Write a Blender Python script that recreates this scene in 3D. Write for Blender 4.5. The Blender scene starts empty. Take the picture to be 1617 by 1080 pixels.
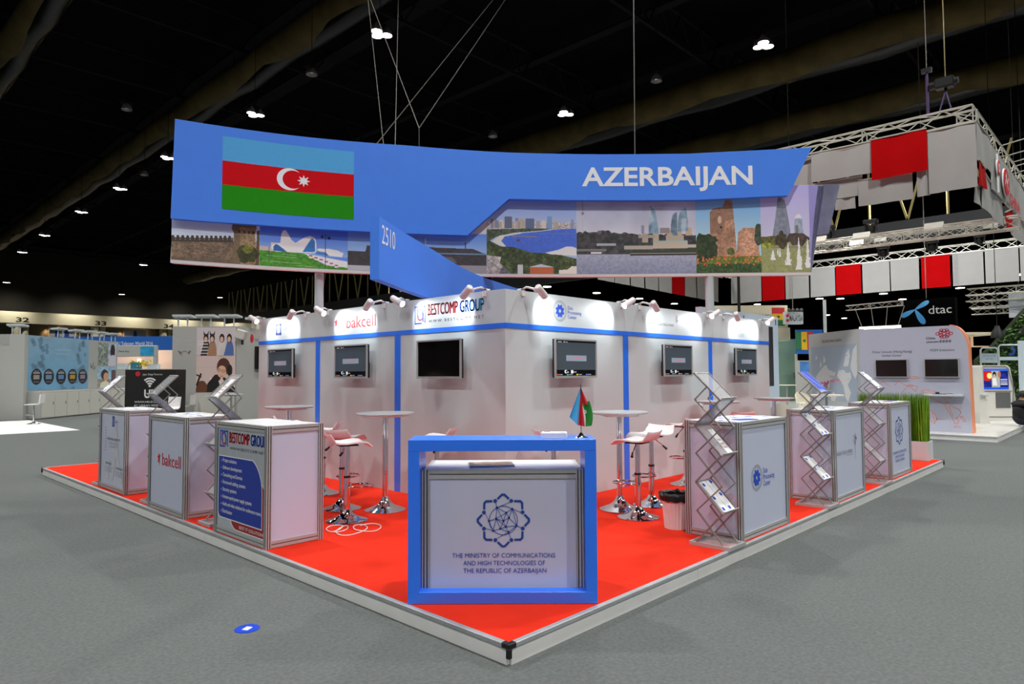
import bpy, bmesh, math, random
import numpy as np
from mathutils import Matrix, Vector

PI = math.pi
rnd = random.Random(7)
nrs = np.random.RandomState(5)
S = bpy.context.scene
COL = S.collection

# ------------------------------------------------------------------ camera, world, exposure
YAW, PIT, ROL = math.radians(43.6096), math.radians(2.6353), math.radians(-0.2961)
EYE = Vector((-2.6013, -2.5111, 1.4278))
fw = Vector((math.cos(YAW) * math.cos(PIT), math.sin(YAW) * math.cos(PIT), math.sin(PIT)))
r0 = Vector((math.sin(YAW), -math.cos(YAW), 0))
u0 = r0.cross(fw)
cr = r0 * math.cos(ROL) + u0 * math.sin(ROL)
cu = u0 * math.cos(ROL) - r0 * math.sin(ROL)
cam = bpy.data.cameras.new('camera')
cam.sensor_width = 36.0
cam.lens = 1066.2 / 1617 * 36.0
cam.clip_end = 600
cob = bpy.data.objects.new('camera', cam)
COL.objects.link(cob)
cob.matrix_world = Matrix(((cr.x, cu.x, -fw.x, EYE.x), (cr.y, cu.y, -fw.y, EYE.y), (cr.z, cu.z, -fw.z, EYE.z), (0, 0, 0, 1)))
S.camera = cob
w = bpy.data.worlds.new('hall_air')
S.world = w
w.use_nodes = True
w.node_tree.nodes['Background'].inputs[0].default_value = (0.5, 0.52, 0.55, 1)
w.node_tree.nodes['Background'].inputs[1].default_value = 0.0
S.view_settings.view_transform = 'Standard'
S.view_settings.look = 'None'
S.view_settings.gamma = 1.0
S.view_settings.use_curve_mapping = False
S.view_settings.exposure = 0.0
S.cycles.use_denoising = True
S.cycles.max_bounces = 8
S.cycles.sample_clamp_indirect = 6

GROUND = -0.115
LAMP_W = 2300.0        # one high-bay lamp
SPOT_W = 21.0         # one arm spotlight over the fascia
LAMP_COL = (1.0, 0.985, 0.955)


def hall_light(x, y, z, power, name='hall_light'):
    L = bpy.data.lights.new(name, 'SPOT')
    L.spot_size = math.radians(132)
    L.spot_blend = 0.5
    L.shadow_soft_size = 0.3
    L.energy = power
    L.color = LAMP_COL
    o = bpy.data.objects.new(name, L)
    o.location = (x, y, z)
    COL.objects.link(o)
    return o


# the hall's lit lamps: rows every 10 m, a lit lamp every 9 m
for ix in range(-3, 6):
    for iy in range(-4, 8):
        lx, ly = 0.6 + 10 * ix, 7.1 + 9 * iy
        if (ix, iy) == (3, 0) or ix == -3:      # a dark spot in the row above the pavilion, and rows left switched off
            continue
        if math.hypot(lx - 4, ly - 4) < 62:
            hall_light(lx, ly, 12.82, LAMP_W * (0.72 if lx < -5 else 1.0) * (1.15 if ly < 0 else 1.0))
for lx, ly in ((14.4, 99.8), (28.4, 103.9), (40.0, 98.3), (21.6, 80), (10.7, 70), (33, 88)):
    hall_light(lx, ly, 12.82, LAMP_W)

# ------------------------------------------------------------------ helpers
E1 = Vector((math.sin(YAW), -math.cos(YAW), 0))       # the diagonal the big banner runs along
E2 = Vector((math.cos(YAW), math.sin(YAW), 0))
RZ = YAW - PI / 2                                      # turns local x to E1, local y to E2


def dg(L, d, z=0.0):
    """A point L metres along the diagonal, d metres across it, from the corner point in front of the platform."""
    p = Vector((EYE.x, EYE.y, 0)) + E1 * L + E2 * d
    return Vector((p.x, p.y, z))


def lin(c):
    a = np.asarray(c, float) / 255.0
    return np.where(a <= 0.04045, a / 12.92, ((a + 0.055) / 1.055) ** 2.4)


MATS = {}


def mat(name, c=(200, 200, 200), rough=0.5, metal=0.0, noise=0.0, nscale=20.0, bump=0.0, bscale=150.0, spec=0.5,
        emit=None, es=0.0, trans=0.0, alpha=1.0, attr=False, coat=0.0):
    if name in MATS:
        return MATS[name]
    m = bpy.data.materials.new(name)
    m.use_nodes = True
    nt = m.node_tree
    b = nt.nodes['Principled BSDF']
    col = [float(v) for v in lin(c)] + [1]
    b.inputs['Base Color'].default_value = col
    b.inputs['Roughness'].default_value = rough
    b.inputs['Metallic'].default_value = metal
    b.inputs['Specular IOR Level'].default_value = spec
    b.inputs['Coat Weight'].default_value = coat
    if trans:
        b.inputs['Transmission Weight'].default_value = trans
        b.inputs['IOR'].default_value = 1.2
    if alpha < 1:
        b.inputs['Alpha'].default_value = alpha
    if attr:
        a = nt.nodes.new('ShaderNodeAttribute')
        a.attribute_name = 'Col'
        nt.links.new(a.outputs['Color'], b.inputs['Base Color'])
        if es:
            nt.links.new(a.outputs['Color'], b.inputs['Emission Color'])
            b.inputs['Emission Strength'].default_value = es
    elif emit is not None:
        b.inputs['Emission Color'].default_value = [float(v) for v in lin(emit)] + [1]
        b.inputs['Emission Strength'].default_value = es
    tc = None
    if noise:
        tc = nt.nodes.new('ShaderNodeTexCoord')
        n = nt.nodes.new('ShaderNodeTexNoise')
        n.inputs['Scale'].default_value = nscale
        n.inputs['Detail'].default_value = 4
        nt.links.new(tc.outputs['Object'], n.inputs['Vector'])
        rp = nt.nodes.new('ShaderNodeValToRGB')
        rp.color_ramp.elements[0].position = 0.3
        rp.color_ramp.elements[1].position = 0.7
        k0, k1 = 1 - noise, 1 + noise
        rp.color_ramp.elements[0].color = [min(1, v * k0) for v in col[:3]] + [1]
        rp.color_ramp.elements[1].color = [min(1, v * k1) for v in col[:3]] + [1]
        nt.links.new(n.outputs['Fac'], rp.inputs['Fac'])
        nt.links.new(rp.outputs['Color'], b.inputs['Base Color'])
    if bump:
        tc = tc or nt.nodes.new('ShaderNodeTexCoord')
        n2 = nt.nodes.new('ShaderNodeTexNoise')
        n2.inputs['Scale'].default_value = bscale
        n2.inputs['Detail'].default_value = 3
        nt.links.new(tc.outputs['Object'], n2.inputs['Vector'])
        bp = nt.nodes.new('ShaderNodeBump')
        bp.inputs['Strength'].default_value = bump
        bp.inputs['Distance'].default_value = 0.01
        nt.links.new(n2.outputs['Fac'], bp.inputs['Height'])
        nt.links.new(bp.outputs['Normal'], b.inputs['Normal'])
    MATS[name] = m
    return m


def ramp_mat(name, stops, axis=0):
    """Printed ink running from one colour to the next along the lettering."""
    m = bpy.data.materials.new(name)
    m.use_nodes = True
    nt = m.node_tree
    b = nt.nodes['Principled BSDF']
    tc = nt.nodes.new('ShaderNodeTexCoord')
    sx = nt.nodes.new('ShaderNodeSeparateXYZ')
    rp = nt.nodes.new('ShaderNodeValToRGB')
    nt.links.new(tc.outputs['Generated'], sx.inputs[0])
    nt.links.new(sx.outputs[axis], rp.inputs['Fac'])
    els = rp.color_ramp.elements
    while len(els) < len(stops):
        els.new(0.5)
    for e, (p, c) in zip(els, stops):
        e.position = p
        e.color = [float(v) for v in lin(c)] + [1]
    nt.links.new(rp.outputs['Color'], b.inputs['Base Color'])
    MATS[name] = m
    return m


def tag(o, label, cat, group=None, kind=None):
    if label:
        o['label'] = label
    if cat:
        o['category'] = cat
    if group:
        o['group'] = group
    if kind:
        o['kind'] = kind
    return o


def thing(name, label, cat, loc=(0, 0, 0), rz=0.0, group=None):
    o = bpy.data.objects.new(name, None)
    o.empty_display_size = 0.1
    COL.objects.link(o)
    o.location = loc
    o.rotation_euler = (0, 0, rz)
    return tag(o, label, cat, group)


def copy_tree(o, parent=None, **kw):
    c = o.copy()
    COL.objects.link(c)
    c.parent = parent
    for ch in o.children:
        copy_tree(ch, c)
    for k, v in kw.items():
        c[k] = v
    return c


class MB:
    def __init__(s):
        s.v, s.f, s.m = [], [], []
        s.mi = 0

    def add(s, vs, fs, M=None):
        k = len(s.v)
        s.v += [tuple(M @ Vector(p)) if M else tuple(p) for p in vs]
        s.f += [tuple(i + k for i in f) for f in fs]
        s.m += [s.mi] * len(fs)
        return s

    def box(s, x0, y0, z0, x1, y1, z1, M=None, bev=0.0):
        if bev:
            b = bev
            vs = []
            for z, zz in ((z0, 1), (z1, -1)):
                vs += [(x0 + b, y0 + b, z), (x1 - b, y0 + b, z), (x1 - b, y1 - b, z), (x0 + b, y1 - b, z)]
                za = z + zz * b
                vs += [(x0 + b, y0, za), (x1 - b, y0, za), (x1, y0 + b, za), (x1, y1 - b, za), (x1 - b, y1, za), (x0 + b, y1, za), (x0, y1 - b, za), (x0, y0 + b, za)]
            fs = [(3, 2, 1, 0), (12, 13, 14, 15)]
            for i in range(8):
                j = (i + 1) % 8
                fs.append((4 + i, 4 + j, 16 + j, 16 + i))
            cap = [(0, 1, 5, 4), (1, 6, 5), (1, 2, 7, 6), (2, 8, 7), (2, 3, 9, 8), (3, 10, 9), (3, 0, 11, 10), (0, 4, 11)]
            fs += cap
            fs += [tuple(12 + i for i in reversed(c)) for c in cap]
            return s.add(vs, fs, M)
        vs = [(x0, y0, z0), (x1, y0, z0), (x1, y1, z0), (x0, y1, z0), (x0, y0, z1), (x1, y0, z1), (x1, y1, z1), (x0, y1, z1)]
        return s.add(vs, [(3, 2, 1, 0), (4, 5, 6, 7), (0, 1, 5, 4), (1, 2, 6, 5), (2, 3, 7, 6), (3, 0, 4, 7)], M)

    def cyl(s, p0, p1, r0_, r1_=None, n=12, cap=True):
        r1_ = r0_ if r1_ is None else r1_
        p0, p1 = Vector(p0), Vector(p1)
        d = (p1 - p0).normalized()
        a = d.orthogonal().normalized()
        b = d.cross(a)
        vs = []
        for p, r in ((p0, r0_), (p1, r1_)):
            for i in range(n):
                t = 2 * PI * i / n
                vs.append(p + a * (r * math.cos(t)) + b * (r * math.sin(t)))
        fs = [(i, (i + 1) % n, n + (i + 1) % n, n + i) for i in range(n)]
        if cap:
            fs += [tuple(range(n - 1, -1, -1)), tuple(range(n, 2 * n))]
        return s.add(vs, fs)

    def bar(s, p0, p1, w_, h_, up=(0, 0, 1)):
        p0, p1 = Vector(p0), Vector(p1)
        d = (p1 - p0).normalized()
        a = d.cross(Vector(up))
        if a.length < 1e-5:
            a = d.orthogonal()
        a.normalize()
        b = a.cross(d)
        vs = []
        for p in (p0, p1):
            for sx, sy in ((-1, -1), (1, -1), (1, 1), (-1, 1)):
                vs.append(p + a * (sx * w_ / 2) + b * (sy * h_ / 2))
        return s.add(vs, [(3, 2, 1, 0), (4, 5, 6, 7), (0, 1, 5, 4), (1, 2, 6, 5), (2, 3, 7, 6), (3, 0, 4, 7)])

    def lathe(s, prof, n=24, c=(0, 0, 0), cap=True):
        vs = []
        for r, z in prof:
            for i in range(n):
                t = 2 * PI * i / n
                vs.append((c[0] + r * math.cos(t), c[1] + r * math.sin(t), c[2] + z))
        fs = []
        for k in range(len(prof) - 1):
            for i in range(n):
                j = (i + 1) % n
                fs.append((k * n + i, k * n + j, (k + 1) * n + j, (k + 1) * n + i))
        if cap:
            fs.append(tuple(range(n - 1, -1, -1)))
            q = (len(prof) - 1) * n
            fs.append(tuple(range(q, q + n)))
        return s.add(vs, fs)

    def tube(s, path, r, n=8, closed=False):
        P = [Vector(p) for p in path]
        m = len(P)
        vs, fs = [], []
        ref = None
        for i, p in enumerate(P):
            if closed:
                d = P[(i + 1) % m] - P[i - 1]
            else:
                d = P[min(i + 1, m - 1)] - P[max(i - 1, 0)]
            d.normalize()
            if ref is None:
                ref = d.orthogonal().normalized()
            a = (ref - d * ref.dot(d)).normalized()
            ref = a
            b = d.cross(a)
            for k in range(n):
                t = 2 * PI * k / n
                vs.append(p + a * (r * math.cos(t)) + b * (r * math.sin(t)))
        for i in range(m if closed else m - 1):
            for k in range(n):
                j, q = (i + 1) % m, (k + 1) % n
                fs.append((i * n + k, i * n + q, j * n + q, j * n + k))
        if not closed:
            fs += [tuple(range(n - 1, -1, -1)), tuple(range((m - 1) * n, m * n))]
        return s.add(vs, fs)

    def prism(s, poly, vec, M=None):
        """poly: 3-D points of a planar outline; vec: extrusion."""
        v = Vector(vec)
        P = [Vector(p) for p in poly]
        n = len(P)
        return s.add(P + [p + v for p in P], [tuple(range(n - 1, -1, -1)), tuple(range(n, 2 * n))] + [(i, (i + 1) % n, n + (i + 1) % n, n + i) for i in range(n)], M)

    def build(s, name, m, parent=None, smooth=False, label=None, kind=None):
        me = bpy.data.meshes.new(name)
        me.from_pydata(s.v, [], s.f)
        ms = m if isinstance(m, (list, tuple)) else [m]
        for q in ms:
            me.materials.append(q)
        if len(ms) > 1:
            me.polygons.foreach_set('material_index', s.m)
        bm = bmesh.new()
        bm.from_mesh(me)
        bmesh.ops.recalc_face_normals(bm, faces=bm.faces)
        bm.to_mesh(me)
        bm.free()
        if smooth:
            me.shade_smooth()
            me.set_sharp_from_angle(angle=math.radians(35))
        o = bpy.data.objects.new(name, me)
        COL.objects.link(o)
        if parent is not None:
            o.parent = parent
        if label:
            o['label'] = label
        if kind:
            o['kind'] = kind
        return o


def struct(name, mb, m, smooth=False, label=None):
    return mb.build(name, m, None, smooth, label, 'structure')


# ---- flat print on a face: local plane x right, z up, the face looks along -y; e = stand-off
def FACE(x=0.0, y=0.0, z=0.0):
    return Matrix.Translation((x, y, z)) @ Matrix.Rotation(PI / 2, 4, 'X')


TXT = {}


def text_mesh(s, bold=0.0):
    k = (s, bold)
    if k in TXT:
        return TXT[k]
    cv = bpy.data.curves.new('t', 'FONT')
    cv.body = s
    cv.size = 1
    cv.offset = bold
    cv.resolution_u = 3
    o = bpy.data.objects.new('t', cv)
    COL.objects.link(o)
    bpy.context.view_layer.update()
    me = o.to_mesh()
    V = np.array([v.co[:2] for v in me.vertices])
    F = [tuple(p.vertices) for p in me.polygons]
    o.to_mesh_clear()
    bpy.data.objects.remove(o)
    bpy.data.curves.remove(cv)
    lo, hi = V.min(0), V.max(0)
    if s == 'H':
        TXT[k] = (lo[1], hi[1])
        return TXT[k]
    yb, yh = text_mesh('H', bold)
    TXT[k] = (np.stack([(V[:, 0] - lo[0]) / (hi[0] - lo[0]), (V[:, 1] - yb) / (yh - yb)], 1), F, hi - lo)
    return TXT[k]


def text(s, x0, x1, z0, z1, m, parent, y=0.0, bold=0.0, name='lettering', mapf=None, label=None, fat=0.0):
    """Flat lettering on a face that looks along -y: x0..x1 wide, baseline at z0, capitals up to z1."""
    V, F, _ = text_mesh(s, bold)
    P = np.stack([x0 + V[:, 0] * (x1 - x0), np.full(len(V), y), z0 + V[:, 1] * (z1 - z0)], 1)
    if fat:      # a heavier cut: the strokes widened sideways
        n = len(P)
        P = np.concatenate([P + np.array([d, 0, 0]) for d in (-fat, 0, fat)])
        F = [tuple(i + k * n for i in f) for k in range(3) for f in F]
    if mapf:
        P = mapf(P)
    me = bpy.data.meshes.new(name)
    me.from_pydata([tuple(p) for p in P], [], F)
    me.materials.append(m)
    o = bpy.data.objects.new(name, me)
    COL.objects.link(o)
    o.parent = parent
    if label:
        o['label'] = label
    return o


class Ink:
    """2-D shapes in x,z printed on a face."""
    def __init__(s):
        s.v, s.f = [], []

    def poly(s, pts):
        k = len(s.v)
        s.v += list(pts)
        s.f.append(tuple(range(k, k + len(pts))))
        return s

    def ring(s, cx, cz, ro, ri, n=32, a0=0.0, a1=2 * PI, sx=1.0):
        full = abs(a1 - a0 - 2 * PI) < 1e-6
        k = len(s.v)
        m = n if full else n + 1
        for i in range(m):
            t = a0 + (a1 - a0) * i / n
            s.v += [(cx + sx * ro * math.cos(t), cz + ro * math.sin(t)), (cx + sx * ri * math.cos(t), cz + ri * math.sin(t))]
        for i in range(n):
            j = (i + 1) % m
            s.f.append((k + 2 * i, k + 2 * j, k + 2 * j + 1, k + 2 * i + 1))
        return s

    def disc(s, cx, cz, r, n=20, sx=1.0):
        return s.poly([(cx + sx * r * math.cos(2 * PI * i / n), cz + r * math.sin(2 * PI * i / n)) for i in range(n)])

    def rect(s, x0, z0, x1, z1):
        return s.poly([(x0, z0), (x1, z0), (x1, z1), (x0, z1)])

    def line(s, pts, w_):
        pts = [Vector((p[0], p[1])) for p in pts]
        n = len(pts)
        L = []
        for i, p in enumerate(pts):
            a = (pts[i] - pts[i - 1]).normalized() if i else None
            b = (pts[i + 1] - pts[i]).normalized() if i < n - 1 else None
            t = ((a or b) + (b or a)).normalized()
            nn = Vector((-t.y, t.x))
            c = max(0.5, abs(nn.dot(Vector((-(a or b).y, (a or b).x)))))
            L.append((p + nn * (w_ / 2 / c), p - nn * (w_ / 2 / c)))
        for i in range(n - 1):
            s.poly([tuple(L[i][0]), tuple(L[i + 1][0]), tuple(L[i + 1][1]), tuple(L[i][1])])
        return s

    def build(s, name, m, parent, y=0.0, mapf=None, label=None):
        P = np.array([(p[0], y, p[1]) for p in s.v])
        if mapf:
            P = mapf(P)
        me = bpy.data.meshes.new(name)
        me.from_pydata([tuple(p) for p in P], [], s.f)
        me.materials.append(m)
        o = bpy.data.objects.new(name, me)
        COL.objects.link(o)
        o.parent = parent
        if label:
            o['label'] = label
        return o


# ---- printed pictures: colour sampled on a fine grid that is part of the print itself
def vnoise(h, w_, n, seed=None):
    r = np.random.RandomState(seed) if seed is not None else nrs
    ny, nx = max(2, int(n * h / max(h, w_)) + 1), max(2, int(n * w_ / max(h, w_)) + 1)
    g = r.rand(ny + 1, nx + 1)
    y, x = np.linspace(0, ny - 1e-6, h), np.linspace(0, nx - 1e-6, w_)
    yi, xi = y.astype(int), x.astype(int)
    fy, fx = (y - yi)[:, None], (x - xi)[None]
    a = g[yi][:, xi] * (1 - fx) + g[yi][:, xi + 1] * fx
    b = g[yi + 1][:, xi] * (1 - fx) + g[yi + 1][:, xi + 1] * fx
    return a * (1 - fy) + b * fy


class Cv:
    def __init__(s, w_, h, c):
        w_, h = int(w_ * 1.7), int(h * 1.7)
        s.w, s.h = w_, h
        s.a = np.ones((h, w_, 3)) * np.array(c, float)
        s.U, s.V = np.meshgrid(np.linspace(0, 1, w_), np.linspace(0, 1, h))

    def put(s, mask, c, k=1.0):
        s.a[mask] = s.a[mask] * (1 - k) + np.array(c, float) * k
        return s

    def grad(s, v0, v1, c0, c1, mask=None):
        t = np.clip((s.V - v0) / (v1 - v0), 0, 1)[..., None]
        g = np.array(c0) * (1 - t) + np.array(c1) * t
        m = (s.V >= v0) & (s.V <= v1) if mask is None else mask
        s.a[m] = g[m]
        return s

    def rect(s, u0_, v0, u1, v1, c, k=1.0):
        return s.put((s.U >= u0_) & (s.U <= u1) & (s.V >= v0) & (s.V <= v1), c, k)

    def pm(s, pts):
        ins = np.zeros(s.U.shape, bool)
        n = len(pts)
        for i in range(n):
            (x0, y0), (x1, y1) = pts[i], pts[(i + 1) % n]
            if y0 == y1:
                continue
            c = (y0 > s.V) != (y1 > s.V)
            ins ^= c & (s.U < (x1 - x0) * (s.V - y0) / (y1 - y0) + x0)
        return ins

    def poly(s, pts, c, k=1.0):
        return s.put(s.pm(pts), c, k)

    def em(s, u, v, ru, rv):
        return ((s.U - u) / ru) ** 2 + ((s.V - v) / rv) ** 2 <= 1

    def ell(s, u, v, ru, rv, c, k=1.0):
        return s.put(s.em(u, v, ru, rv), c, k)

    def line(s, u0_, v0, u1, v1, w_, c, k=1.0):
        dx, dy = u1 - u0_, v1 - v0
        L = dx * dx + dy * dy
        t = np.clip(((s.U - u0_) * dx + (s.V - v0) * dy) / L, 0, 1)
        d = np.hypot(s.U - u0_ - t * dx, s.V - v0 - t * dy)
        return s.put(d < w_, c, k)

    def grain(s, amp, n, mask=None, seed=None):
        g = (1 + amp * (1.2 * vnoise(s.h, s.w, n, seed) + 0.8 * vnoise(s.h, s.w, int(n * 2.6), None if seed is None else seed + 200) - 1))[..., None]
        if mask is None:
            s.a *= g
        else:
            s.a[mask] = (s.a * g)[mask]
        return s

    def bush(s, u, v, ru, rv, c, seed=1, amp=0.5):
        m = ((s.U - u) / ru) ** 2 + ((s.V - v) / rv) ** 2 <= 0.55 + 0.8 * vnoise(s.h, s.w, 22, seed)
        s.put(m, c)
        return s.grain(amp, 30, m, seed + 1)

    def build(s, name, m, parent, mapf, label=None, gain=1.0):
        P = mapf(s.U.ravel(), s.V.ravel())
        h, w_ = s.h, s.w
        i = np.arange(h * w_).reshape(h, w_)
        F = np.stack([i[:-1, :-1], i[:-1, 1:], i[1:, 1:], i[1:, :-1]], -1).reshape(-1, 4)
        me = bpy.data.meshes.new(name)
        me.vertices.add(len(P))
        me.vertices.foreach_set('co', np.asarray(P, np.float32).ravel())
        me.loops.add(F.size)
        me.loops.foreach_set('vertex_index', F.astype(np.int32).ravel())
        me.polygons.add(len(F))
        me.polygons.foreach_set('loop_start', np.arange(0, F.size, 4, dtype=np.int32))
        me.update(calc_edges=True)
        at = me.color_attributes.new('Col', 'FLOAT_COLOR', 'POINT')
        c = np.ones((h * w_, 4), np.float32)
        c[:, :3] = np.clip(lin(np.clip(s.a, 0, 255)).reshape(-1, 3) * gain, 0, 0.92)
        at.data.foreach_set('color', c.ravel())
        me.materials.append(m)
        o = bpy.data.objects.new(name, me)
        COL.objects.link(o)
        o.parent = parent
        if label:
            o['label'] = label
        return o


def flatmap(x0, x1, z0, z1, y):
    return lambda u, v: np.stack([x0 + u * (x1 - x0), np.full_like(u, y), z0 + v * (z1 - z0)], 1)


# ------------------------------------------------------------------ materials
M_floor = mat('grey_carpet', (96, 100, 99), 0.95, noise=0.16, nscale=45, bump=0.4, bscale=140, spec=0.1)
M_red = mat('red_carpet', (217, 46, 25), 0.95, noise=0.07, nscale=3.5, bump=0.4, bscale=300, spec=0.1)
M_white = mat('white_panel', (193, 203, 206), 0.45, noise=0.015, nscale=2)
M_lilac = mat('white_laminate', (191, 197, 219), 0.35, noise=0.015, nscale=3)
M_top = mat('white_worktop', (246, 248, 250), 0.22)
M_alu = mat('brushed_aluminium', (184, 185, 185), 0.42, 0.35, noise=0.04, nscale=40)
M_alud = mat('groove_shade_and_dark_alu', (98, 95, 94), 0.6, 0.2, noise=0.02)  # darker copy of the aluminium: shade of the slots put into the colour
M_trim = mat('aluminium_trim', (174, 177, 180), 0.42, 0.4, noise=0.10, nscale=6)
M_skirt = mat('white_skirting', (226, 227, 225), 0.55, noise=0.04, nscale=5)
M_blue = mat('blue_paint', (32, 116, 248), 0.36, spec=1.0, noise=0.02, nscale=5)
M_bblue = mat('blue_banner', (67, 136, 250), 0.62, noise=0.02, nscale=4)
M_chrome = mat('chrome', (215, 215, 218), 0.08, 1.0, noise=0.02, nscale=5)
M_black = mat('black_plastic', (16, 16, 17), 0.45, noise=0.05, nscale=30)
M_seat = mat('white_seat_plastic', (238, 236, 236), 0.28, noise=0.01, nscale=5)
M_tabl = mat('grey_table_top', (172, 176, 180), 0.3, noise=0.03, nscale=12)
M_silver = mat('silver_bezel', (176, 178, 178), 0.35, 0.35, noise=0.03, nscale=20)
M_scr = mat('dark_screen', (16, 16, 15), 0.10, noise=0.05, nscale=4)
M_print = mat('printed_picture', attr=True, rough=0.55)
M_ui = mat('lit_screen', attr=True, rough=0.12, es=0.35)
M_ink = mat('navy_ink', (24, 70, 160), 0.6, noise=0.02)
M_inkd = mat('dark_ink', (40, 40, 48), 0.6, noise=0.02)
M_inkg = mat('grey_ink', (120, 128, 136), 0.6, noise=0.02)
M_inkr = mat('red_ink', (196, 28, 44), 0.6, noise=0.02)
M_inkb = mat('blue_ink', (28, 74, 190), 0.6, noise=0.02)
M_inkw = mat('white_ink', (228, 230, 232), 0.6, noise=0.02)
M_inks = mat('silver_ink', (240, 246, 252), 0.6, noise=0.02)
M_glow = mat('lamp_glow', (255, 255, 255), emit=(255, 252, 244), es=9, noise=0.01)
M_glow2 = mat('spot_glow', (255, 255, 255), emit=(250, 252, 255), es=14, noise=0.01)
M_roof = mat('dark_roof_sheet', (12, 12, 14), 0.9, spec=0.02, noise=0.15, nscale=0.6)
M_steel = mat('dark_roof_steel', (20, 20, 21), 0.8, spec=0.05, noise=0.15, nscale=2)
M_sleeve = mat('olive_duct_cloth', (68, 59, 33), 0.7, spec=0.1, noise=0.3, nscale=1.2, bump=0.6, bscale=3)
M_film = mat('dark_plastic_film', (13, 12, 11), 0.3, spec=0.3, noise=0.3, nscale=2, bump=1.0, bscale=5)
M_truss = mat('truss_aluminium', (205, 203, 192), 0.4, 0.55, noise=0.05, nscale=4)
M_wcloth = mat('white_cloth', (158, 158, 156), 0.9, spec=0.1, noise=0.03, nscale=2, bump=0.15, bscale=6)
M_rcloth = mat('red_cloth', (168, 2, 6), 0.9, spec=0.08, noise=0.06, nscale=2, bump=0.15, bscale=6)
M_cream = mat('cream_wall', (214, 206, 180), 0.7, noise=0.04, nscale=1)
M_dgrey = mat('dark_grey_metal', (74, 76, 78), 0.6, noise=0.06, nscale=1)
M_plinth = mat('glossy_white_floor', (222, 222, 218), 0.12, noise=0.01)
M_paper = mat('white_paper', (232, 234, 236), 0.6, noise=0.01)
M_flagb = mat('flag_blue', (74, 168, 220), 0.7, noise=0.02)
M_flagr = mat('flag_red', (206, 24, 34), 0.7, noise=0.02)
M_flagg = mat('flag_green', (34, 138, 40), 0.7, noise=0.02)
M_cable = mat('steel_cable', (92, 90, 80), 0.6, 0.2, noise=0.05)
M_stand = mat('stand_aluminium', (140, 138, 136), 0.4, 0.5, noise=0.04, nscale=30)
M_clear = mat('clear_acrylic', (205, 208, 210), 0.12, alpha=0.35, noise=0.01)
M_glass = mat('pale_green_glass', (150, 186, 168), 0.1, alpha=0.45, noise=0.01)

# ------------------------------------------------------------------ setting: the hall
HX0, HX1, HY0, HY1, HZ = -45.0, 190.0, -60.0, 112.0, 20.0
struct('floor', MB().box(HX0, HY0, GROUND - 0.2, HX1, HY1, GROUND), M_floor)
struct('ceiling', MB().box(HX0, HY0, HZ, HX1, HY1, HZ + 0.3), M_roof)
struct('wall_back', MB().box(HX1, HY0, GROUND, HX1 + 0.3, HY1, HZ), M_roof)
struct('wall_right', MB().box(HX0, HY0 - 0.3, GROUND, HX1, HY0, HZ), mat('dim_wall', (90, 88, 84), 0.8, noise=0.1, nscale=0.4))
struct('wall_front', MB().box(HX0 - 0.3, HY0, GROUND, HX0, HY1, HZ), MATS['dim_wall'])
struct('wall_left', MB().box(HX0, HY1 + 1.6, GROUND, HX1, HY1 + 1.9, HZ), mat('dim_block_wall', (34, 31, 25), 0.85, noise=0.12, nscale=0.5))
# roof: purlins and ribs, dark steel
for i, y in enumerate(range(-2, 104, 8)):
    mb = MB()
    for z in (17.6, 19.2):
        mb.bar((-20, y, z), (120, y, z), 0.16, 0.16)
    for k in range(0, 70):
        x = -20 + 2 * k
        mb.bar((x, y, 17.6), (x + 1, y, 19.2), 0.08, 0.08).bar((x + 1, y, 19.2), (x + 2, y, 17.6), 0.08, 0.08)
    struct('trim_%d' % (i + 1), mb, M_steel, label='dark steel roof truss under the ceiling')
for i, x in enumerate((-14, -9, -4, 1, 5, 13, 17, 25, 31, 37, 43)):
    struct('trim_%d' % (i + 21), MB().bar((x, -20, 18.7), (x, 111, 18.7), 0.5 if i % 2 else 0.9, 0.12), M_steel, label='roof strip running the length of the hall')
# cloth-covered ducts slung along the hall
for i, (x, z, rad) in enumerate(((3.72, 16.6, 0.68), (12.55, 16.75, 0.68), (30.4, 16.5, 0.8), (38.2, 16.3, 0.75), (-5.6, 16.4, 0.66))):
    t = thing('ceiling_duct', ['olive cloth duct crossing the top left corner under the roof', 'olive cloth duct running behind the left end of the blue banner', 'olive cloth duct with shiny film above the country name', 'olive cloth duct above the red and white hanging banners', 'olive cloth duct left of the frame, beyond the first two'][i], 'duct', (x, 0, z))
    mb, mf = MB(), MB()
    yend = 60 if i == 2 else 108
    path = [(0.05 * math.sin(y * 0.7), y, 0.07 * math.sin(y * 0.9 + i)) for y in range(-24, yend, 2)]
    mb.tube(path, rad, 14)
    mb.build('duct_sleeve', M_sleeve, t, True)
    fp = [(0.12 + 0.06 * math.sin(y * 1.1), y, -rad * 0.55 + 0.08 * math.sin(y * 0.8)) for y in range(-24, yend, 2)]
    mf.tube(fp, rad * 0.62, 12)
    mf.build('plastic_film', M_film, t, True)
    for k, y in enumerate(range(-16, yend - 8, 12)):
        MB().cyl((0, y, 0), (0, y, HZ - z), 0.02, n=6).build('hanger_rod', M_steel, t)

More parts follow.
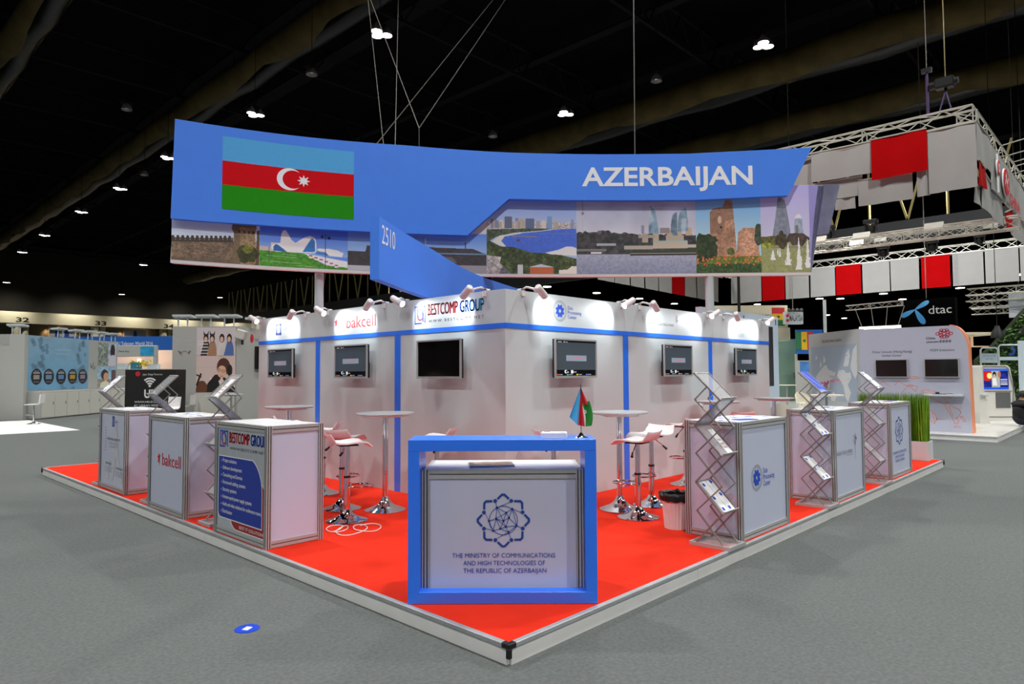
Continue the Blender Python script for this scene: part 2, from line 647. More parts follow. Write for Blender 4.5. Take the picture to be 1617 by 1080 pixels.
# lamps
def make_lamp(lit):
    t = thing('high_bay_lamp', 'x', 'lamp')
    MB().cyl((0, 0, 0.25), (0, 0, 7.01), 0.012, n=6).build('cable', M_steel, t)
    k = [(0, 0.16), (-0.2, -0.1), (0.2, -0.1)] if lit else [(0, 0)]
    MB().box(-0.25, -0.14, 0.18, 0.25, 0.2, 0.26).build('bracket', M_steel, t)
    for a, b in k:
        s = 1.0 if lit else 1.15
        MB().lathe([(0.19 * s, -0.1), (0.17 * s, 0.03), (0.1 * s, 0.13), (0.05 * s, 0.2)], 16, (a, b, 0), cap=False).build('reflector', mat('grey_reflector', (150, 150, 148), 0.35, 0.5, noise=0.03), t, True)
        if lit:
            MB().cyl((a, b, -0.1), (a, b, -0.085), 0.18, n=16).build('lens', M_glow, t)
        else:
            MB().cyl((a, b, -0.02), (a, b, 0.1), 0.06, 0.03, n=10).build('bulb', mat('unlit_bulb', (190, 190, 180), 0.3, noise=0.02), t)
    return t


lamp0, lamp1 = make_lamp(True), make_lamp(False)
lit_l = [(10.54, 16.11, 13, 'over the left third of the blue banner, nearest of its row'), (10.86, 25.98, 13, 'just above the flag print, second of its row'),
         (10.41, 35.03, 13, 'touching the left end of the blue banner'), (10.56, 43.41, 13, 'first one clear to the left of the banner end'),
         (10.59, 51.93, 13, 'second one clear to the left of the banner end'), (10.74, 63.14, 13, 'third one clear to the left of the banner end'),
         (11.18, 73.68, 13, 'fourth one clear to the left of the banner end'), (14.4, 99.83, 13, 'at the far left edge, lowest of its row'),
         (21.59, 73.71, 13, 'below the castle picture, brightest there'), (28.43, 103.9, 13, 'low between numbers 33 and 34, farthest left pair'),
         (40.03, 98.35, 13, 'low to the right of number 34'), (20.4, 16.09, 13, 'above the middle of the banner'), (20.4, 7.11, 13, 'high above the end of the country name')]
first = True
for x, y, z, l in lit_l:
    o = lamp0 if first else copy_tree(lamp0)
    first = False
    o.location = (x, y, z)
    tag(o, 'lit high-bay lamp cluster ' + l, 'lamp', 'lit ceiling lamps')
first = True
for x, y, z, l in [(10.53, 20.54, 13, 'between the two brightest lamps at upper left'), (10.61, 39.21, 13, 'beside the upper left corner of the banner'), (20.30, 11.36, 13, 'high between the two right-hand lit lamps'), (20.2, 20.42, 13, 'just above the middle of the banner top'), (6.74, 29.37, 13, 'hanging alone at upper left')]:
    o = lamp1 if first else copy_tree(lamp1)
    first = False
    o.location = (x, y, z)
    tag(o, 'unlit bell lamp ' + l, 'lamp', 'unlit ceiling lamps')
# ------------------------------------------------------------------ the platform
PL = 10.07
t = thing('stand_platform', 'square raised platform with bright red carpet and white skirting', 'platform', (0, 0, GROUND))
H0 = -GROUND
MB().box(0.035, 0.035, 0.0, PL - 0.035, PL - 0.035, H0 - 0.001).build('carpet', M_red, t, label='bright red carpet')
for nm, (x0, y0, x1, y1) in (('a', (0.012, 0.03, 0.03, PL)), ('b', (0.03, 0.012, PL, 0.03)), ('c', (0.03, PL - 0.03, PL, PL - 0.012)), ('d', (PL - 0.03, 0.03, PL - 0.012, PL - 0.03))):
    k = 5
    for i in range(k):   # skirting boards butt-jointed every two metres
        if x1 - x0 < 0.1:
            a, b = y0 + (y1 - y0) * i / k, y0 + (y1 - y0) * (i + 1) / k - 0.003
            MB().box(x0, a, 0.0, x1, b, H0 - 0.03).build('skirting_board', M_skirt, t)
        else:
            a, b = x0 + (x1 - x0) * i / k, x0 + (x1 - x0) * (i + 1) / k - 0.003
            MB().box(a, y0, 0.0, b, y1, H0 - 0.03).build('skirting_board', M_skirt, t)
for x0, y0, x1, y1 in ((0.0, 0.03, 0.036, PL - 0.03), (0.03, 0.0, PL - 0.03, 0.036), (PL - 0.036, 0.03, PL, PL - 0.03), (0.03, PL - 0.036, PL - 0.03, PL)):
    MB().box(x0, y0, H0 - 0.028, x1, y1, H0, bev=0.004).build('edge_trim', M_trim, t, label='grey aluminium edge profile')
for x, y, sx, sy in ((0, 0, 1, 1), (0, PL, 1, -1), (PL, 0, -1, 1)):
    mb = MB()
    f = lambda a, b: (min(a, b), max(a, b))
    xa, xb = f(x - sx * 0.004, x + sx * 0.055)
    ya, yb = f(y - sy * 0.004, y + sy * 0.03)
    mb.box(xa, ya, H0 - 0.026, xb, yb, H0 + 0.003, bev=0.003)
    xa, xb = f(x - sx * 0.004, x + sx * 0.03)
    ya, yb = f(y + sy * 0.03, y + sy * 0.055)
    mb.box(xa, ya, H0 - 0.026, xb, yb, H0 + 0.003, bev=0.003)
    xa, xb = f(x - sx * 0.005, x + sx * 0.022)
    ya, yb = f(y - sy * 0.005, y + sy * 0.022)
    mb.box(xa, ya, H0 - 0.075, xb, yb, H0 - 0.02, bev=0.004)
    mb.build('corner_connector', M_black, t, label='black plastic corner connector')

# ------------------------------------------------------------------ the two partition walls
WX, WY, ZT, ZB0, ZB1 = 2.4187, 2.3668, 2.306, 1.8985, 1.952
WL, WR = 5.4935, 6.5966


def partition(name, label, loc, rz, length, joints, fasc):
    t = thing(name, label, 'wall', loc, rz)
    xs = [0] + joints + [length]
    for i in range(3):
        MB().box(xs[i] + 0.001, 0, 0, xs[i + 1] - 0.001, 0.05, ZB0).build('wall_panel', M_white, t)
    fx = [0] + fasc + [length]
    for i in range(len(fx) - 1):
        MB().box(fx[i] + 0.001, -0.004, ZB1, fx[i + 1] - 0.001, 0.05, ZT).build('fascia_panel', M_white, t)
    MB().box(0, -0.007, ZB0, length, 0.05, ZB1).build('blue_band', M_blue, t, label='horizontal blue band')
    for j in joints:
        MB().box(j - 0.056, -0.006, 0, j + 0.056, -0.0005, ZB0).build('blue_strip', M_blue, t, label='upright blue strip')
    return t


wl = partition('partition_wall', 'white partition wall with blue strips on the left side, carrying three screens', (WX, WY + WL, 0), -PI / 2, WL, [7.8603 - 6.06, 7.8603 - 4.2035], [1.0, 2.0, 3.65])
wr = partition('partition_wall', 'white partition wall with blue strips on the right side, carrying three screens', (WX, WY, 0), 0, WR, [4.611 - WX, 6.866 - WX], [2.25, 4.55, 5.35])
M_gr = ramp_mat('blue_to_cyan_ink', [(0, (20, 60, 200)), (0.45, (20, 90, 220)), (1, (70, 205, 235))])
M_rr = ramp_mat('deep_red_ink', [(0, (190, 60, 70)), (1, (186, 34, 50))], 0)


def bq_logo(x0, x1, z0, z1, par, y):
    w_, h = x1 - x0, z1 - z0
    t_ = 0.09 * w_
    k = Ink()
    k.rect(x0, z0, x0 + t_, z1).rect(x0, z0, x0 + 0.66 * w_, z0 + t_).rect(x1 - t_, z0 + 0.06 * h, x1, z1).rect(x0 + 0.05 * w_, z1 - t_, x1, z1)
    k.build('logo_frame', M_inkb, par, y, label='blue square frame of the company logo')
    Ink().rect(x0 + 0.2 * w_, z0 + 0.42 * h, x0 + 0.3 * w_, z0 + 0.9 * h).ring(x0 + 0.52 * w_, z0 + 0.46 * h, 0.3 * w_, 0.2 * w_, 28, PI * 0.95, PI * 2.4).build('logo_letter', M_inkr, par, y, label='red letter b of the logo')
    Ink().rect(x0 + 0.72 * w_, z0 + 0.13 * h, x0 + 0.82 * w_, z0 + 0.6 * h).ring(x0 + 0.52 * w_, z0 + 0.58 * h, 0.3 * w_, 0.2 * w_, 28, -0.1 * PI, PI * 1.3).build('logo_letter', M_inkb, par, y - 0.0006, label='blue letter q of the logo')


def star_logo(cx, cz, r, par, y):
    k = Ink()
    P = [(-0.1, 1.0), (0.12, 0.55), (0.75, 0.75), (0.35, 0.2), (0.55, -1.0), (0.02, -0.15), (-0.55, -0.5), (-0.3, 0.1), (-0.75, 0.35), (-0.3, 0.5)]
    k.poly([(cx + 0.75 * r * a, cz + r * b) for a, b in P])
    k.build('logo_star', M_inkr, par, y, label='red runner-shaped star emblem')


def gear_logo(cx, cz, r, par, y, s=1.0):
    k = Ink()
    n = 8
    pts = []
    for i in range(n):
        for da, rr in ((-0.28, 0.52), (-0.17, 0.66), (0.17, 0.66), (0.28, 0.52)):
            a = 2 * PI * i / n + da + PI / 8
            pts.append((cx + r * rr * math.cos(a), cz + r * rr * math.sin(a)))
    m = len(pts)
    q = len(k.v)
    inner = [(cx + 0.16 * r * math.cos(math.atan2(p[1] - cz, p[0] - cx)), cz + 0.16 * r * math.sin(math.atan2(p[1] - cz, p[0] - cx))) for p in pts]
    for i in range(m):
        j = (i + 1) % m
        k.poly([pts[i], pts[j], inner[j], inner[i]])
    k.build('logo_gear', M_inkb, par, y, label='blue gear emblem')
    g = Ink().ring(cx, cz, r, 0.965 * r, 40).ring(cx, cz, 0.8 * r, 0.78 * r, 40)
    for i in range(36):
        a = 2 * PI * i / 36
        g.line([(cx + 0.84 * r * math.cos(a), cz + 0.84 * r * math.sin(a)), (cx + 0.93 * r * math.cos(a + 0.05), cz + 0.93 * r * math.sin(a + 0.05))], 0.05 * r)
    g.build('logo_ring', M_inkg, par, y, label='thin grey ring around the gear')


def tree_logo(cx, z0, z1, par, y):
    k = Ink()
    h = z1 - z0
    k.rect(cx - 0.012 * h * 2, z0, cx - 0.004, z0 + 0.6 * h).rect(cx + 0.004, z0, cx + 0.024 * h, z0 + 0.55 * h)
    for i in range(14):
        a = rnd.uniform(0.1, PI - 0.1)
        rr = rnd.uniform(0.16, 0.38) * h
        k.ring(cx + 0.55 * rr * math.cos(a), z0 + 0.6 * h + rr * math.sin(a), 0.035 * h, 0.022 * h, 10)
        k.line([(cx, z0 + 0.52 * h), (cx + 0.5 * rr * math.cos(a), z0 + 0.6 * h + 0.9 * rr * math.sin(a))], 0.006 * h)
    k.build('logo_tree', M_inkg, par, y, label='fine line tree emblem')


def ministry_logo(cx, cz, R, par, y, m=None, sx=1.0):
    m = m or mat('ministry_blue', (14, 66, 150), 0.6, noise=0.02)
    k = Ink()
    P = lambda a, r: (cx + sx * r * R * math.cos(a), cz + r * R * math.sin(a))
    for i in range(8):
        a = i * PI / 4
        d = 0.265
        k.line([P(a - d, 0.86), P(a - 0.05, 1.0), P(a + 0.05, 1.0), P(a + d, 0.86)], 0.085 * R)
        k.disc(*P(a + PI / 8, 0.82), 0.075 * R, 16, sx)
    k.build('emblem_rim', m, par, y, label='eight-pointed blue emblem rim with dots')
    g = Ink().ring(cx, cz, 0.565 * R, 0.54 * R, 40, sx=sx)
    r2 = random.Random(3)
    nodes = [(-0.25, 0.5), (0.12, 0.3), (0.35, 0.45), (-0.28, 0.07), (0.22, 0.1), (-0.56, -0.02), (0.0, -0.02), (0.1, -0.25), (0.52, -0.2), (-0.4, -0.4), (-0.12, -0.32), (0.2, -0.45)]
    E_ = [(0, 1), (1, 2), (0, 3), (1, 3), (1, 4), (2, 4), (3, 5), (3, 6), (4, 6), (6, 7), (4, 8), (7, 8), (5, 9), (3, 9), (9, 10), (6, 10), (7, 10), (10, 11), (7, 11), (8, 11), (3, 7), (1, 6), (2, 8), (3, 10), (0, 6), (4, 7)]
    for a, b in E_:
        g.line([(cx + sx * R * nodes[a][0], cz + R * nodes[a][1]), (cx + sx * R * nodes[b][0], cz + R * nodes[b][1])], 0.022 * R)
    for i, n_ in enumerate((2, 0, 0, 5, 9, 11, 11, 8)):
        a = i * PI / 4 + PI / 8
        g.line([P(a, 0.78), (cx + sx * R * nodes[n_][0], cz + R * nodes[n_][1])], 0.02 * R)
    for a, b in nodes:
        g.disc(cx + sx * R * a, cz + R * b, 0.045 * R, 10, sx)
    g.build('emblem_network', m, par, y - 0.0004, label='blue node network inside the emblem')


Y_ = -0.006
lx = lambda Yw: (WY + WL) - Yw
rx = lambda Xw: Xw - WX
# left fascia
k = Ink()
a0, a1 = lx(7.29), lx(7.13)
k.rect(a0, 2.03, a1, 2.06).rect(a0, 2.03, a0 + 0.035, 2.2).rect(a1 - 0.035, 2.03, a1, 2.2).rect(a0, 2.17, a1, 2.2)
k.build('logo_frame', M_inkb, wl, Y_, label='blue open rectangle emblem')
text('AZERTELECOM', lx(7.08), lx(6.70), 2.095, 2.14, M_inkg, wl, Y_)
star_logo(lx(5.585), 2.11, 0.085, wl, Y_)
text('bakcell', lx(5.33), lx(4.66), 2.04, 2.19, M_inkr, wl, Y_)
bq_logo(lx(3.867), lx(3.664), 2.01, 2.225, wl, Y_)
text('BESTCOMP', lx(3.62), lx(3.10), 2.105, 2.235, M_rr, wl, Y_, fat=0.006)
text('GROUP', lx(3.06), lx(2.68), 2.105, 2.235, M_gr, wl, Y_, fat=0.006)
text('W W W . B E S T C O M P . N E T', lx(3.61), lx(2.68), 2.02, 2.052, M_inkd, wl, Y_)
# right fascia
gear_logo(rx(3.304), 2.129, 0.118, wr, Y_)
for i, s in enumerate(('Data', 'Processing', 'Center')):
    text(s, rx(3.445), rx((3.54, 3.70, 3.61)[i]), 2.155 - 0.052 * i, 2.195 - 0.052 * i, M_inkb, wr, Y_)
text('HIGH TECH PARK', rx(5.36), rx(5.81), 2.065, 2.1, M_inkg, wr, Y_)
tree_logo(rx(5.885), 2.0, 2.235, wr, Y_)
ministry_logo(rx(7.89), 2.15, 0.075, wr, Y_, M_inkg)
for i, s in enumerate(('THE MINISTRY OF COMMUNICATIONS', 'AND HIGH TECHNOLOGIES OF', 'THE REPUBLIC OF AZERBAIJAN')):
    text(s, rx(7.74) + 0.02 * i, rx(8.05) - 0.02 * i, 2.043 - 0.022 * i, 2.056 - 0.022 * i, M_inkg, wr, Y_)

# ------------------------------------------------------------------ arm spotlights
def arm_spot(wall, rz, x, sx, label):
    """Clamped over the wall top at local x; the head points along the wall (sx) and down at the fascia."""
    p = Matrix.Translation(wall.location) @ Matrix.Rotation(rz, 4, 'Z') @ Vector((x, 0, ZT))
    t = thing('arm_spotlight', label, 'spotlight', p, rz, 'arm spotlights along the fascia top')
    mw = mat('white_enamel', (226, 224, 224), 0.4, noise=0.02)
    MB().box(-0.022, -0.03, -0.06, 0.022, -0.0045, 0.025, bev=0.004).box(-0.022, -0.03, 0.0005, 0.022, 0.054, 0.025, bev=0.004).build('clamp', mw, t)
    MB().tube([(0, -0.02, 0.018), (0.0, -0.06, 0.034), (sx * 0.02, -0.1, 0.024), (sx * 0.04, -0.15, 0.005)], 0.012, 8).build('arm', mw, t, True)
    MB().lathe([(0.0, -0.03), (0.024, -0.022), (0.03, 0), (0.024, 0.022), (0, 0.03)], 12, (sx * 0.045, -0.16, 0.003), cap=False).build('joint', mw, t, True)
    aim = Vector((sx * 0.66, 0.46, -0.58)).normalized()
    c = Vector((sx * 0.065, -0.195, 0.0))
    beam = aim
    aim = Vector((sx * 0.84, 0.20, -0.46)).normalized()
    b = c - aim * 0.05
    f = c + aim * 0.125
    MB().cyl(b, f, 0.036, 0.041, n=18).cyl(b - aim * 0.012, b, 0.026, 0.036, n=18).build('lamp_head', mw, t, True)
    MB().cyl(f, f + aim * 0.003, 0.036, n=18).build('lens', M_glow2, t)
    L = bpy.data.lights.new('spot_beam', 'SPOT')
    L.energy = SPOT_W
    L.spot_size = math.radians(112)
    L.spot_blend = 0.9
    L.shadow_soft_size = 0.03
    L.color = (0.93, 0.97, 1.0)
    o = bpy.data.objects.new('spot_beam', L)
    COL.objects.link(o)
    o.parent = t
    o.location = f + aim * 0.012
    o.rotation_euler = beam.to_track_quat('-Z', 'Y').to_euler()


for Yw, sx, l in ((7.765, 1, 'white arm spotlight at the far left end of the left fascia'), (6.40, -1, 'white arm spotlight right of the blue rectangle logo'), (5.80, 1, 'white arm spotlight left of the red star logo'), (4.47, -1, 'white arm spotlight right of the red company name'), (4.06, 1, 'white arm spotlight left of the framed letter logo'), (2.66, -1, 'white arm spotlight just left of the wall corner')):
    arm_spot(wl, -PI / 2, lx(Yw), sx, l)
for Xw, sx, l in ((2.68, 1, 'white arm spotlight just right of the wall corner'), (4.52, -1, 'white arm spotlight right of the gear logo'), (4.93, 1, 'white arm spotlight left of the fine grey lettering'), (6.78, -1, 'white arm spotlight right of the tree logo'), (7.3, 1, 'white arm spotlight behind the right banner post'), (8.76, -1, 'white arm spotlight at the far right end of the right fascia')):
    arm_spot(wr, 0, rx(Xw), sx, l)

# ------------------------------------------------------------------ wall screens
def screen_picture(bright):
    c = Cv(120, 76, (66, 76, 84))
    c.rect(0, 0, 1, 0.17, (16, 17, 18)).rect(0, 0.95, 1, 1, (24, 26, 28))
    c.rect(0.05, 0.945, 0.14, 0.965, (200, 205, 210)).rect(0.19, 0.94, 0.22, 0.975, (210, 214, 220)).rect(0.24, 0.945, 0.29, 0.965, (170, 175, 180))
    c.rect(0.25, 0.42, 0.76, 0.58, (136, 150, 166))
    c.rect(0.42, 0.48, 0.64, 0.53, (200, 120, 130), 0.8)
    c.ell(0.24, 0.12, 0.035, 0.05, (220, 226, 240)).ell(0.255, 0.12, 0.02, 0.03, (30, 34, 40)).rect(0.27, 0.08, 0.31, 0.12, (180, 186, 200))
    c.rect(0.36, 0.07, 0.42, 0.16, (226, 230, 240)).rect(0.42, 0.09, 0.5, 0.12, (150, 156, 170))
    for u, q in ((0.02, (210, 90, 50)), (0.26, (60, 190, 130)), (0.5, (230, 210, 60)), (0.74, (80, 130, 230))):
        c.rect(u, 0.02, u + 0.045, 0.05, q).rect(u + 0.055, 0.025, u + 0.14, 0.045, (170, 175, 182))
    return c


def wall_tv(wall, x, label, on):
    t = thing('wall_screen', label, 'screen', (Matrix.Translation(wall.location) @ Matrix.Rotation(wall.rotation_euler.z, 4, 'Z') @ Vector((x, -0.116, 1.5885))), wall.rotation_euler.z, 'flat screens on the white walls')
    W, Hh = 0.756, 0.436
    MB().box(-W / 2 + 0.005, 0.0, -Hh / 2 + 0.005, W / 2 - 0.005, 0.035, Hh / 2 - 0.005).box(-W / 2 + 0.03, 0.035, -Hh / 2 + 0.01, W / 2 - 0.03, 0.06, -0.02).build('back_cover', M_black, t)
    mb = MB()
    b = 0.017
    mb.box(-W / 2, -0.012, Hh / 2 - b, W / 2, 0.008, Hh / 2).box(-W / 2, -0.012, -Hh / 2, W / 2, 0.008, -Hh / 2 + b * 1.4)
    mb.box(-W / 2, -0.012, -Hh / 2 + b * 1.4, -W / 2 + b, 0.008, Hh / 2 - b).box(W / 2 - b, -0.012, -Hh / 2 + b * 1.4, W / 2, 0.008, Hh / 2 - b)
    mb.build('bezel', M_silver, t, label='silver bezel')
    if on:
        screen_picture(0).build('display', M_ui, t, flatmap(-W / 2 + b, W / 2 - b, -Hh / 2 + b * 1.4, Hh / 2 - b, -0.003), label='dark display with a small grey message box')
    else:
        MB().box(-W / 2 + b, -0.003, -Hh / 2 + b * 1.4, W / 2 - b, 0.0, Hh / 2 - b).build('display', M_scr, t, label='black display, switched off')
    MB().box(-0.14, 0.06, -0.1, 0.14, 0.1155, 0.1).build('wall_bracket', M_black, t)


wall_tv(wl, lx(6.937), 'silver-framed screen under the far left fascia logo', True)
wall_tv(wl, lx(5.06), 'silver-framed screen under the red company name', True)
wall_tv(wl, lx(3.298), 'blank black silver-framed screen left of the wall corner', False)
wall_tv(wr, rx(3.452), 'silver-framed screen right of the wall corner, under the gear logo', True)
wall_tv(wr, rx(5.718), 'silver-framed screen between the two blue strips on the right wall', True)
wall_tv(wr, rx(7.86), 'silver-framed screen nearest the right end of the right wall', True)

# ------------------------------------------------------------------ the curved banner, its fin and posts
BP = (0.0034, -0.0356, 0.0874, 10.578)


def bdep(L):
    return BP[0] * L ** 3 + BP[1] * L ** 2 + BP[2] * L + BP[3]


BO = dg(0, 0, 0)
e1 = np.array(E1)
e2 = np.array(E2)
bo = np.array(BO)


def bmap(L, z, off):
    L = np.asarray(L, float)
    return bo + L[..., None] * e1 + (bdep(L) - off)[..., None] * e2 + np.asarray(z, float)[..., None] * np.array([0, 0, 1.0])


def curved_slab(name, outline, off, thick, m, par, mapf=bmap, step=0.25):
    bm = bmesh.new()
    bm.faces.new([bm.verts.new((p[0], p[1], 0)) for p in outline])
    lo, hi = min(p[0] for p in outline), max(p[0] for p in outline)
    x = math.floor(lo / step) * step + step
    while x < hi - 1e-4:
        bmesh.ops.bisect_plane(bm, geom=bm.verts[:] + bm.edges[:] + bm.faces[:], plane_co=(x, 0, 0), plane_no=(1, 0, 0), dist=1e-5)
        x += step
    bm.verts.index_update()
    V = np.array([v.co[:2] for v in bm.verts])
    A = mapf(V[:, 0], V[:, 1], off)
    Bk = mapf(V[:, 0], V[:, 1], off - thick)
    n = len(V)
    mb = MB()
    mb.v = [tuple(p) for p in A] + [tuple(p) for p in Bk]
    for f in bm.faces:
        ids = [v.index for v in f.verts]
        mb.f.append(tuple(ids))
        mb.f.append(tuple(i + n for i in reversed(ids)))
    for e in bm.edges:
        if len(e.link_faces) == 1:
            a, b = e.verts[0].index, e.verts[1].index
            mb.f.append((a, b, b + n, a + n))
    bm.free()
    mb.m = [0] * len(mb.f)
    return mb.build(name, m, par, True)


bt = thing('curved_banner', 'huge curved blue banner with flag and country name overhead', 'banner')
# picture layer: white box board with prints on its face
PZ = [(-4.62, 2.945), (4.706, 2.945), (4.955, 4.375), (4.4, 4.375), (4.3, 4.8), (-4.5, 4.8), (-4.6, 3.7)]
curved_slab('picture_board', PZ, 0.0, 0.10, mat('white_board', (222, 220, 220), 0.6, noise=0.02), bt)
curved_slab('blue_face', [(-4.577, 3.528), (-3.58, 3.555), (-2.1, 3.565), (-0.684, 3.565), (-0.035, 4.152), (1.0, 4.141), (2.9, 4.13), (4.333, 4.18), (4.714, 4.933), (2.8, 4.868), (1.4, 4.872), (-0.07, 4.886), (-1.62, 4.926), (-4.55, 4.893)], 0.125, 0.10, M_bblue, bt)
# end return of the picture board, bending away
er = MB()
A = [np.array(dg(*q)) for q in ((4.93, 10.50, 4.375), (5.2, 10.56, 4.38), (5.0, 10.55, 3.60), (4.80, 10.52, 3.57))]
er.prism([Vector(p) for p in A], np.array(E2) * 0.1)
er.build('end_return', mat('grey_tower_print', (120, 122, 150), 0.6, noise=0.25, nscale=3), bt, label='narrow end panel printed with a dark tower')


def bprint(cv, L0, L1, z0, z1, label, off=0.0025):
    return cv.build('picture', M_print, bt, lambda u, v: bmap(L0 + u * (L1 - L0), z0 + v * (z1 - z0), off), label, 1.6)


# 1 castle wall
c = Cv(120, 90, (176, 188, 206))
c.grad(0, 1, (196, 204, 214), (158, 172, 198))
wallm = c.pm([(0, 0), (0.68, 0), (0.68, 0.60), (0.5, 0.56), (0.3, 0.53), (0, 0.49)])
c.put(wallm, (104, 88, 72)).grain(0.4, 55, wallm, 1).grain(0.25, 14, wallm, 2)
c.put(c.pm([(0, 0.40), (0.68, 0.49), (0.68, 0.58), (0, 0.49)]), (58, 48, 40)).put(c.pm([(0.0, 0), (0.68, 0), (0.68, 0.1), (0, 0.06)]), (88, 74, 62), 0.6)
for i in range(13):
    u = 0.015 + i * 0.052
    v = 0.50 + 0.008 * i
    c.ell(u, v, 0.017, 0.045, (56, 48, 44)).rect(u - 0.017, v - 0.04, u + 0.017, v, (56, 48, 44))
    c.rect(u + 0.02, v - 0.06, u + 0.032, v - 0.03, (150, 156, 166), 0.5)
tw = c.pm([(0.67, 0), (0.98, 0), (0.94, 0.72), (0.96, 0.86), (0.95, 1), (0.68, 1), (0.66, 0.8), (0.69, 0.7)])
c.put(tw, (126, 106, 80)).grain(0.35, 50, tw, 3)
c.put(tw & (c.U < 0.76), (84, 70, 56), 0.6).put(tw & (c.V > 0.86), (76, 62, 50), 0.7)
c.poly([(0.95, 0), (1, 0), (1, 0.82), (0.965, 0.8)], (84, 66, 46))
for u in (0.74, 0.8, 0.86, 0.91):
    c.rect(u, 0.73, u + 0.02, 0.78, (34, 28, 26))
c.bush(0.85, 0.24, 0.14, 0.2, (52, 56, 26), 5)
c.bush(0.86, 0.36, 0.07, 0.1, (98, 100, 38), 8)
bprint(c, -4.612, -3.62, 2.99, 3.61, 'print of a battlemented stone wall with round tower')
# 2 cultural centre on a lawn
c = Cv(150, 96, (84, 124, 214))
c.grad(0.3, 1, (122, 156, 226), (52, 92, 196))
c.rect(0, 0.36, 0.16, 0.46, (176, 160, 150)).rect(0.12, 0.46, 0.2, 0.56, (190, 178, 164))
lawn = c.pm([(0, 0), (1, 0), (1, 0.06), (0.72, 0.1), (0.5, 0.35), (0, 0.36)])
c.put(lawn, (62, 124, 34)).grain(0.3, 40, lawn, 4)
for a, b, d in ((0.08, 0.4, 0.25), (0.03, 0.45, 0.12), (0.25, 0.4, 0.3), (0.4, 0.65, 0.05)):
    c.line(a, d, b, d - 0.02, 0.005, (170, 190, 160), 0.7)
c.poly([(0.48, 0.35), (1, 0.2), (1, 0.05), (0.75, 0.09)], (206, 208, 220))
whi = (232, 232, 240)
c.poly([(0.12, 0.42), (0.13, 0.5), (0.18, 0.55), (0.22, 0.56), (0.23, 0.75), (0.25, 0.86), (0.28, 0.87), (0.31, 0.78), (0.345, 0.65), (0.39, 0.585), (0.44, 0.66), (0.5, 0.74), (0.55, 0.77), (0.6, 0.75), (0.625, 0.66), (0.63, 0.42), (0.6, 0.365), (0.17, 0.35)], whi)
c.poly([(0.47, 0.38), (0.52, 0.55), (0.565, 0.7), (0.59, 0.72), (0.61, 0.66), (0.615, 0.42), (0.6, 0.39)], (44, 104, 166))
c.poly([(0.15, 0.37), (0.145, 0.46), (0.17, 0.53), (0.2, 0.51), (0.26, 0.42), (0.3, 0.35)], (40, 88, 148))
c.poly([(0.64, 0.48), (0.78, 0.49), (0.88, 0.46), (0.95, 0.4), (0.93, 0.3), (0.74, 0.33), (0.64, 0.44)], (224, 224, 232))
c.poly([(0.62, 0.34), (0.64, 0.42), (0.74, 0.4), (0.78, 0.31)], (60, 110, 170))
for i in range(6):
    u, v = 0.53 + 0.06 * i, 0.31 - 0.04 * i
    c.poly([(u, v), (u + 0.07, v), (u + 0.05, v - 0.07), (u + 0.02, v - 0.07)], (214, 214, 222)).rect(u + 0.015, v - 0.03, u + 0.055, v + 0.005, (176, 70, 130) if i > 1 else (150, 90, 80))
c.line(0.735, 0.03, 0.735, 0.82, 0.005, (34, 40, 60)).line(0.69, 0.82, 0.78, 0.8, 0.005, (34, 40, 60)).ell(0.695, 0.77, 0.018, 0.03, (30, 36, 52)).ell(0.775, 0.75, 0.018, 0.03, (30, 36, 52))
c.line(0.1, 0.1, 0.1, 0.45, 0.004, (60, 66, 80))
bprint(c, -3.62, -2.466, 2.99, 3.61, 'print of a white flowing building on a lawn under blue sky')
# 3 dark stepped roof
c = Cv(150, 70, (108, 146, 214))
c.grad(0.3, 1, (150, 176, 220), (84, 124, 204))
m1 = c.pm([(0, 0.12), (0, 0.47), (0.12, 0.47), (0.13, 0.62), (0.24, 0.63), (0.25, 0.47), (0.53, 0.46), (0.53, 0.64), (0.9, 0.62), (0.97, 0.52), (1, 0.5), (1, 0.12)])
c.put(m1, (58, 54, 56)).grain(0.25, 60, m1, 6)
for v in (0.2, 0.26, 0.32, 0.38, 0.44):
    c.rect(0, v, 1, v + 0.012, (44, 42, 46), 0.7)
c.rect(0.53, 0.47, 1, 0.5, (110, 150, 190), 0.7).rect(0, 0, 1, 0.12, (158, 160, 168)).rect(0.72, 0.0, 1, 0.2, (130, 126, 128))
c.poly([(0.58, 0.26), (0.62, 0.42), (0.74, 0.4), (0.78, 0.26)], (92, 84, 82))
c.line(0.545, 0.6, 0.545, 0.85, 0.003, (190, 196, 210)).line(0.84, 0.62, 0.84, 0.78, 0.004, (60, 60, 80))
bprint(c, -2.466, -0.39, 2.99, 3.61, 'print of dark stepped brick roofs under blue sky')
# 4 bay
c = Cv(150, 130, (150, 168, 206))
c.grad(0.55, 1, (170, 180, 206), (112, 138, 204))
sea = c.pm([(0.15, 0.42), (0.2, 0.5), (0.35, 0.53), (0.6, 0.56), (0.8, 0.59), (1, 0.6), (1, 0.3), (0.6, 0.27), (0.4, 0.28), (0.2, 0.36)])
city = (c.V > 0.58) & (c.V < 0.64 + 0.08 * vnoise(c.h, c.w, 60, 9)) & ~sea
c.put(city, (172, 166, 164)).grain(0.4, 80, city, 10)
for i in range(26):
    u = rnd.uniform(0, 0.8)
    h = rnd.uniform(0.04, 0.12)
    c.rect(u, 0.6, u + rnd.uniform(0.02, 0.05), 0.62 + h, rnd.choice([(150, 146, 150), (120, 124, 140), (190, 184, 176), (164, 152, 140)]))
c.rect(0.2, 0.6, 0.28, 0.75, (90, 96, 118)).rect(0.43, 0.6, 0.53, 0.73, (84, 98, 130)).rect(0.67, 0.6, 0.725, 0.76, (110, 140, 178)).rect(0.94, 0.6, 0.97, 0.72, (120, 140, 180))
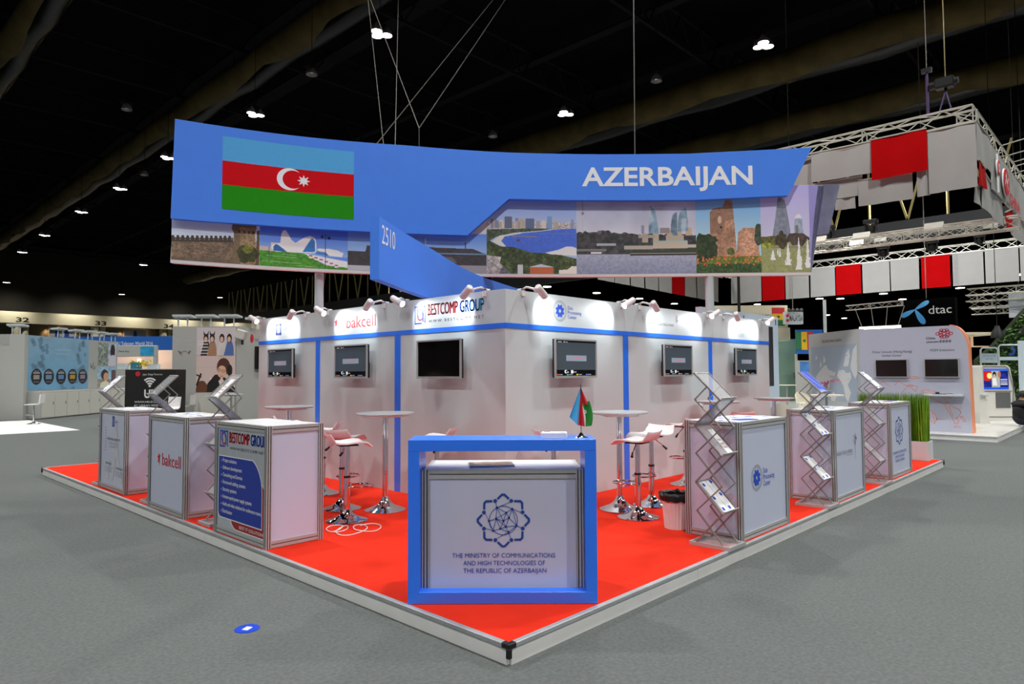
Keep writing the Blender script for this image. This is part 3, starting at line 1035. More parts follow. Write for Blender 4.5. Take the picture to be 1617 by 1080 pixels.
c.put(c.pm([(0, 0.4), (0, 0.58), (0.5, 0.6), (0.75, 0.6), (0.6, 0.57), (0.3, 0.54), (0.1, 0.48)]), (66, 78, 62)).grain(0.4, 50, c.pm([(0, 0.4), (0, 0.58), (0.75, 0.6), (0.3, 0.54), (0.1, 0.48)]), 11)
c.put(sea, (66, 98, 190)).grain(0.08, 50, sea, 12)
c.poly([(0.06, 0.42), (0.14, 0.5), (0.4, 0.55), (0.38, 0.53), (0.2, 0.49), (0.16, 0.43), (0.22, 0.35), (0.16, 0.36)], (196, 194, 188))
c.line(0.28, 0.495, 0.55, 0.49, 0.006, (130, 116, 116)).line(0.6, 0.535, 1, 0.535, 0.004, (110, 110, 140)).ell(0.35, 0.44, 0.02, 0.016, (90, 60, 70))
fg = c.pm([(0, 0), (1, 0), (1, 0.2), (0.75, 0.27), (0.5, 0.28), (0.3, 0.35), (0.15, 0.36), (0, 0.45)])
c.put(fg, (60, 72, 44)).grain(0.5, 26, fg, 13).grain(0.35, 60, fg, 14)
c.poly([(0.65, 0.28), (0.8, 0.32), (0.88, 0.36), (0.95, 0.36), (1, 0.34), (1, 0.24), (0.7, 0.26)], (200, 204, 210))
c.poly([(0, 0), (0.28, 0), (0.14, 0.14), (0.16, 0.22), (0, 0.24)], (150, 146, 144)).poly([(0.13, 0), (0.28, 0), (0.18, 0.1)], (90, 90, 96)).grain(0.4, 40, c.pm([(0, 0), (0.28, 0), (0.14, 0.14), (0.16, 0.22), (0, 0.24)]), 15)
c.rect(0.48, 0.0, 0.74, 0.09, (166, 88, 56)).poly([(0.47, 0.09), (0.6, 0.13), (0.74, 0.09)], (170, 176, 184)).rect(0.34, 0.0, 0.4, 0.12, (176, 180, 186)).poly([(0.8, 0), (1, 0), (1, 0.1), (0.94, 0.1), (0.9, 0.06), (0.8, 0.05)], (200, 194, 184))
bprint(c, -0.39, 1.033, 2.99, 4.2, 'print of a blue bay curving past a city')
# 5 skyline with three flame-shaped towers
c = Cv(190, 130, (168, 172, 190))
c.grad(0.5, 1, (186, 186, 196), (146, 152, 178)).grain(0.1, 5, None, 16)
c.grad(0, 0.28, (118, 124, 146), (146, 150, 168)).grain(0.14, 70, c.V < 0.27, 17)
hill = (c.V > 0.26) & (c.V < 0.53 + 0.05 * vnoise(c.h, c.w, 40, 18) - 0.04 * np.clip((c.U - 0.25) * 3, 0, 1))
c.put(hill, (58, 58, 60)).grain(0.5, 40, hill, 19)
for u0_, v0, u1, v1, q in ((0.17, 0.37, 0.33, 0.40, (150, 156, 160)), (0.0, 0.3, 0.25, 0.33, (110, 108, 106)), (0.4, 0.32, 0.64, 0.37, (156, 148, 138)), (0.64, 0.33, 0.93, 0.43, (168, 158, 142)), (0.75, 0.43, 0.9, 0.5, (160, 150, 136)), (0.55, 0.41, 0.6, 0.53, (158, 146, 128)), (0.64, 0.4, 0.69, 0.53, (166, 154, 136)), (0.52, 0.47, 0.66, 0.51, (150, 142, 132)), (0.76, 0.5, 0.81, 0.58, (166, 150, 130)), (0.84, 0.5, 0.885, 0.58, (170, 154, 134)), (0.915, 0.5, 0.965, 0.6, (172, 156, 136)), (0.86, 0.34, 1.0, 0.38, (168, 160, 148)), (0.545, 0.53, 0.57, 0.64, (128, 130, 150)), (0.12, 0.255, 0.21, 0.29, (206, 208, 214)), (0.18, 0.53, 0.21, 0.57, (96, 92, 100)), (0.7, 0.53, 0.78, 0.6, (130, 122, 124))):
    c.rect(u0_, v0, u1, v1, q)
c.rect(0.64, 0.42, 0.93, 0.435, (130, 164, 160))
c.put(c.pm([(0.36, 0.26), (1, 0.26), (1, 0.33), (0.8, 0.3), (0.6, 0.3), (0.4, 0.29)]), (50, 60, 44)).rect(0.45, 0.24, 1, 0.262, (44, 38, 36)).rect(0.0, 0.258, 0.45, 0.268, (70, 66, 66)).rect(0.45, 0.262, 1, 0.27, (140, 136, 136))
for P in ([(0.607, 0.53), (0.604, 0.72), (0.613, 0.88), (0.62, 0.9), (0.645, 0.87), (0.665, 0.82), (0.68, 0.68), (0.695, 0.53)], [(0.79, 0.55), (0.796, 0.68), (0.81, 0.78), (0.845, 0.815), (0.848, 0.5), (0.81, 0.5)], [(0.85, 0.55), (0.852, 0.7), (0.87, 0.82), (0.92, 0.875), (0.935, 0.7), (0.938, 0.56)]):
    mm = c.pm(P)
    c.put(mm, (104, 128, 146)).grain(0.35, 16, mm, 20)
    c.put(mm & (vnoise(c.h, c.w, 9, 21) > 0.72), (170, 180, 186), 0.7)
c.rect(0.05, 0.54, 0.058, 0.8, (176, 170, 176)).ell(0.054, 0.8, 0.012, 0.02, (120, 112, 124)).rect(0.0515, 0.8, 0.0565, 0.96, (120, 116, 130))
bprint(c, 1.033, 2.923, 2.99, 4.2, 'print of a lakeside skyline with three pointed glass towers')
# 6 stone tower and flowers
c = Cv(130, 150, (140, 180, 210))
c.grad(0.4, 1, (164, 192, 206), (96, 148, 196))
for P, q, sd in (([(0.22, 0.2), (0.22, 0.8), (0.27, 0.85), (0.42, 0.87), (0.45, 0.9), (0.46, 0.96), (0.52, 0.97), (0.57, 0.95), (0.6, 0.6), (0.63, 0.2)], (150, 114, 92), 30), ([(0.62, 0.2), (0.65, 0.53), (0.73, 0.59), (0.92, 0.59), (0.95, 0.5), (0.98, 0.2)], (166, 126, 102), 33)):
    mm = c.pm(P)
    c.put(mm, q).grain(0.28, 60, mm, sd).grain(0.2, 12, mm, sd + 1)
c.put(c.pm([(0.22, 0.55), (0.22, 0.8), (0.27, 0.85), (0.42, 0.87), (0.46, 0.96), (0.52, 0.97), (0.57, 0.95), (0.59, 0.72), (0.46, 0.68), (0.4, 0.5)]), (104, 82, 70), 0.5)
c.ell(0.37, 0.7, 0.03, 0.05, (190, 160, 136)).ell(0.39, 0.6, 0.015, 0.02, (40, 32, 30))
c.bush(0.96, 0.5, 0.06, 0.16, (54, 66, 50), 35)
c.put(c.V < 0.22, (92, 104, 46)).grain(0.4, 40, c.V < 0.22, 36)
c.bush(0.15, 0.33, 0.2, 0.2, (42, 56, 34), 37)
c.bush(0.53, 0.28, 0.06, 0.05, (64, 78, 40), 39)
c.put(c.V < 0.12, (50, 72, 40)).grain(0.5, 50, c.V < 0.12, 40)
for i in range(60):
    c.ell(rnd.random(), rnd.uniform(0.1, 0.24), 0.013, 0.011, rnd.choice([(214, 96, 54), (226, 122, 70), (190, 76, 44)]))
bprint(c, 2.923, 3.94, 2.99, 4.2, 'print of a round stone tower behind orange flowers')
# 7 towers and fountains
c = Cv(130, 170, (170, 168, 214))
c.grad(0.3, 1, (180, 180, 206), (160, 152, 220))
for P, q, sd in (([(0.22, 0.36), (0.3, 0.62), (0.36, 0.86), (0.41, 0.87), (0.5, 0.83), (0.54, 0.72), (0.6, 0.5), (0.61, 0.36)], (112, 118, 132), 41), ([(0.67, 0.4), (0.7, 0.6), (0.74, 0.66), (0.8, 0.67), (0.85, 0.62), (0.88, 0.4)], (136, 146, 164), 43)):
    mm = c.pm(P)
    c.put(mm, q).grain(0.16, 30, mm, sd)
    c.put(mm & (c.U > 0.3) & (c.V > 0.74) & (c.V < 0.755), (80, 84, 96))
c.rect(0.71, 0.42, 0.77, 0.54, (104, 104, 96)).poly([(0.69, 0.62), (0.74, 0.66), (0.8, 0.67), (0.85, 0.62)], (196, 196, 200))
c.rect(0, 0, 1, 0.36, (128, 132, 88)).grain(0.15, 40, c.V < 0.36, 44).rect(0, 0.28, 1, 0.3, (120, 110, 100))
c.bush(0.15, 0.36, 0.25, 0.06, (78, 78, 40), 45)
c.bush(0.42, 0.37, 0.12, 0.1, (60, 52, 34), 47)
c.bush(0.75, 0.38, 0.22, 0.08, (64, 52, 46), 49)
c.bush(0.1, 0.31, 0.15, 0.03, (120, 128, 44), 51)
for u, v0, v1, q in ((0.24, 0.14, 0.26, 0.05), (0.38, 0.18, 0.28, 0.025), (0.55, 0.08, 0.33, 0.06), (0.77, 0.03, 0.4, 0.055), (0.95, 0.05, 0.38, 0.05), (0.34, 0.2, 0.28, 0.02)):
    mm = (np.abs(c.U - u) < q * (1.1 - (c.V - v0) / (v1 - v0)) * (0.5 + vnoise(c.h, c.w, 50, 53))) & (c.V > v0) & (c.V < v1)
    c.put(mm, (222, 222, 230), 0.85)
bprint(c, 3.94, 4.70, 2.99, 4.37, 'print of two pointed towers behind fountains')
c = Cv(40, 60, (164, 156, 222))
mm = c.pm([(0.25, 0), (0.6, 1), (1, 1), (1, 0)])
c.put(mm, (96, 98, 130)).grain(0.2, 14, mm, 56)
c.build('picture', M_print, bt, lambda u, v: bmap(4.70 + u * (0.01 + 0.245 * v), 2.99 + v * 1.38, 0.0025), 'strip of print with the edge of a dark tower')

# flag print
fo = 0.128


def fl(name, L0, z0, L1, z1, m, l, off=fo):
    k = Ink()
    n = 8
    for i in range(n):
        k.rect(L0 + (L1 - L0) * i / n, z0, L0 + (L1 - L0) * (i + 1) / n, z1)
    return k.build(name, m, bt, 0, lambda P: bmap(P[:, 0], P[:, 2], off), l)


fl('flag_stripe', -4.028, 4.415, -2.357, 4.762, mat('flag_print_blue', (92, 178, 238), 0.8, spec=0.1, noise=0.02), 'light blue flag stripe')
fl('flag_stripe', -4.028, 4.078, -2.357, 4.415, mat('flag_print_red', (212, 18, 30), 0.8, spec=0.1, noise=0.02), 'red flag stripe')
fl('flag_stripe', -4.028, 3.731, -2.357, 4.078, mat('flag_print_green', (42, 148, 26), 0.8, spec=0.1, noise=0.02), 'green flag stripe')
k = Ink()
cx, cz = -3.215, 4.256
n = 40
oc = [(cx + 0.163 * math.cos(a), cz + 0.163 * math.sin(a)) for a in [math.radians(40 + 280 * i / n) for i in range(n + 1)]]
ix0, iz0 = oc[0]
ri = 0.135
dx = 0.125 - math.sqrt(max(0, ri * ri - 0.1048 ** 2))
ic = []
cxi = cx + 0.042
aa = math.atan2(iz0 - cz, ix0 - cxi)
for i in range(n + 1):
    a = aa + (2 * PI - 2 * aa) * i / n
    rr = math.hypot(ix0 - cxi, iz0 - cz)
    rr = rr + (0.133 - rr) * math.sin(PI * i / n) ** 0.6
    ic.append((cxi + rr * math.cos(a), cz + rr * math.sin(a)))
for i in range(n):
    k.poly([oc[i], oc[i + 1], ic[i + 1], ic[i]])
k.build('flag_crescent', M_inks, bt, 0, lambda P: bmap(P[:, 0], P[:, 2], fo + 0.002), 'white crescent')
k = Ink()
sx_, sz_ = -3.035, 4.25
pts = []
for i in range(16):
    a = PI / 2 + i * PI / 8
    rr = 0.088 if i % 2 == 0 else 0.042
    pts.append((sx_ + rr * math.cos(a), sz_ + rr * math.sin(a)))
for i in range(16):
    k.poly([pts[i], pts[(i + 1) % 16], (sx_, sz_)])
k.build('flag_star', M_inks, bt, 0, lambda P: bmap(P[:, 0], P[:, 2], fo + 0.002), 'white eight-pointed star')
text('AZERBAIJAN', 1.115, 3.785, 4.36, 4.66, M_inks, bt, bold=0.022, mapf=lambda P: bmap(P[:, 0], P[:, 2], fo), label='silver white country name')

# fin
FP = [(-1.30, 6.385), (-1.235, 6.8), (-1.175, 7.2), (-1.09, 7.65), (-0.985, 8.2), (-0.885, 8.8), (-0.775, 9.4), (-0.64, 10.0), (-0.47, 10.6), (-0.2, 11.3), (0.07, 12.0)]
fs = [0.0]
for a, b in zip(FP, FP[1:]):
    fs.append(fs[-1] + math.hypot(b[0] - a[0], b[1] - a[1]))


def fmap(s, z, off):
    s = np.asarray(s, float)
    L = np.interp(s, fs, [p[0] for p in FP])
    d = np.interp(s, fs, [p[1] for p in FP])
    # offset to the right of the run
    dL = np.interp(s, fs, np.gradient([p[0] for p in FP], fs))
    dd = np.interp(s, fs, np.gradient([p[1] for p in FP], fs))
    nrm = np.hypot(dL, dd)
    L2, d2 = L + off * dd / nrm, d - off * dL / nrm
    return bo + L2[..., None] * e1 + d2[..., None] * e2 + np.asarray(z, float)[..., None] * np.array([0, 0, 1.0])


ft = thing('banner_fin', 'curved blue fin numbered 2510 jutting forward under the banner', 'sign', (0, 0, 0))
curved_slab('fin_board', [(0, 2.325), (fs[-1], 2.325), (fs[-1], 2.93), (0, 2.93)], 0.04, 0.09, M_bblue, ft, fmap, 0.3)
text('2510', 0.07, 0.46, 2.685, 2.865, M_inks, ft, mapf=lambda P: fmap(P[:, 0], P[:, 2], 0.043))
for x, y, l in ((2.72, 6.56, 'white round post under the left part of the banner'), (7.29, 2.575, 'white round post under the right part of the banner')):
    t = thing('banner_post', l, 'post', (x, y, 0))
    MB().cyl((0, 0, 0.012), (0, 0, 2.944), 0.066, n=20).build('post_tube', M_white, t, True)
    MB().cyl((0, 0, 0), (0, 0, 0.012), 0.16, n=20).build('base_plate', M_alu, t, True)
# ropes the banner hangs from
for i, (P, Q, l) in enumerate((((-1.98, 10.42, 4.86), (-5.15, 20.4, 19.9), 'steel rope rising from the banner top, leftmost, leaning left'), ((-1.82, 10.44, 4.86), (-3.9, 23.5, 19.9), 'thin steel rope right of the leftmost rope'), ((-1.45, 10.5, 4.86), (-1.45, 10.5, 5.3), 'short upright rope on the banner top'), ((-1.45, 10.5, 5.3), (4.9, 19.14, 19.9), 'long slanting rope running up to the right'), ((-2.2, 10.35, 4.86), (5.5, 19.3, 19.9), 'second long slanting rope, lower one'), ((1.98, 10.65, 4.8), (2.05, 10.6, 20.0), 'upright chain above the letters A and Z'), ((-1.45, 10.5, 5.3), (-6.9, 20.3, 19.9), 'thin rope leaning left from the short rope'))):
    o = MB().cyl(dg(*P), dg(*Q), 0.007 if i != 5 else 0.009, n=6).build('suspension_rope', M_cable)
    tag(o, l, 'rope', 'ropes above the blue banner')
# ------------------------------------------------------------------ aluminium-framed counters
def post_profile(a):
    """Square post with two slots in each face."""
    h, g, d = a / 2, a * 0.09, a * 0.16
    side = []
    for c in (-0.22 * a, 0.22 * a):
        side += [(c - g, -h), (c - g, -h + d), (c + g, -h + d), (c + g, -h)]
    out = []
    for k in range(4):
        ca, sa = math.cos(k * PI / 2), math.sin(k * PI / 2)
        for x, y in [(-h, -h)] + side:
            out.append((x * ca - y * sa, x * sa + y * ca))
    return out


PP = post_profile(0.046)


def counter(name, label, loc, rz, w_, d, h, group, tilt=None):
    """Origin on the floor at the middle; the front looks along -y."""
    t = thing(name, label, 'counter', loc, rz, group)
    q = 0.023
    for sx in (-1, 1):
        for sy in (-1, 1):
            x, y = sx * (w_ / 2 - q), sy * (d / 2 - q)
            mb = MB().prism([(x + a, y + b, 0) for a, b in PP], (0, 0, h))
            for i, f in enumerate(mb.f):
                if len(f) == 4:
                    cx = sum(mb.v[k][0] for k in f) / 4 - x
                    cy = sum(mb.v[k][1] for k in f) / 4 - y
                    if max(abs(cx), abs(cy)) < 0.0225:
                        mb.m[i] = 1  # slot faces take the darker copy, shade painted in
            mb.build('post', [M_alu, M_alud], t)

    def rail(x0, x1, y, z0, z1, along):
        mb = MB()
        zm = (z0 + z1) / 2
        for a, b, o in ((z0, zm - 0.004, 0.0), (zm - 0.004, zm + 0.004, 0.006), (zm + 0.004, z1, 0.0)):
            mb.mi = 1 if o else 0  # rail slot gets the same painted shade
            if along == 'x':
                mb.box(x0, y - 0.014 + o, a, x1, y + 0.014 - o, b)
            else:
                mb.box(y - 0.014 + o, x0, a, y + 0.014 - o, x1, b)
        mb.build('rail', [M_alu, M_alud], t)
    for z0, z1 in ((0.004, 0.062), (h - 0.058, h)):
        for sy in (-1, 1):
            rail(-w_ / 2 + 2 * q, w_ / 2 - 2 * q, sy * (d / 2 - 0.022), z0, z1, 'x')
        for sx in (-1, 1):
            rail(-d / 2 + 2 * q, d / 2 - 2 * q, sx * (w_ / 2 - 0.022), z0, z1, 'y')
    z0, z1 = 0.062, h - 0.058
    for sy in (-1, 1):
        MB().box(-w_ / 2 + 2 * q, sy * (d / 2 - 0.02) - 0.004, z0, w_ / 2 - 2 * q, sy * (d / 2 - 0.02) + 0.004, z1).build('panel', M_lilac, t)
    for sx in (-1, 1):
        MB().box(sx * (w_ / 2 - 0.02) - 0.004, -d / 2 + 2 * q, z0, sx * (w_ / 2 - 0.02) + 0.004, d / 2 - 2 * q, z1).build('panel', M_lilac, t)
    MB().box(-w_ / 2 + 0.036, -d / 2 + 0.036, h - 0.012, w_ / 2 - 0.036, d / 2 - 0.036, h + 0.002).build('counter_top', M_top, t)
    return t


CW, CD, CH = 1.0175, 0.5205, 1.0
GA = 'square counters along the platform edge'
cL = {}
for key, s, a, l in (('best', 0.034, 2.771, 'square counter with a red, blue and grey printed list of services on its front'), ('bak', 0.030, 4.481, 'square counter with red lettering and star on a plain white front'), ('azt', 0.070, 6.407, 'square counter with small blue rectangle logo and grey drawing, farthest left')):
    cL[key] = counter('display_counter', l, (s + CD / 2, a + CW / 2, 0), -PI / 2, CW, CD, CH, GA)
for key, s, a, l in (('dpc', 0.039, 2.847, 'square counter with gear emblem and blue three-line name on its front'), ('hit', 0.037, 5.143, 'square counter with fine grey tree logo on its front'), ('min', 0.049, 7.315, 'square counter with pointed blue emblem at the far right, next to the grass')):
    cL[key] = counter('display_counter', l, (a + CW / 2, s + CD / 2, 0), 0, CW, CD, CH, GA)
YF = -CD / 2 + 0.0145           # just proud of the front panel
# BESTCOMP print
t = cL['best']
bx = lambda Yw: (2.771 + CW / 2) - Yw
w2 = CW / 2 - 0.046
MB().box(-w2, YF - 0.0015, 0.062, w2, YF, 0.942).build('poster', mat('poster_silver', (176, 182, 188), 0.5, noise=0.05, nscale=8), t, label='silver grey poster with fine upright lines')
k = Ink()
for i in range(46):
    x = -w2 + 0.01 + i * (2 * w2 - 0.02) / 45
    k.rect(x - 0.002, 0.46, x + 0.002, 0.94)
k.build('poster_lines', mat('poster_line', (156, 164, 174), 0.5, noise=0.03), t, YF - 0.002)
# red band with white rim, then the blue field with white rim
def field(pts, m1, m2, grow, y, n1, l1):
    Ink().poly(pts).build(n1, m1, t, y, label=l1)
    cx, cz = sum(p[0] for p in pts) / len(pts), sum(p[1] for p in pts) / len(pts)
    g = [(p[0] + (grow if p[0] > cx else -grow), p[1] + (grow if p[1] > cz else -grow)) for p in pts]
    g = [(min(w2, max(-w2, a)), b) for a, b in g]
    Ink().poly(g).build('field_rim', m2, t, y + 0.0004)
arc = lambda cx, cz, r, a0, a1, n=10: [(cx + r * math.cos(a0 + (a1 - a0) * i / n), cz + r * math.sin(a0 + (a1 - a0) * i / n)) for i in range(n + 1)]
red_pts = arc(-0.06, 0.2, 0.125, PI, 1.5 * PI) + [(w2, 0.075), (w2, 0.46), (0.3, 0.6), (-0.185, 0.3)]
field(red_pts, mat('poster_red', (150, 18, 26), 0.5, noise=0.04), M_inkw, 0.008, YF - 0.003, 'red_field', 'dark red band')
blue_pts = [(-w2 + 0.03, 0.69)] + [(0.22, 0.695)] + arc(0.13, 0.44, 0.275, 0.40 * PI, 0.06 * PI) + [(0.405, 0.44), (0.405, 0.15)] + [(-w2 + 0.09, 0.15)] + arc(-w2 + 0.08, 0.20, 0.05, 1.5 * PI, PI, 6)
field(blue_pts, mat('poster_blue', (26, 52, 156), 0.5, noise=0.03), M_inkw, 0.009, YF - 0.004, 'blue_field', 'blue field listing services')
bq_logo(bx(3.70), bx(3.535), 0.775, 0.925, t, YF - 0.003)
text('BESTCOMP', bx(3.50), bx(3.11), 0.822, 0.915, M_inkr, t, YF - 0.003, fat=0.005)
text('GROUP', bx(3.085), w2, 0.822, 0.915, M_inkb, t, YF - 0.003, fat=0.005, label='company word cut off at the panel edge')
text('WWW.BESTCOMP.NET', bx(3.495), w2 - 0.004, 0.762, 0.786, M_inkd, t, YF - 0.003)
for i, (s, x1) in enumerate((('Project solutions', 3.35), ('Software development', 3.245), ('Consulting and Service', 3.235), ('Structured cabling systems', 3.175), ('Security systems', 3.345), ('Uninterrupted power supply systems', 3.055), ('Audio and video solutions for conference rooms', 2.885), ('Distribution', 3.43))):
    z = 0.656 - 0.0645 * i
    text(s, bx(3.625), bx(x1), z - 0.013, z + 0.019, M_inkw, t, YF - 0.0045, 0.01)
    Ink().disc(bx(3.652), z - 0.002, 0.006, 10).build('bullet', M_inkw, t, YF - 0.0045)
text('BEST IT SOLUTIONS', bx(3.285), w2 - 0.01, 0.092, 0.118, M_inkw, t, YF - 0.0035)
# bakcell
t = cL['bak']
bk = lambda Yw: (4.481 + CW / 2) - Yw
star_logo(bk(5.215), 0.53, 0.075, t, YF - 0.002)
text('bakcell', bk(5.12), bk(4.61), 0.48, 0.605, M_inkr, t, YF - 0.002)
# aztelecom
t = cL['azt']
az = lambda Yw: (6.407 + CW / 2) - Yw
k = Ink()
k.rect(az(6.94), 0.79, az(6.865), 0.80).rect(az(6.94), 0.90, az(6.865), 0.915).rect(az(6.94), 0.79, az(6.915), 0.915).rect(az(6.89), 0.79, az(6.865), 0.915)
k.build('logo_frame', M_inkb, t, YF - 0.002, label='small blue rectangle logo')
text('AZERTELECOM', az(6.85), az(6.71), 0.838, 0.86, M_inkg, t, YF - 0.002)
gm = mat('pale_drawing', (196, 198, 206), 0.6, noise=0.08, nscale=9)
k = Ink()
k.poly([(-0.1, 0.12), (0.0, 0.3), (0.06, 0.72), (0.12, 0.9), (0.16, 0.72), (0.24, 0.4), (0.42, 0.12), (0.3, 0.12), (0.14, 0.42), (0.02, 0.12)]).poly([(-0.26, 0.12), (-0.18, 0.34), (-0.1, 0.36), (-0.16, 0.12)])
k.build('poster_drawing', gm, t, YF - 0.001, label='pale grey line drawing of a tower')
text('INTERNATIONAL CONNECTIVITY', -0.22, 0.28, 0.615, 0.645, M_inkd, t, YF - 0.002)
for i, (a, b, z) in enumerate(((-0.16, 0.2, 0.58), (-0.12, 0.2, 0.555), (-0.12, 0.16, 0.53), (-0.3, 0.02, 0.27), (-0.3, -0.02, 0.245), (-0.3, 0.0, 0.22), (0.1, 0.4, 0.24), (0.12, 0.4, 0.215), (0.12, 0.36, 0.19))):
    text('network services and data transit', a, b, z, z + 0.013, M_inkg, t, YF - 0.002)
text('SERVICES', -0.26, -0.04, 0.31, 0.335, M_inkd, t, YF - 0.002)
text('ON LINE SERVICE', 0.14, 0.4, 0.275, 0.3, M_inkd, t, YF - 0.002)
k = Ink()
for i in range(9):
    k.rect(-0.3, 0.48 + 0.035 * i, -0.26, 0.488 + 0.035 * i)
k.build('poster_scale', M_inkg, t, YF - 0.002)
# DPC
t = cL['dpc']
dp = lambda Xw: Xw - (2.847 + CW / 2)
gear_logo(dp(3.190), 0.502, 0.112, t, YF - 0.002)
for i, (s, e) in enumerate((('Data', 3.415), ('Processing', 3.563), ('Center', 3.475))):
    text(s, dp(3.325), dp(e), 0.528 - 0.057 * i, 0.572 - 0.057 * i, M_inkb, t, YF - 0.002)
t = cL['hit']
ht = lambda Xw: Xw - (5.143 + CW / 2)
text('HIGH TECH PARK', ht(5.23), ht(5.76), 0.50, 0.54, M_inkg, t, YF - 0.002)
text('REPUBLIC OF AZERBAIJAN', ht(5.56), ht(5.76), 0.475, 0.487, M_inkg, t, YF - 0.002)
tree_logo(ht(5.86), 0.41, 0.73, t, YF - 0.002)
t = cL['min']
mn = lambda Xw: Xw - (7.315 + CW / 2)
ministry_logo(mn(7.77), 0.615, 0.185, t, YF - 0.002)
for i, s in enumerate(('THE MINISTRY OF COMMUNICATIONS', 'AND HIGH TECHNOLOGIES OF', 'THE REPUBLIC OF AZERBAIJAN')):
    text(s, mn(7.44) + (0, 0.1, 0.1)[i], mn(8.10) - (0, 0.1, 0.1)[i], 0.31 - 0.055 * i, 0.345 - 0.055 * i, M_ink, t, YF - 0.002)

# the front counter inside its blue frame
FA = math.atan2(0.038 - 0.894, 0.832 - 0.025)
fc = Vector(((0.025 + 0.832) / 2, (0.894 + 0.038) / 2, 0))
FWD = math.hypot(0.807, 0.856)
t = thing('portal_frame', 'thick bright blue rectangular frame around the front counter', 'frame', fc, FA)
b, fh, fd = 0.071, 1.012, 0.31
MB().box(-FWD / 2, 0, fh - b, FWD / 2, fd, fh, bev=0.002).build('top_beam', M_blue, t)
MB().box(-FWD / 2, 0, 0.0, FWD / 2, 0.088, b + 0.002, bev=0.002).build('bottom_beam', M_blue, t)
for sx in (-1, 1):
    x0, x1 = sorted((sx * FWD / 2, sx * (FWD / 2 - b)))
    MB().box(x0, 0, b + 0.002, x1, fd, fh - b).box(x0, 0.0885, 0, x1, fd, b + 0.002).build('side_beam', M_blue, t)
FX = Matrix.Translation(fc) @ Matrix.Rotation(FA, 4, 'Z')
hz = 0.812
t = counter('display_counter', 'low square counter with ministry emblem standing inside the blue frame', FX @ Vector((0.0, 0.092 + 0.25, 0.0)), FA, 1.028, 0.5, hz, GA)
yf = -0.25 + 0.0145
ministry_logo(0.004, 0.490, 0.163, t, yf - 0.002)
for i, (s, a, e) in enumerate((('THE MINISTRY OF COMMUNICATIONS', -0.322, 0.333), ('AND HIGH TECHNOLOGIES OF', -0.252, 0.268), ('THE REPUBLIC OF AZERBAIJAN', -0.252, 0.276))):
    text(s, a, e, 0.256 - 0.0475 * i, 0.284 - 0.0475 * i, M_ink, t, yf - 0.002)

# things on the front counter and frame
t = thing('booklet', 'open brown-covered booklet lying on the front counter inside the blue frame', 'booklet', FX @ Vector((-0.08, 0.30, 0.8147)), FA + 0.12)
mb = MB()
for i in range(4):
    z = 0.002 * i
    mb.box(-0.15 + 0.004 * i, -0.1, z, 0.15 - 0.002 * i, 0.1, z + 0.0018)
mb.build('pages', M_paper, t)
cov = Cv(40, 30, (150, 130, 116))
cov.grain(0.35, 8, None, 60).rect(0.45, 0.3, 0.8, 0.6, (176, 120, 84)).grain(0.2, 20, None, 61).rect(0, 0, 0.1, 1, (120, 104, 96))
cov.build('cover', M_print, t, lambda u, v: np.stack([-0.148 + u * 0.296, -0.098 + v * 0.196, np.full_like(u, 0.0085)], 1), 'cover printed in browns')
t = thing('leaflet_stack', 'neat stack of white leaflets with blue marks beside the little flag', 'leaflets', FX @ Vector((0.335, 0.12, 1.0125)), FA - 0.08)
for i in range(6):
    o = 0.002 * math.sin(i * 2.3)
    MB().box(-0.08 + o, -0.06, 0.0055 * i, 0.08 + o, 0.07, 0.0055 * i + 0.005).build('leaflet', M_paper, t)
MB().box(-0.07, 0.03, 0.0325, -0.03, 0.055, 0.0331).box(0.03, -0.045, 0.0325, 0.07, -0.025, 0.0331).build('printed_mark', M_inkb, t, kind='stuff')
# small flag
t = thing('table_flag', 'small blue, red and green flag on a chrome stand upon the blue frame', 'flag', FX @ Vector((0.508, 0.13, 1.0125)), FA)
MB().lathe([(0.045, 0), (0.043, 0.004), (0.02, 0.012), (0.013, 0.022), (0.008, 0.03), (0.0, 0.031)], 20, cap=False).build('base', M_chrome, t, True)
MB().cyl((0, 0, 0.028), (0, 0, 0.325), 0.0035, n=8).lathe([(0.0, 0.325), (0.005, 0.33), (0.0, 0.34)], 8, cap=False).build('pole', M_chrome, t, True)


def cloth(pts_rows, th=0.0012):
    mb = MB()
    R, Cn = len(pts_rows), len(pts_rows[0])
    for sgn in (0, 1):
        k = len(mb.v)
        mb.v += [(p[0], p[1] + (th if sgn else 0), p[2]) for r in pts_rows for p in r]
        for i in range(R - 1):
            for j in range(Cn - 1):
                f = (k + i * Cn + j, k + i * Cn + j + 1, k + (i + 1) * Cn + j + 1, k + (i + 1) * Cn + j)
                mb.f.append(f if sgn else f[::-1])
    mb.m = [0] * len(mb.f)
    return mb


# the flag hangs from its corner: three drooping folds
def fold(top, bl, br, y0, y1, n=7):
    rows = []
    for i in range(n + 1):
        a = i / n
        row = []
        for j in range(7):
            b_ = j / 6
            x = top[0] * (1 - a) + (bl[0] * (1 - b_) + br[0] * b_) * a
            z = top[1] * (1 - a) + (bl[1] * (1 - b_) + br[1] * b_) * a
            row.append((x, (y0 + (y1 - y0) * b_) * a + 0.012 * a * math.sin(b_ * PI * 2), z))
        rows.append(row)
    return rows


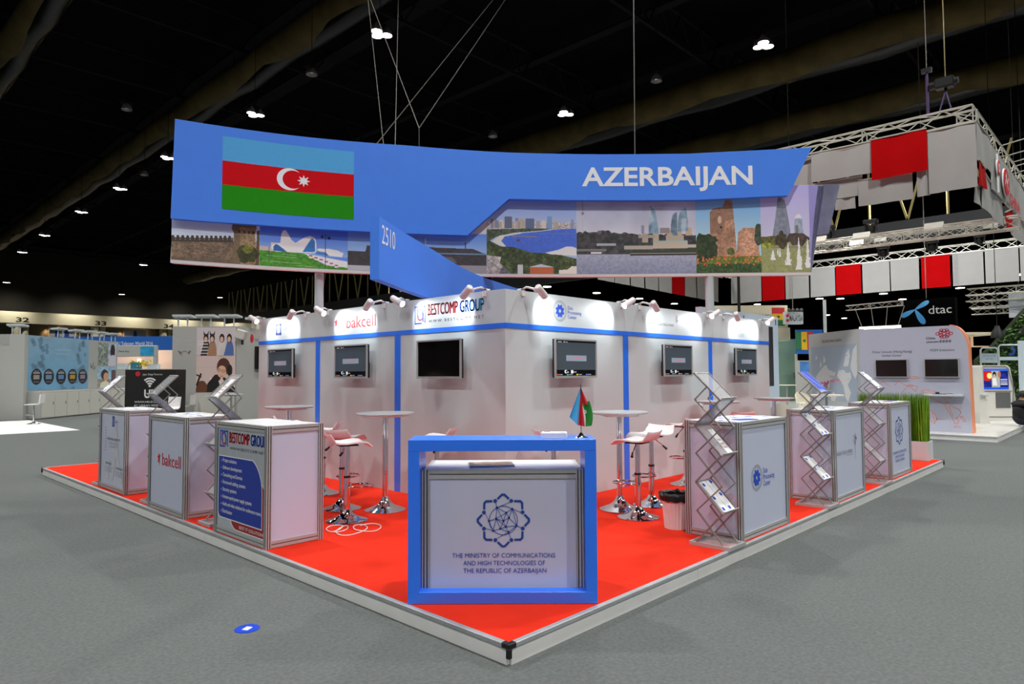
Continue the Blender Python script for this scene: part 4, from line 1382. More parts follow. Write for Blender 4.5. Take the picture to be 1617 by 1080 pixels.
cloth(fold((0.0, 0.325), (-0.075, 0.13), (-0.02, 0.075), -0.004, -0.012)).build('flag_cloth', M_flagb, t, True, label='light blue stripe hanging left')
cloth(fold((0.0, 0.30), (-0.022, 0.078), (0.022, 0.07), -0.013, -0.018)).build('flag_cloth', M_flagr, t, True, label='red stripe, lower fold')
cloth(fold((0.002, 0.318), (0.003, 0.205), (0.045, 0.215), -0.012, -0.022)).build('flag_cloth', M_flagr, t, True, label='red stripe, upper fold')
rows = []
for i in range(8):
    a = i / 7
    x0 = 0.006 + 0.03 * a * (1 - a) * 1.5 + 0.0 * a
    z0 = 0.215 - 0.145 * a
    x1 = 0.052 + 0.022 * math.sin(a * 2.4)
    z1 = 0.235 - 0.16 * a
    rows.append([(x0 + (x1 - x0) * j / 6 + 0.02 * a * (1 - j / 6), -0.02 + 0.01 * math.sin(j / 6 * 5 + a * 2), z0 + (z1 - z0) * j / 6) for j in range(7)])
cloth(rows).build('flag_cloth', M_flagg, t, True, label='green stripe hanging right')
Ink().ring(0.022, 0.165, 0.011, 0.006, 14).build('flag_crescent', M_inkw, t, -0.033)

# ------------------------------------------------------------------ zigzag brochure stands
ZA = [(0.115, 1.42), (-0.115, 1.2), (0.115, 0.985), (-0.115, 0.75), (0.115, 0.52), (-0.115, 0.285), (0.115, 0.03)]
ZB = [(0.0, 1.31), (0.115, 1.2), (-0.115, 0.97), (0.115, 0.755), (-0.115, 0.505), (0.115, 0.285), (-0.115, 0.03)]


def make_stand():
    t = thing('brochure_stand', 'x', 'brochure stand')
    W = 0.125
    bp = MB()
    bp.box(-W - 0.012, -0.185, 0.0, W + 0.012, -0.17, 0.03).box(-W - 0.012, 0.165, 0.0, W + 0.012, 0.18, 0.03)
    bp.box(-W - 0.012, -0.17, 0.0, -W + 0.004, 0.165, 0.03).box(W - 0.004, -0.17, 0.0, W + 0.012, 0.165, 0.03)
    bp.build('base_frame', M_alu, t)
    MB().box(-W + 0.004, -0.17, 0.004, W - 0.004, 0.165, 0.012).build('base_plate', M_clear, t)
    for sx in (-1, 1):
        for k in range(6):
            a, b_ = ZA[k], ZA[k + 1]
            MB().bar((sx * W, a[0], a[1]), (sx * W, b_[0], b_[1]), 0.012, 0.019, (1, 0, 0)).build('arm', M_stand, t)
            a, b_ = ZB[k], ZB[k + 1]
            MB().bar((sx * (W - 0.010), a[0], a[1]), (sx * (W - 0.010), b_[0], b_[1]), 0.008, 0.018, (1, 0, 0)).build('arm', M_stand, t)
    for k in (0, 2, 4):
        a, b_ = Vector((0, *ZA[k])), Vector((0, *ZA[k + 1]))
        d = (b_ - a).normalized()
        n_ = Vector((0, d.z, -d.y)) * -1
        if n_.z < 0:
            n_ = -n_
        T = W - 0.018
        P = [Vector((-T, 0, 0)) + a, Vector((T, 0, 0)) + a, Vector((T, 0, 0)) + b_, Vector((-T, 0, 0)) + b_]
        MB().prism(P, n_ * 0.004).build('tray', M_clear, t, label='clear tray plate')
        lip = MB()
        lip.prism([Vector((-W, 0, 0)) + b_ - n_ * 0.004, Vector((W, 0, 0)) + b_ - n_ * 0.004, Vector((W, 0, 0)) + b_ - n_ * 0.004 + n_ * 0.035, Vector((-W, 0, 0)) + b_ - n_ * 0.004 + n_ * 0.035], d * 0.006)
        lip.build('tray_lip', M_alu, t)
        lip = MB()
        lip.prism([Vector((-W, 0, 0)) + a, Vector((W, 0, 0)) + a, Vector((W, 0, 0)) + a + n_ * 0.008, Vector((-W, 0, 0)) + a + n_ * 0.008], d * 0.008)
        lip.build('tray_edge', M_alu, t)
    for k in (1, 3, 5):
        a, b_ = Vector((0, *ZA[k])), Vector((0, *ZA[k + 1]))
        MB().bar((-W, a.y, a.z), (W, a.y, a.z), 0.008, 0.008).build('cross_rod', M_alu, t)
    a, b_ = Vector((0, *ZA[1])), Vector((0, *ZA[2]))
    T = W - 0.018
    MB().prism([Vector((-T, 0, 0)) + a, Vector((T, 0, 0)) + a, Vector((T, 0, 0)) + b_, Vector((-T, 0, 0)) + b_], (0, 0.003, 0.003)).build('rear_plate', mat('pale_acrylic', (196, 198, 214), 0.2, alpha=0.75, noise=0.01), t)
    return t


def brochure(stand_loc, rz, tray, kind, label, off=0.0, wf=1.0):
    """A leaflet lying on a tray of a stand, resting on the lip."""
    a, b_ = Vector((0, *ZA[2 * tray])), Vector((0, *ZA[2 * tray + 1]))
    d = (b_ - a).normalized()
    n_ = Vector((0, -d.z, d.y))
    if n_.z < 0:
        n_ = -n_
    M = Matrix.Translation(stand_loc) @ Matrix.Rotation(rz, 4, 'Z')
    o = bpy.data.objects.new('brochure', None)
    COL.objects.link(o)
    tag(o, label, 'brochure', 'brochures on the zigzag stands')
    xax = Vector((1, 0, 0))
    R = Matrix(((xax.x, -d.x, n_.x, 0), (xax.y, -d.y, n_.y, 0), (xax.z, -d.z, n_.z, 0), (0, 0, 0, 1)))
    L = (b_ - a).length
    o.matrix_world = M @ Matrix.Translation(b_ + n_ * 0.0046) @ R
    T = 0.1 * wf
    y1 = L - 0.015
    y0 = 0.008
    mb = MB()
    if kind == 'blue':
        MB().box(-0.105, y0, 0, 0.105, y1 + 0.02, 0.004).build('pages', M_paper, o)
        cv = Cv(40, 56, (36, 70, 196))
        for i in range(7):
            cv.line(0.06, 0.05 + 0.11 * i, 0.5, 0.03 + 0.11 * i, 0.012, (130, 160, 235), 0.5)
        cv.line(0.2, 0.95, 0.75, 0.2, 0.02, (200, 214, 245)).rect(0.05, 0.02, 0.75, 0.06, (210, 220, 245)).rect(0.05, 0.09, 0.7, 0.12, (190, 204, 240), 0.8)
        cv.build('cover', M_print, o, lambda u, v: np.stack([-0.105 + u * 0.21, y0 + v * (y1 + 0.02 - y0), np.full_like(u, 0.0045)], 1), 'blue printed cover')
    elif kind == 'white':
        MB().box(-0.005 + off, y0, 0, 0.085 + off, y1 - 0.05, 0.004).build('pages', M_paper, o)
        k = MB()
        for z in (0.14, 0.1, 0.06):
            k.box(0.01 + off, z, 0.0042, 0.07 + off, z + 0.018, 0.0046)
        k.build('printed_text', mat('pale_red_ink', (206, 160, 160), 0.6, noise=0.03), o, kind='stuff')
    else:
        for i, (u0_, u1) in enumerate(((-0.1, -0.004), (0.004, 0.1))):
            MB().box(u0_, y0, 0, u1, y1, 0.005).build('pages', M_paper, o)
        k = MB()
        for x, y in ((-0.085, y1 - 0.05), (0.055, y1 - 0.035), (-0.09, 0.13), (0.05, 0.15), (-0.085, 0.02), (0.02, 0.02)):
            k.box(x, y, 0.0052, x + 0.035, y + 0.03, 0.0056)
        k.build('printed_mark', M_inkb, o, label='blue printed squares', kind='stuff')
    return o


st0 = make_stand()
stands = [((2.66, 0.17, 0), 0, 'zigzag brochure stand left of the counter with the gear emblem', [(1, 'white', 'narrow white leaflet on the middle tray of the stand by the gear counter'), (2, 'marks', 'white leaflets with blue squares on the lowest tray of the stand by the gear counter')]),
          ((4.925, 0.165, 0), 0, 'zigzag brochure stand with a blue brochure on top, left of the tree-logo counter', [(0, 'blue', 'bright blue brochure on the top tray of a stand'), (1, 'marks', 'white leaflets with blue squares on the middle tray below the blue brochure'), (2, 'marks', 'white leaflets with blue squares on the lowest tray below the blue brochure')]),
          ((6.93, 0.165, 0), 0, 'zigzag brochure stand left of the farthest right counter', [(0, 'marks', 'white leaflets with blue squares on the top tray of the farthest right stand')]),
          ((0.245, 4.07, 0), -PI / 2, 'zigzag brochure stand between the printed-list and red-lettered counters', [(0, 'white', 'narrow white leaflet on the top tray behind the printed-list counter')]),
          ((0.245, 5.70, 0), -PI / 2, 'zigzag brochure stand just left of the red-lettered counter', []),
          ((0.25, 7.555, 0), -PI / 2, 'zigzag brochure stand farthest left on the platform', [(0, 'marks', 'white leaflets with blue squares on the top tray of the farthest left stand')])]
for i, (loc, rz, l, br) in enumerate(stands):
    o = st0 if i == 0 else copy_tree(st0)
    o.location, o.rotation_euler = loc, (0, 0, rz)
    tag(o, l, 'brochure stand', 'zigzag brochure stands')
    for tr, kd, bl in br:
        brochure(Vector(loc), rz, tr, kd, bl)

# leaflets on the counter tops
def leaflet(x, y, rz, w_, l_, label, marks=True, m=None, z=1.0025, th=0.004):
    t = thing('leaflet', label, 'leaflet', (x, y, z), rz, 'leaflets on the counter tops')
    MB().box(-w_ / 2, -l_ / 2, 0, w_ / 2, l_ / 2, th).build('pages', m or M_paper, t)
    if marks:
        MB().box(-w_ * 0.42, l_ * 0.1, th, -w_ * 0.05, l_ * 0.42, th + 0.0006).box(w_ * 0.05, -l_ * 0.42, th, w_ * 0.4, -l_ * 0.2, th + 0.0006).build('printed_mark', M_inkb, t, kind='stuff')
    return t


leaflet(3.02, 0.26, 0.5, 0.2, 0.12, 'blue and white leaflet near the front left of the gear counter top')
leaflet(3.2, 0.16, -0.4, 0.22, 0.11, 'dark blue leaflet at the front of the gear counter top', False, M_inkb)
leaflet(3.28, 0.36, 0.2, 0.24, 0.16, 'white leaflet in the middle of the gear counter top')
leaflet(3.5, 0.42, 0.9, 0.2, 0.14, 'light leaflet at the back of the gear counter top')
leaflet(3.64, 0.24, -0.2, 0.28, 0.14, 'white sheet with blue stripe at the right of the gear counter top')
leaflet(5.32, 0.34, 0.3, 0.2, 0.06, 'black folder at the left of the tree-logo counter top', False, M_black, th=0.012)
leaflet(5.55, 0.2, 0.8, 0.2, 0.14, 'white leaflet with blue marks in the middle of the tree-logo counter top')
leaflet(5.72, 0.32, 0.2, 0.22, 0.07, 'dark blue strip of leaflets on the tree-logo counter top', False, M_ink)
leaflet(5.92, 0.22, -0.5, 0.22, 0.12, 'white leaflet at the right of the tree-logo counter top')
leaflet(7.62, 0.3, 0.4, 0.24, 0.16, 'white leaflet at the left of the farthest right counter top')
leaflet(7.86, 0.22, 0.1, 0.2, 0.12, 'leaflet with red picture in the middle of the farthest right counter top', False, mat('reddish_print', (190, 120, 120), 0.6, noise=0.3, nscale=30))
leaflet(8.08, 0.24, -0.2, 0.16, 0.1, 'blue leaflet at the right of the farthest right counter top', False, M_inkb)
for i, (x, y, a, l) in enumerate(((0.26, 5.2, 0.4, 'leaflet lying leftmost in the fan on the red-lettered counter'), (0.3, 5.02, 0.1, 'leaflet lying second from left in the fan on the red-lettered counter'), (0.27, 4.84, -0.3, 'leaflet lying third from left in the fan on the red-lettered counter'), (0.25, 4.66, -0.7, 'leaflet lying rightmost in the fan on the red-lettered counter'))):
    leaflet(x, y, a, 0.14, 0.2, l)
for x, y, a, l in ((0.3, 7.1, 0.3, 'leaflet with blue marks at the left of the farthest left counter top'), (0.27, 6.86, -0.2, 'leaflet with blue marks in the middle of the farthest left counter top'), (0.33, 6.62, 0.5, 'leaflet at the right of the farthest left counter top')):
    leaflet(x, y, a, 0.15, 0.2, l)

# ------------------------------------------------------------------ bistro tables
def make_table():
    t = thing('bistro_table', 'x', 'table')
    MB().lathe([(0.0, 0.0), (0.212, 0.0), (0.214, 0.006), (0.2, 0.012), (0.15, 0.03), (0.1, 0.052), (0.065, 0.08), (0.043, 0.115), (0.034, 0.14), (0.0, 0.145)], 40, cap=False).build('base', M_chrome, t, True)
    MB().cyl((0, 0, 0.135), (0, 0, 0.975), 0.029, n=24).build('column', M_chrome, t, True)
    MB().prism([(a * 0.17, b_ * 0.17, 0.972) for a, b_ in ((-1, -1), (1, -1), (1, 1), (-1, 1))], (0, 0, 0.02)).build('support_plate', mat('white_metal', (220, 220, 220), 0.4, noise=0.01), t)
    MB().lathe([(0.0, 0.992), (0.275, 0.992), (0.3, 1.0), (0.304, 1.009), (0.3, 1.018), (0.0, 1.02)], 48, cap=False).build('table_top', M_tabl, t, True)
    return t


tb0 = make_table()
for i, (x, y, l) in enumerate(((1.66, 3.40, 'chrome bistro table with grey top in front of the left wall, nearest one'), (1.73, 5.58, 'chrome bistro table with grey top behind the printed-list counter'), (3.34, 1.60, 'chrome bistro table with grey top in front of the right wall, nearest the flag'), (6.37, 2.0, 'chrome bistro table with grey top behind the gear counter stand'), (8.05, 1.9, 'chrome bistro table with grey top at the right end of the right wall'))):
    o = tb0 if i == 0 else copy_tree(tb0)
    o.location = (x, y, 0)
    o.rotation_euler = (0, 0, 0.4 + i)
    tag(o, l, 'table', 'bistro tables')


# ------------------------------------------------------------------ bar stools
def make_stool(zs=0.762):
    t = thing('bar_stool', 'x', 'bar stool')
    MB().lathe([(0.0, 0.0), (0.2, 0.0), (0.202, 0.006), (0.19, 0.012), (0.14, 0.028), (0.09, 0.048), (0.055, 0.075), (0.035, 0.11), (0.0, 0.115)], 40, cap=False).build('base', M_chrome, t, True)
    MB().cyl((0, 0, 0.105), (0, 0, 0.43), 0.03, n=20).build('column', M_chrome, t, True)
    MB().cyl((0, 0, 0.43), (0, 0, zs - 0.03), 0.025, n=20).build('gas_lift', M_chrome, t, True)
    MB().cyl((0, 0, 0.415), (0, 0, 0.436), 0.033, n=20).build('collar', M_black, t)
    ring = MB()
    pts = [(0.13 + 0.13 * math.cos(a), 0.115 * math.sin(a), 0.33) for a in [2 * PI * i / 28 for i in range(28)]]
    ring.tube(pts, 0.009, 8, closed=True)
    ring.cyl((0.0, 0, 0.31), (0, 0, 0.35), 0.036, n=18)
    ring.build('footrest', M_chrome, t, True)
    # moulded shell: profile from the raised rear lip to the dropped front edge (+x is front)
    prof = [(-0.205, 0.085), (-0.19, 0.062), (-0.17, 0.03), (-0.145, 0.006), (-0.10, -0.006), (-0.03, -0.008), (0.04, 0.0), (0.10, 0.006), (0.15, 0.0), (0.19, -0.018), (0.215, -0.042)]
    rows = []
    for x, z in prof:
        row = []
        hw = 0.185 if x > -0.18 else 0.17
        for j in range(9):
            s = -1 + 2 * j / 8
            row.append((x + (0.012 if x < -0.16 else -0.012) * s * s * (1 if abs(x) > 0.15 else 0), hw * s, zs + z + 0.012 * s * s))
        rows.append(row)
    mb = MB()
    R, Cn = len(rows), 9
    mb.v = [p for r in rows for p in r] + [(p[0], p[1], p[2] - 0.014) for r in rows for p in r]
    n_ = R * Cn
    for i in range(R - 1):
        for j in range(Cn - 1):
            f = (i * Cn + j, i * Cn + j + 1, (i + 1) * Cn + j + 1, (i + 1) * Cn + j)
            mb.f += [f[::-1], tuple(q + n_ for q in f)]
    rim = [j for j in range(Cn)] + [i * Cn + Cn - 1 for i in range(1, R)] + [(R - 1) * Cn + j for j in range(Cn - 2, -1, -1)] + [i * Cn for i in range(R - 2, 0, -1)]
    for i in range(len(rim)):
        a, b_ = rim[i], rim[(i + 1) % len(rim)]
        mb.f.append((a, b_, b_ + n_, a + n_))
    mb.m = [0] * len(mb.f)
    mb.build('seat', M_seat, t, True)
    MB().box(-0.09, -0.09, zs - 0.034, 0.09, 0.09, zs - 0.021).build('seat_plate', M_black, t)
    lv = MB().cyl((0.0, 0.03, zs - 0.04), (-0.02, 0.15, zs - 0.12), 0.005, n=8).build('lever', M_chrome, t)
    MB().cyl((-0.015, 0.14, zs - 0.113), (-0.03, 0.185, zs - 0.15), 0.009, 0.014, n=10).build('grip', M_black, lv, label='black lever grip')
    return t


s0 = make_stool()
right_dir = math.atan2(-0.724, 0.69)
for i, (x, y, a, l) in enumerate(((1.10, 3.25, right_dir + 0.45, 'white bar stool nearest the left counters, with white cable round its base'), (1.39, 3.80, right_dir + 1.3, 'white bar stool directly behind the stool with the cable'), (1.74, 4.77, right_dir + 3.2, 'white bar stool farther back on the left, half behind the printed-list counter'), (2.05, 6.2, right_dir + 0.3, 'white bar stool seen just above the printed-list counter top'),
                                (2.07, 3.05, right_dir + PI - 0.2, 'white bar stool behind the left end of the blue frame top'), (2.72, 1.98, right_dir + 0.2, 'white bar stool behind the little flag'), (3.13, 1.24, YAW + 0.95, 'white bar stool in front on the right, its back towards the camera'), (3.75, 1.47, YAW + 2.3, 'white bar stool with its seat turned right, behind the front right stool'), (5.2, 1.87, YAW + 0.5, 'white bar stool against the left end of the gear counter'), (6.9, 1.95, right_dir + 1.6, 'white bar stool just showing above the gear counter top'))):
    o = s0 if i == 0 else copy_tree(s0)
    o.location = (x, y, 0)
    o.rotation_euler = (0, 0, a)
    tag(o, l, 'bar stool', 'white bar stools')

# white cable on the carpet
ctl = [(0.695, 2.984), (0.721, 2.918), (0.809, 2.932), (0.923, 3.038), (0.932, 3.107), (0.86, 3.147), (0.761, 3.061), (0.721, 2.94), (0.768, 2.867), (0.889, 2.92), (0.966, 3.03), (0.923, 3.038), (0.801, 2.941), (0.752, 2.884), (0.722, 2.773), (0.771, 2.705), (0.902, 2.72), (1.013, 2.784), (1.07, 2.877), (1.087, 2.977), (1.031, 2.999), (0.959, 2.921), (0.92, 2.81), (0.947, 2.707), (1.017, 2.667), (1.128, 2.734), (1.187, 2.827), (1.174, 2.914), (1.112, 2.95), (1.04, 2.949), (1.023, 3.008)]
pts = []
for i in range(1, len(ctl) - 2):
    p0, p1, p2, p3 = (np.array(ctl[i + k]) for k in (-1, 0, 1, 2))
    for j in range(6):
        q = j / 6
        v = 0.5 * (2 * p1 + (p2 - p0) * q + (2 * p0 - 5 * p1 + 4 * p2 - p3) * q * q + (3 * p1 - p0 - 3 * p2 + p3) * q ** 3)
        pts.append((v[0], v[1], 0.0042 + 0.005 * (0.5 + 0.5 * math.sin(len(pts) * 0.21))))
tag(MB().tube(pts, 0.0042, 6).build('power_cable', mat('white_cable', (230, 228, 226), 0.5, noise=0.02), None, True), 'white power cable looped on the red carpet by a stool base', 'cable')

# waste bin
t = thing('waste_bin', 'ribbed white waste bin with a black bag, left of the gear counter', 'bin', (2.99, 0.735, 0))
mb = MB()
n = 48
pr = []
for r_, z in ((0.105, 0.0), (0.13, 0.3)):
    pr.append([((r_ + (0.004 if i % 2 else 0)) * math.cos(2 * PI * i / n), (r_ + (0.004 if i % 2 else 0)) * math.sin(2 * PI * i / n), z) for i in range(n)])
mb.add(pr[0] + pr[1], [(i, (i + 1) % n, n + (i + 1) % n, n + i) for i in range(n)] + [tuple(range(n - 1, -1, -1))])
mb.build('bucket', mat('white_plastic', (226, 222, 222), 0.45, noise=0.02), t)
mb = MB()
prof = [(0.139, 0.252), (0.15, 0.262), (0.15, 0.305), (0.136, 0.325), (0.122, 0.31), (0.108, 0.12), (0.0, 0.1)]
vs = []
m_ = 30
for k, (r_, z) in enumerate(prof):
    for i in range(m_):
        j = 0.008 * math.sin(i * 2.1 + k) + 0.006 * math.sin(i * 3.7)
        vs.append(((r_ + (max(0, j) if k < 4 else 0)) * math.cos(2 * PI * i / m_), (r_ + (max(0, j) if k < 4 else 0)) * math.sin(2 * PI * i / m_), z + j * 0.8))
fs_ = [(k * m_ + i, k * m_ + (i + 1) % m_, (k + 1) * m_ + (i + 1) % m_, (k + 1) * m_ + i) for k in range(len(prof) - 1) for i in range(m_)]
mb.add(vs, fs_)
mb.build('bin_bag', mat('black_film', (14, 14, 14), 0.3, noise=0.1), t, True, label='black bin bag folded over the rim')

# planter with tall grass
t = thing('grass_planter', 'long white planter box with tall upright green grass at the right end', 'planter', (9.755, 0.15, 0))
mb = MB()
mb.box(0, 0, 0, 0.32, 0.015, 0.30).box(0, 1.05, 0, 0.32, 1.065, 0.30).box(0, 0.015, 0, 0.015, 1.05, 0.30).box(0.305, 0.015, 0, 0.32, 1.05, 0.30).box(0.015, 0.015, 0.22, 0.305, 1.05, 0.24)
mb.build('box', M_white, t)
gb = [MB(), MB(), MB()]
for i in range(1500):
    x, y = rnd.uniform(0.03, 0.29), rnd.uniform(0.03, 1.03)
    h = rnd.uniform(0.80, 0.86)
    a = rnd.uniform(0, 2 * PI)
    lean = rnd.uniform(0, 0.035) if rnd.random() < 0.93 else rnd.uniform(0.08, 0.16)
    dx, dy = lean * math.cos(a), lean * math.sin(a)
    w_ = rnd.uniform(0.005, 0.010)
    b_ = rnd.uniform(0, PI)
    wx, wy = w_ * math.cos(b_), w_ * math.sin(b_)
    g = gb[i % 3]
    g.add([(x - wx, y - wy, 0.235), (x + wx, y + wy, 0.235), (x + wx * 0.8 + dx * 0.4, y + wy * 0.8 + dy * 0.4, 0.235 + h * 0.6), (x - wx * 0.8 + dx * 0.4, y - wy * 0.8 + dy * 0.4, 0.235 + h * 0.6), (x + dx, y + dy, 0.235 + h)], [(0, 1, 2, 3), (3, 2, 4)])
for g, c_, l in zip(gb, ((92, 148, 24), (136, 176, 32), (50, 98, 18)), ('mid green blades', 'yellow-green blades', 'dark green blades')):
    g.build('grass_blades', mat(l.replace(' ', '_').replace('-', '_'), c_, 0.5, noise=0.2, nscale=9), t, False, l, 'stuff')

# blue disc on the hall floor
t = thing('floor_sticker', 'round blue sticker with a small white square on the grey floor', 'sticker', (-0.694, 1.538, GROUND))
MB().cyl((0, 0, 0.0005), (0, 0, 0.003), 0.073, n=40).build('disc', mat('sticker_blue', (10, 62, 190), 0.35, noise=0.03), t)
q = Matrix.Rotation(math.radians(30), 4, 'Z')
MB().box(-0.026, -0.02, 0.003, 0.026, 0.02, 0.0038, q).build('white_square', M_paper, t)
# ------------------------------------------------------------------ far hall: number wall, catwalk beam, distant lamps
k_ = 1.832
hx = lambda X60: -2.6 + (X60 + 2.6) * k_
hz_ = lambda Z60: 1.43 + (Z60 - 1.43) * k_
t = thing('number_wall', 'long cream beam with hall numbers 32, 33 and 34 along the far left side', 'wall', (0, HY1, 0))
MB().box(-30, -0.6, hz_(5.4), 75, 1.55, hz_(6.27)).build('header_beam', M_cream, t)
MB().box(-30, 1.2, GROUND, 75, 1.5, hz_(5.4)).build('recess_wall', mat('grey_slat_wall', (130, 122, 108), 0.7, noise=0.06), t)
for i in range(40):
    MB().box(-30, 1.12, hz_(4.0) + 0.16 * i * 0.9, 75, 1.2, hz_(4.0) + 0.16 * i * 0.9 + 0.06).build('slat', MATS['grey_slat_wall'], t) if hz_(4.0) + 0.144 * i < hz_(5.38) else None
m_num = mat('black_paint', (18, 18, 18), 0.6, noise=0.02)
for i, nm in enumerate(('31', '32', '33', '34', '35')):
    x = hx(8.8 + 5.25 * (i - 1))
    text(nm, x - 0.75, x + 0.75, hz_(5.48), hz_(5.84), m_num, t, -0.62, 0.03)
    MB().cyl((x - 0.5, 0.4, GROUND), (x - 0.5, 0.4, hz_(5.4)), 0.55, n=16).cyl((x + 0.55, 0.6, GROUND), (x + 0.55, 0.6, hz_(5.4)), 0.4, n=16).build('column', M_cream, t, True)
    for j in (-0.25, 0.0, 0.25):
        L = bpy.data.lights.new('warm_downlight', 'SPOT')
        L.energy = 700
        L.color = (1.0, 0.62, 0.3)
        L.spot_size = math.radians(70)
        L.spot_blend = 0.8
        o = bpy.data.objects.new('warm_downlight', L)
        COL.objects.link(o)
        o.parent = t
        o.location = (x + 4.8 + 16 * j * 0.42, 0.75, hz_(5.36))
for i in range(9):  # unseen spots added in mid-air to brighten the header beam
    L = bpy.data.lights.new('added_header_wash', 'SPOT')
    L.energy = 800
    L.color = (1.0, 0.95, 0.8)
    L.spot_size = math.radians(120)
    L.spot_blend = 0.9
    o = bpy.data.objects.new('added_header_wash', L)
    COL.objects.link(o)
    o.parent = t
    o.location = (2 + 7.5 * i, -3.2, hz_(6.27) + 1.6)
    o.rotation_euler = Vector((0, 1, -0.75)).to_track_quat('-Z', 'Y').to_euler()
for i, x60 in enumerate((11.5, 16.8)):
    tg = thing('washroom_sign', ('pale washroom sign with two blue figures right of number 32', 'pale washroom sign with a single blue figure right of number 33')[i], 'sign', (hx(x60), HY1 + 0.4, hz_(4.9)))
    MB().box(-1.6, 0, -0.85, 1.6, 0.15, 0.7).build('sign_board', mat('pale_sign', (176, 180, 186), 0.5, noise=0.02), tg)
    for dx in ((-0.6, 0.6) if i == 0 else (0.0,)):
        Ink().disc(dx, 0.34, 0.2, 14).poly([(dx - 0.3, -0.75), (dx + 0.3, -0.75), (dx + 0.22, 0.18), (dx - 0.22, 0.18)]).build('figure', M_ink, tg, -0.01)
far = [(65.73, 56.04), (76.32, 55.71), (87.29, 55.53), (98.21, 55.74), (109.57, 46.39), (108.07, 35.65), (110.52, 33.31), (141.47, 45.76), (152.83, 46.04), (107.89, 26.43), (118.9, 26.57), (108.18, 16.83), (120.27, 16.78), (79.18, 16.41), (96, 21), (130, 30), (98, 9)]
dist = ['first', 'second', 'third', 'fourth', 'fifth', 'sixth', 'seventh', 'eighth', 'ninth', 'tenth', 'eleventh', 'twelfth', 'thirteenth', 'fourteenth', 'fifteenth', 'sixteenth', 'seventeenth']
mfl = mat('distant_lamp_glow', (255, 255, 255), emit=(255, 246, 226), es=9, noise=0.01)
for i, (x, y) in enumerate(far):
    t = thing('distant_lamp', '%s small far-off ceiling lamp counted from the left under the red and white banners' % dist[i], 'lamp', (x, y, 13), 0, 'small distant ceiling lamps')
    MB().cyl((0, 0, -0.1), (0, 0, 0), 0.55, n=12).build('lens', mfl, t)
    MB().lathe([(0.58, -0.05), (0.5, 0.2), (0.1, 0.5), (0.03, 0.6), (0.03, 6.98)], 10, cap=False).build('reflector', M_steel, t, True)
# catwalk beam with pale struts, X = 40
t = thing('catwalk_beam', 'dark grey catwalk beam with pale zigzag struts high across the hall', 'beam', (40, 0, 0))
MB().box(-0.15, -30, 8.85, 0.15, 96, 9.9).build('beam_board', M_dgrey, t)
m_st = mat('cream_strut', (196, 178, 118), 0.6, noise=0.05)
y = -20.0
while y < 94:
    MB().bar((0, y, 9.9), (0, y - 0.95, 13.4), 0.11, 0.11).build('strut', m_st, t)
    MB().bar((0, y, 9.9), (0, y + 0.95, 13.4), 0.11, 0.11).build('strut', m_st, t)
    MB().bar((0, y + 1.95, 9.9), (0, y + 1.95, 13.4), 0.1, 0.1).build('upright', m_st, t)
    y += 3.9
MB().box(-0.1, -30, 13.4, 0.1, 96, 13.6).build('top_chord', M_steel, t)

# ------------------------------------------------------------------ red and white pavilion: hanging truss box
def box_truss(name, label, p0, p1, w_=0.36, n=None, group=None):
    p0, p1 = Vector(p0), Vector(p1)
    t = thing(name, label, 'truss', p0, 0, group)
    d = p1 - p0
    L = d.length
    u = d / L
    s = Vector((-u.y, u.x, 0))
    c = [s * a * w_ / 2 + Vector((0, 0, b_ * w_ / 2)) for a, b_ in ((-1, -1), (1, -1), (1, 1), (-1, 1))]
    for q in c:
        MB().cyl(q, q + d, 0.07 * w_, n=6).build('chord', M_truss, t)
    mb = MB()
    n = n or max(2, int(L / (w_ * 1.45)))
    for i in range(n):
        a, b_ = u * (L * i / n), u * (L * (i + 1) / n)
        for f in range(4):
            q0, q1 = c[f], c[(f + 1) % 4]
            if i % 2:
                q0, q1 = q1, q0
            mb.bar(a + q0, b_ + q1, 0.05 * w_, 0.05 * w_)
        if i % 4 == 0:
            for f in range(4):
                mb.bar(a + c[f], a + c[(f + 1) % 4], 0.02, 0.02)
    mb.build('lacing', M_truss, t, kind='stuff')
    return t


TX0, TX1, TY0, TY1, TZ = 14.3, 33.0, 0.1, 14.7, 6.87
G = 'hanging trusses of the red and white pavilion'
box_truss('box_truss', 'aluminium truss along the near top edge of the red and white banners', (TX0 + 0.18, TY0, TZ), (TX0 + 0.18, TY1, TZ), group=G)
box_truss('box_truss', 'aluminium truss running away along the right top edge, carrying white flood heads', (TX0 + 0.40, TY0 + 0.18, TZ), (TX1 - 0.2, TY0 + 0.18, TZ), group=G)
box_truss('box_truss', 'aluminium truss above the far row of hanging banners', (TX1, TY0 + 0.4, TZ), (TX1, TY1, TZ), group=G)
box_truss('box_truss', 'aluminium truss on the left return of the hanging banner box', (TX0 + 0.4, TY1, TZ), (TX1 - 0.25, TY1, TZ), group=G)
box_truss('box_truss', 'inner lighting truss, nearest one under the hanging banners', (18, -0.2, 5.08), (18, 12, 5.12), 0.3, group='inner lighting trusses')
box_truss('box_truss', 'inner lighting truss, middle one under the hanging banners', (22, -0.2, 5.75), (22, 13, 5.8), 0.3, group='inner lighting trusses')
box_truss('box_truss', 'inner lighting truss, farthest one under the hanging banners', (27, 0.4, 6.6), (27, 13, 6.65), 0.3, group='inner lighting trusses')


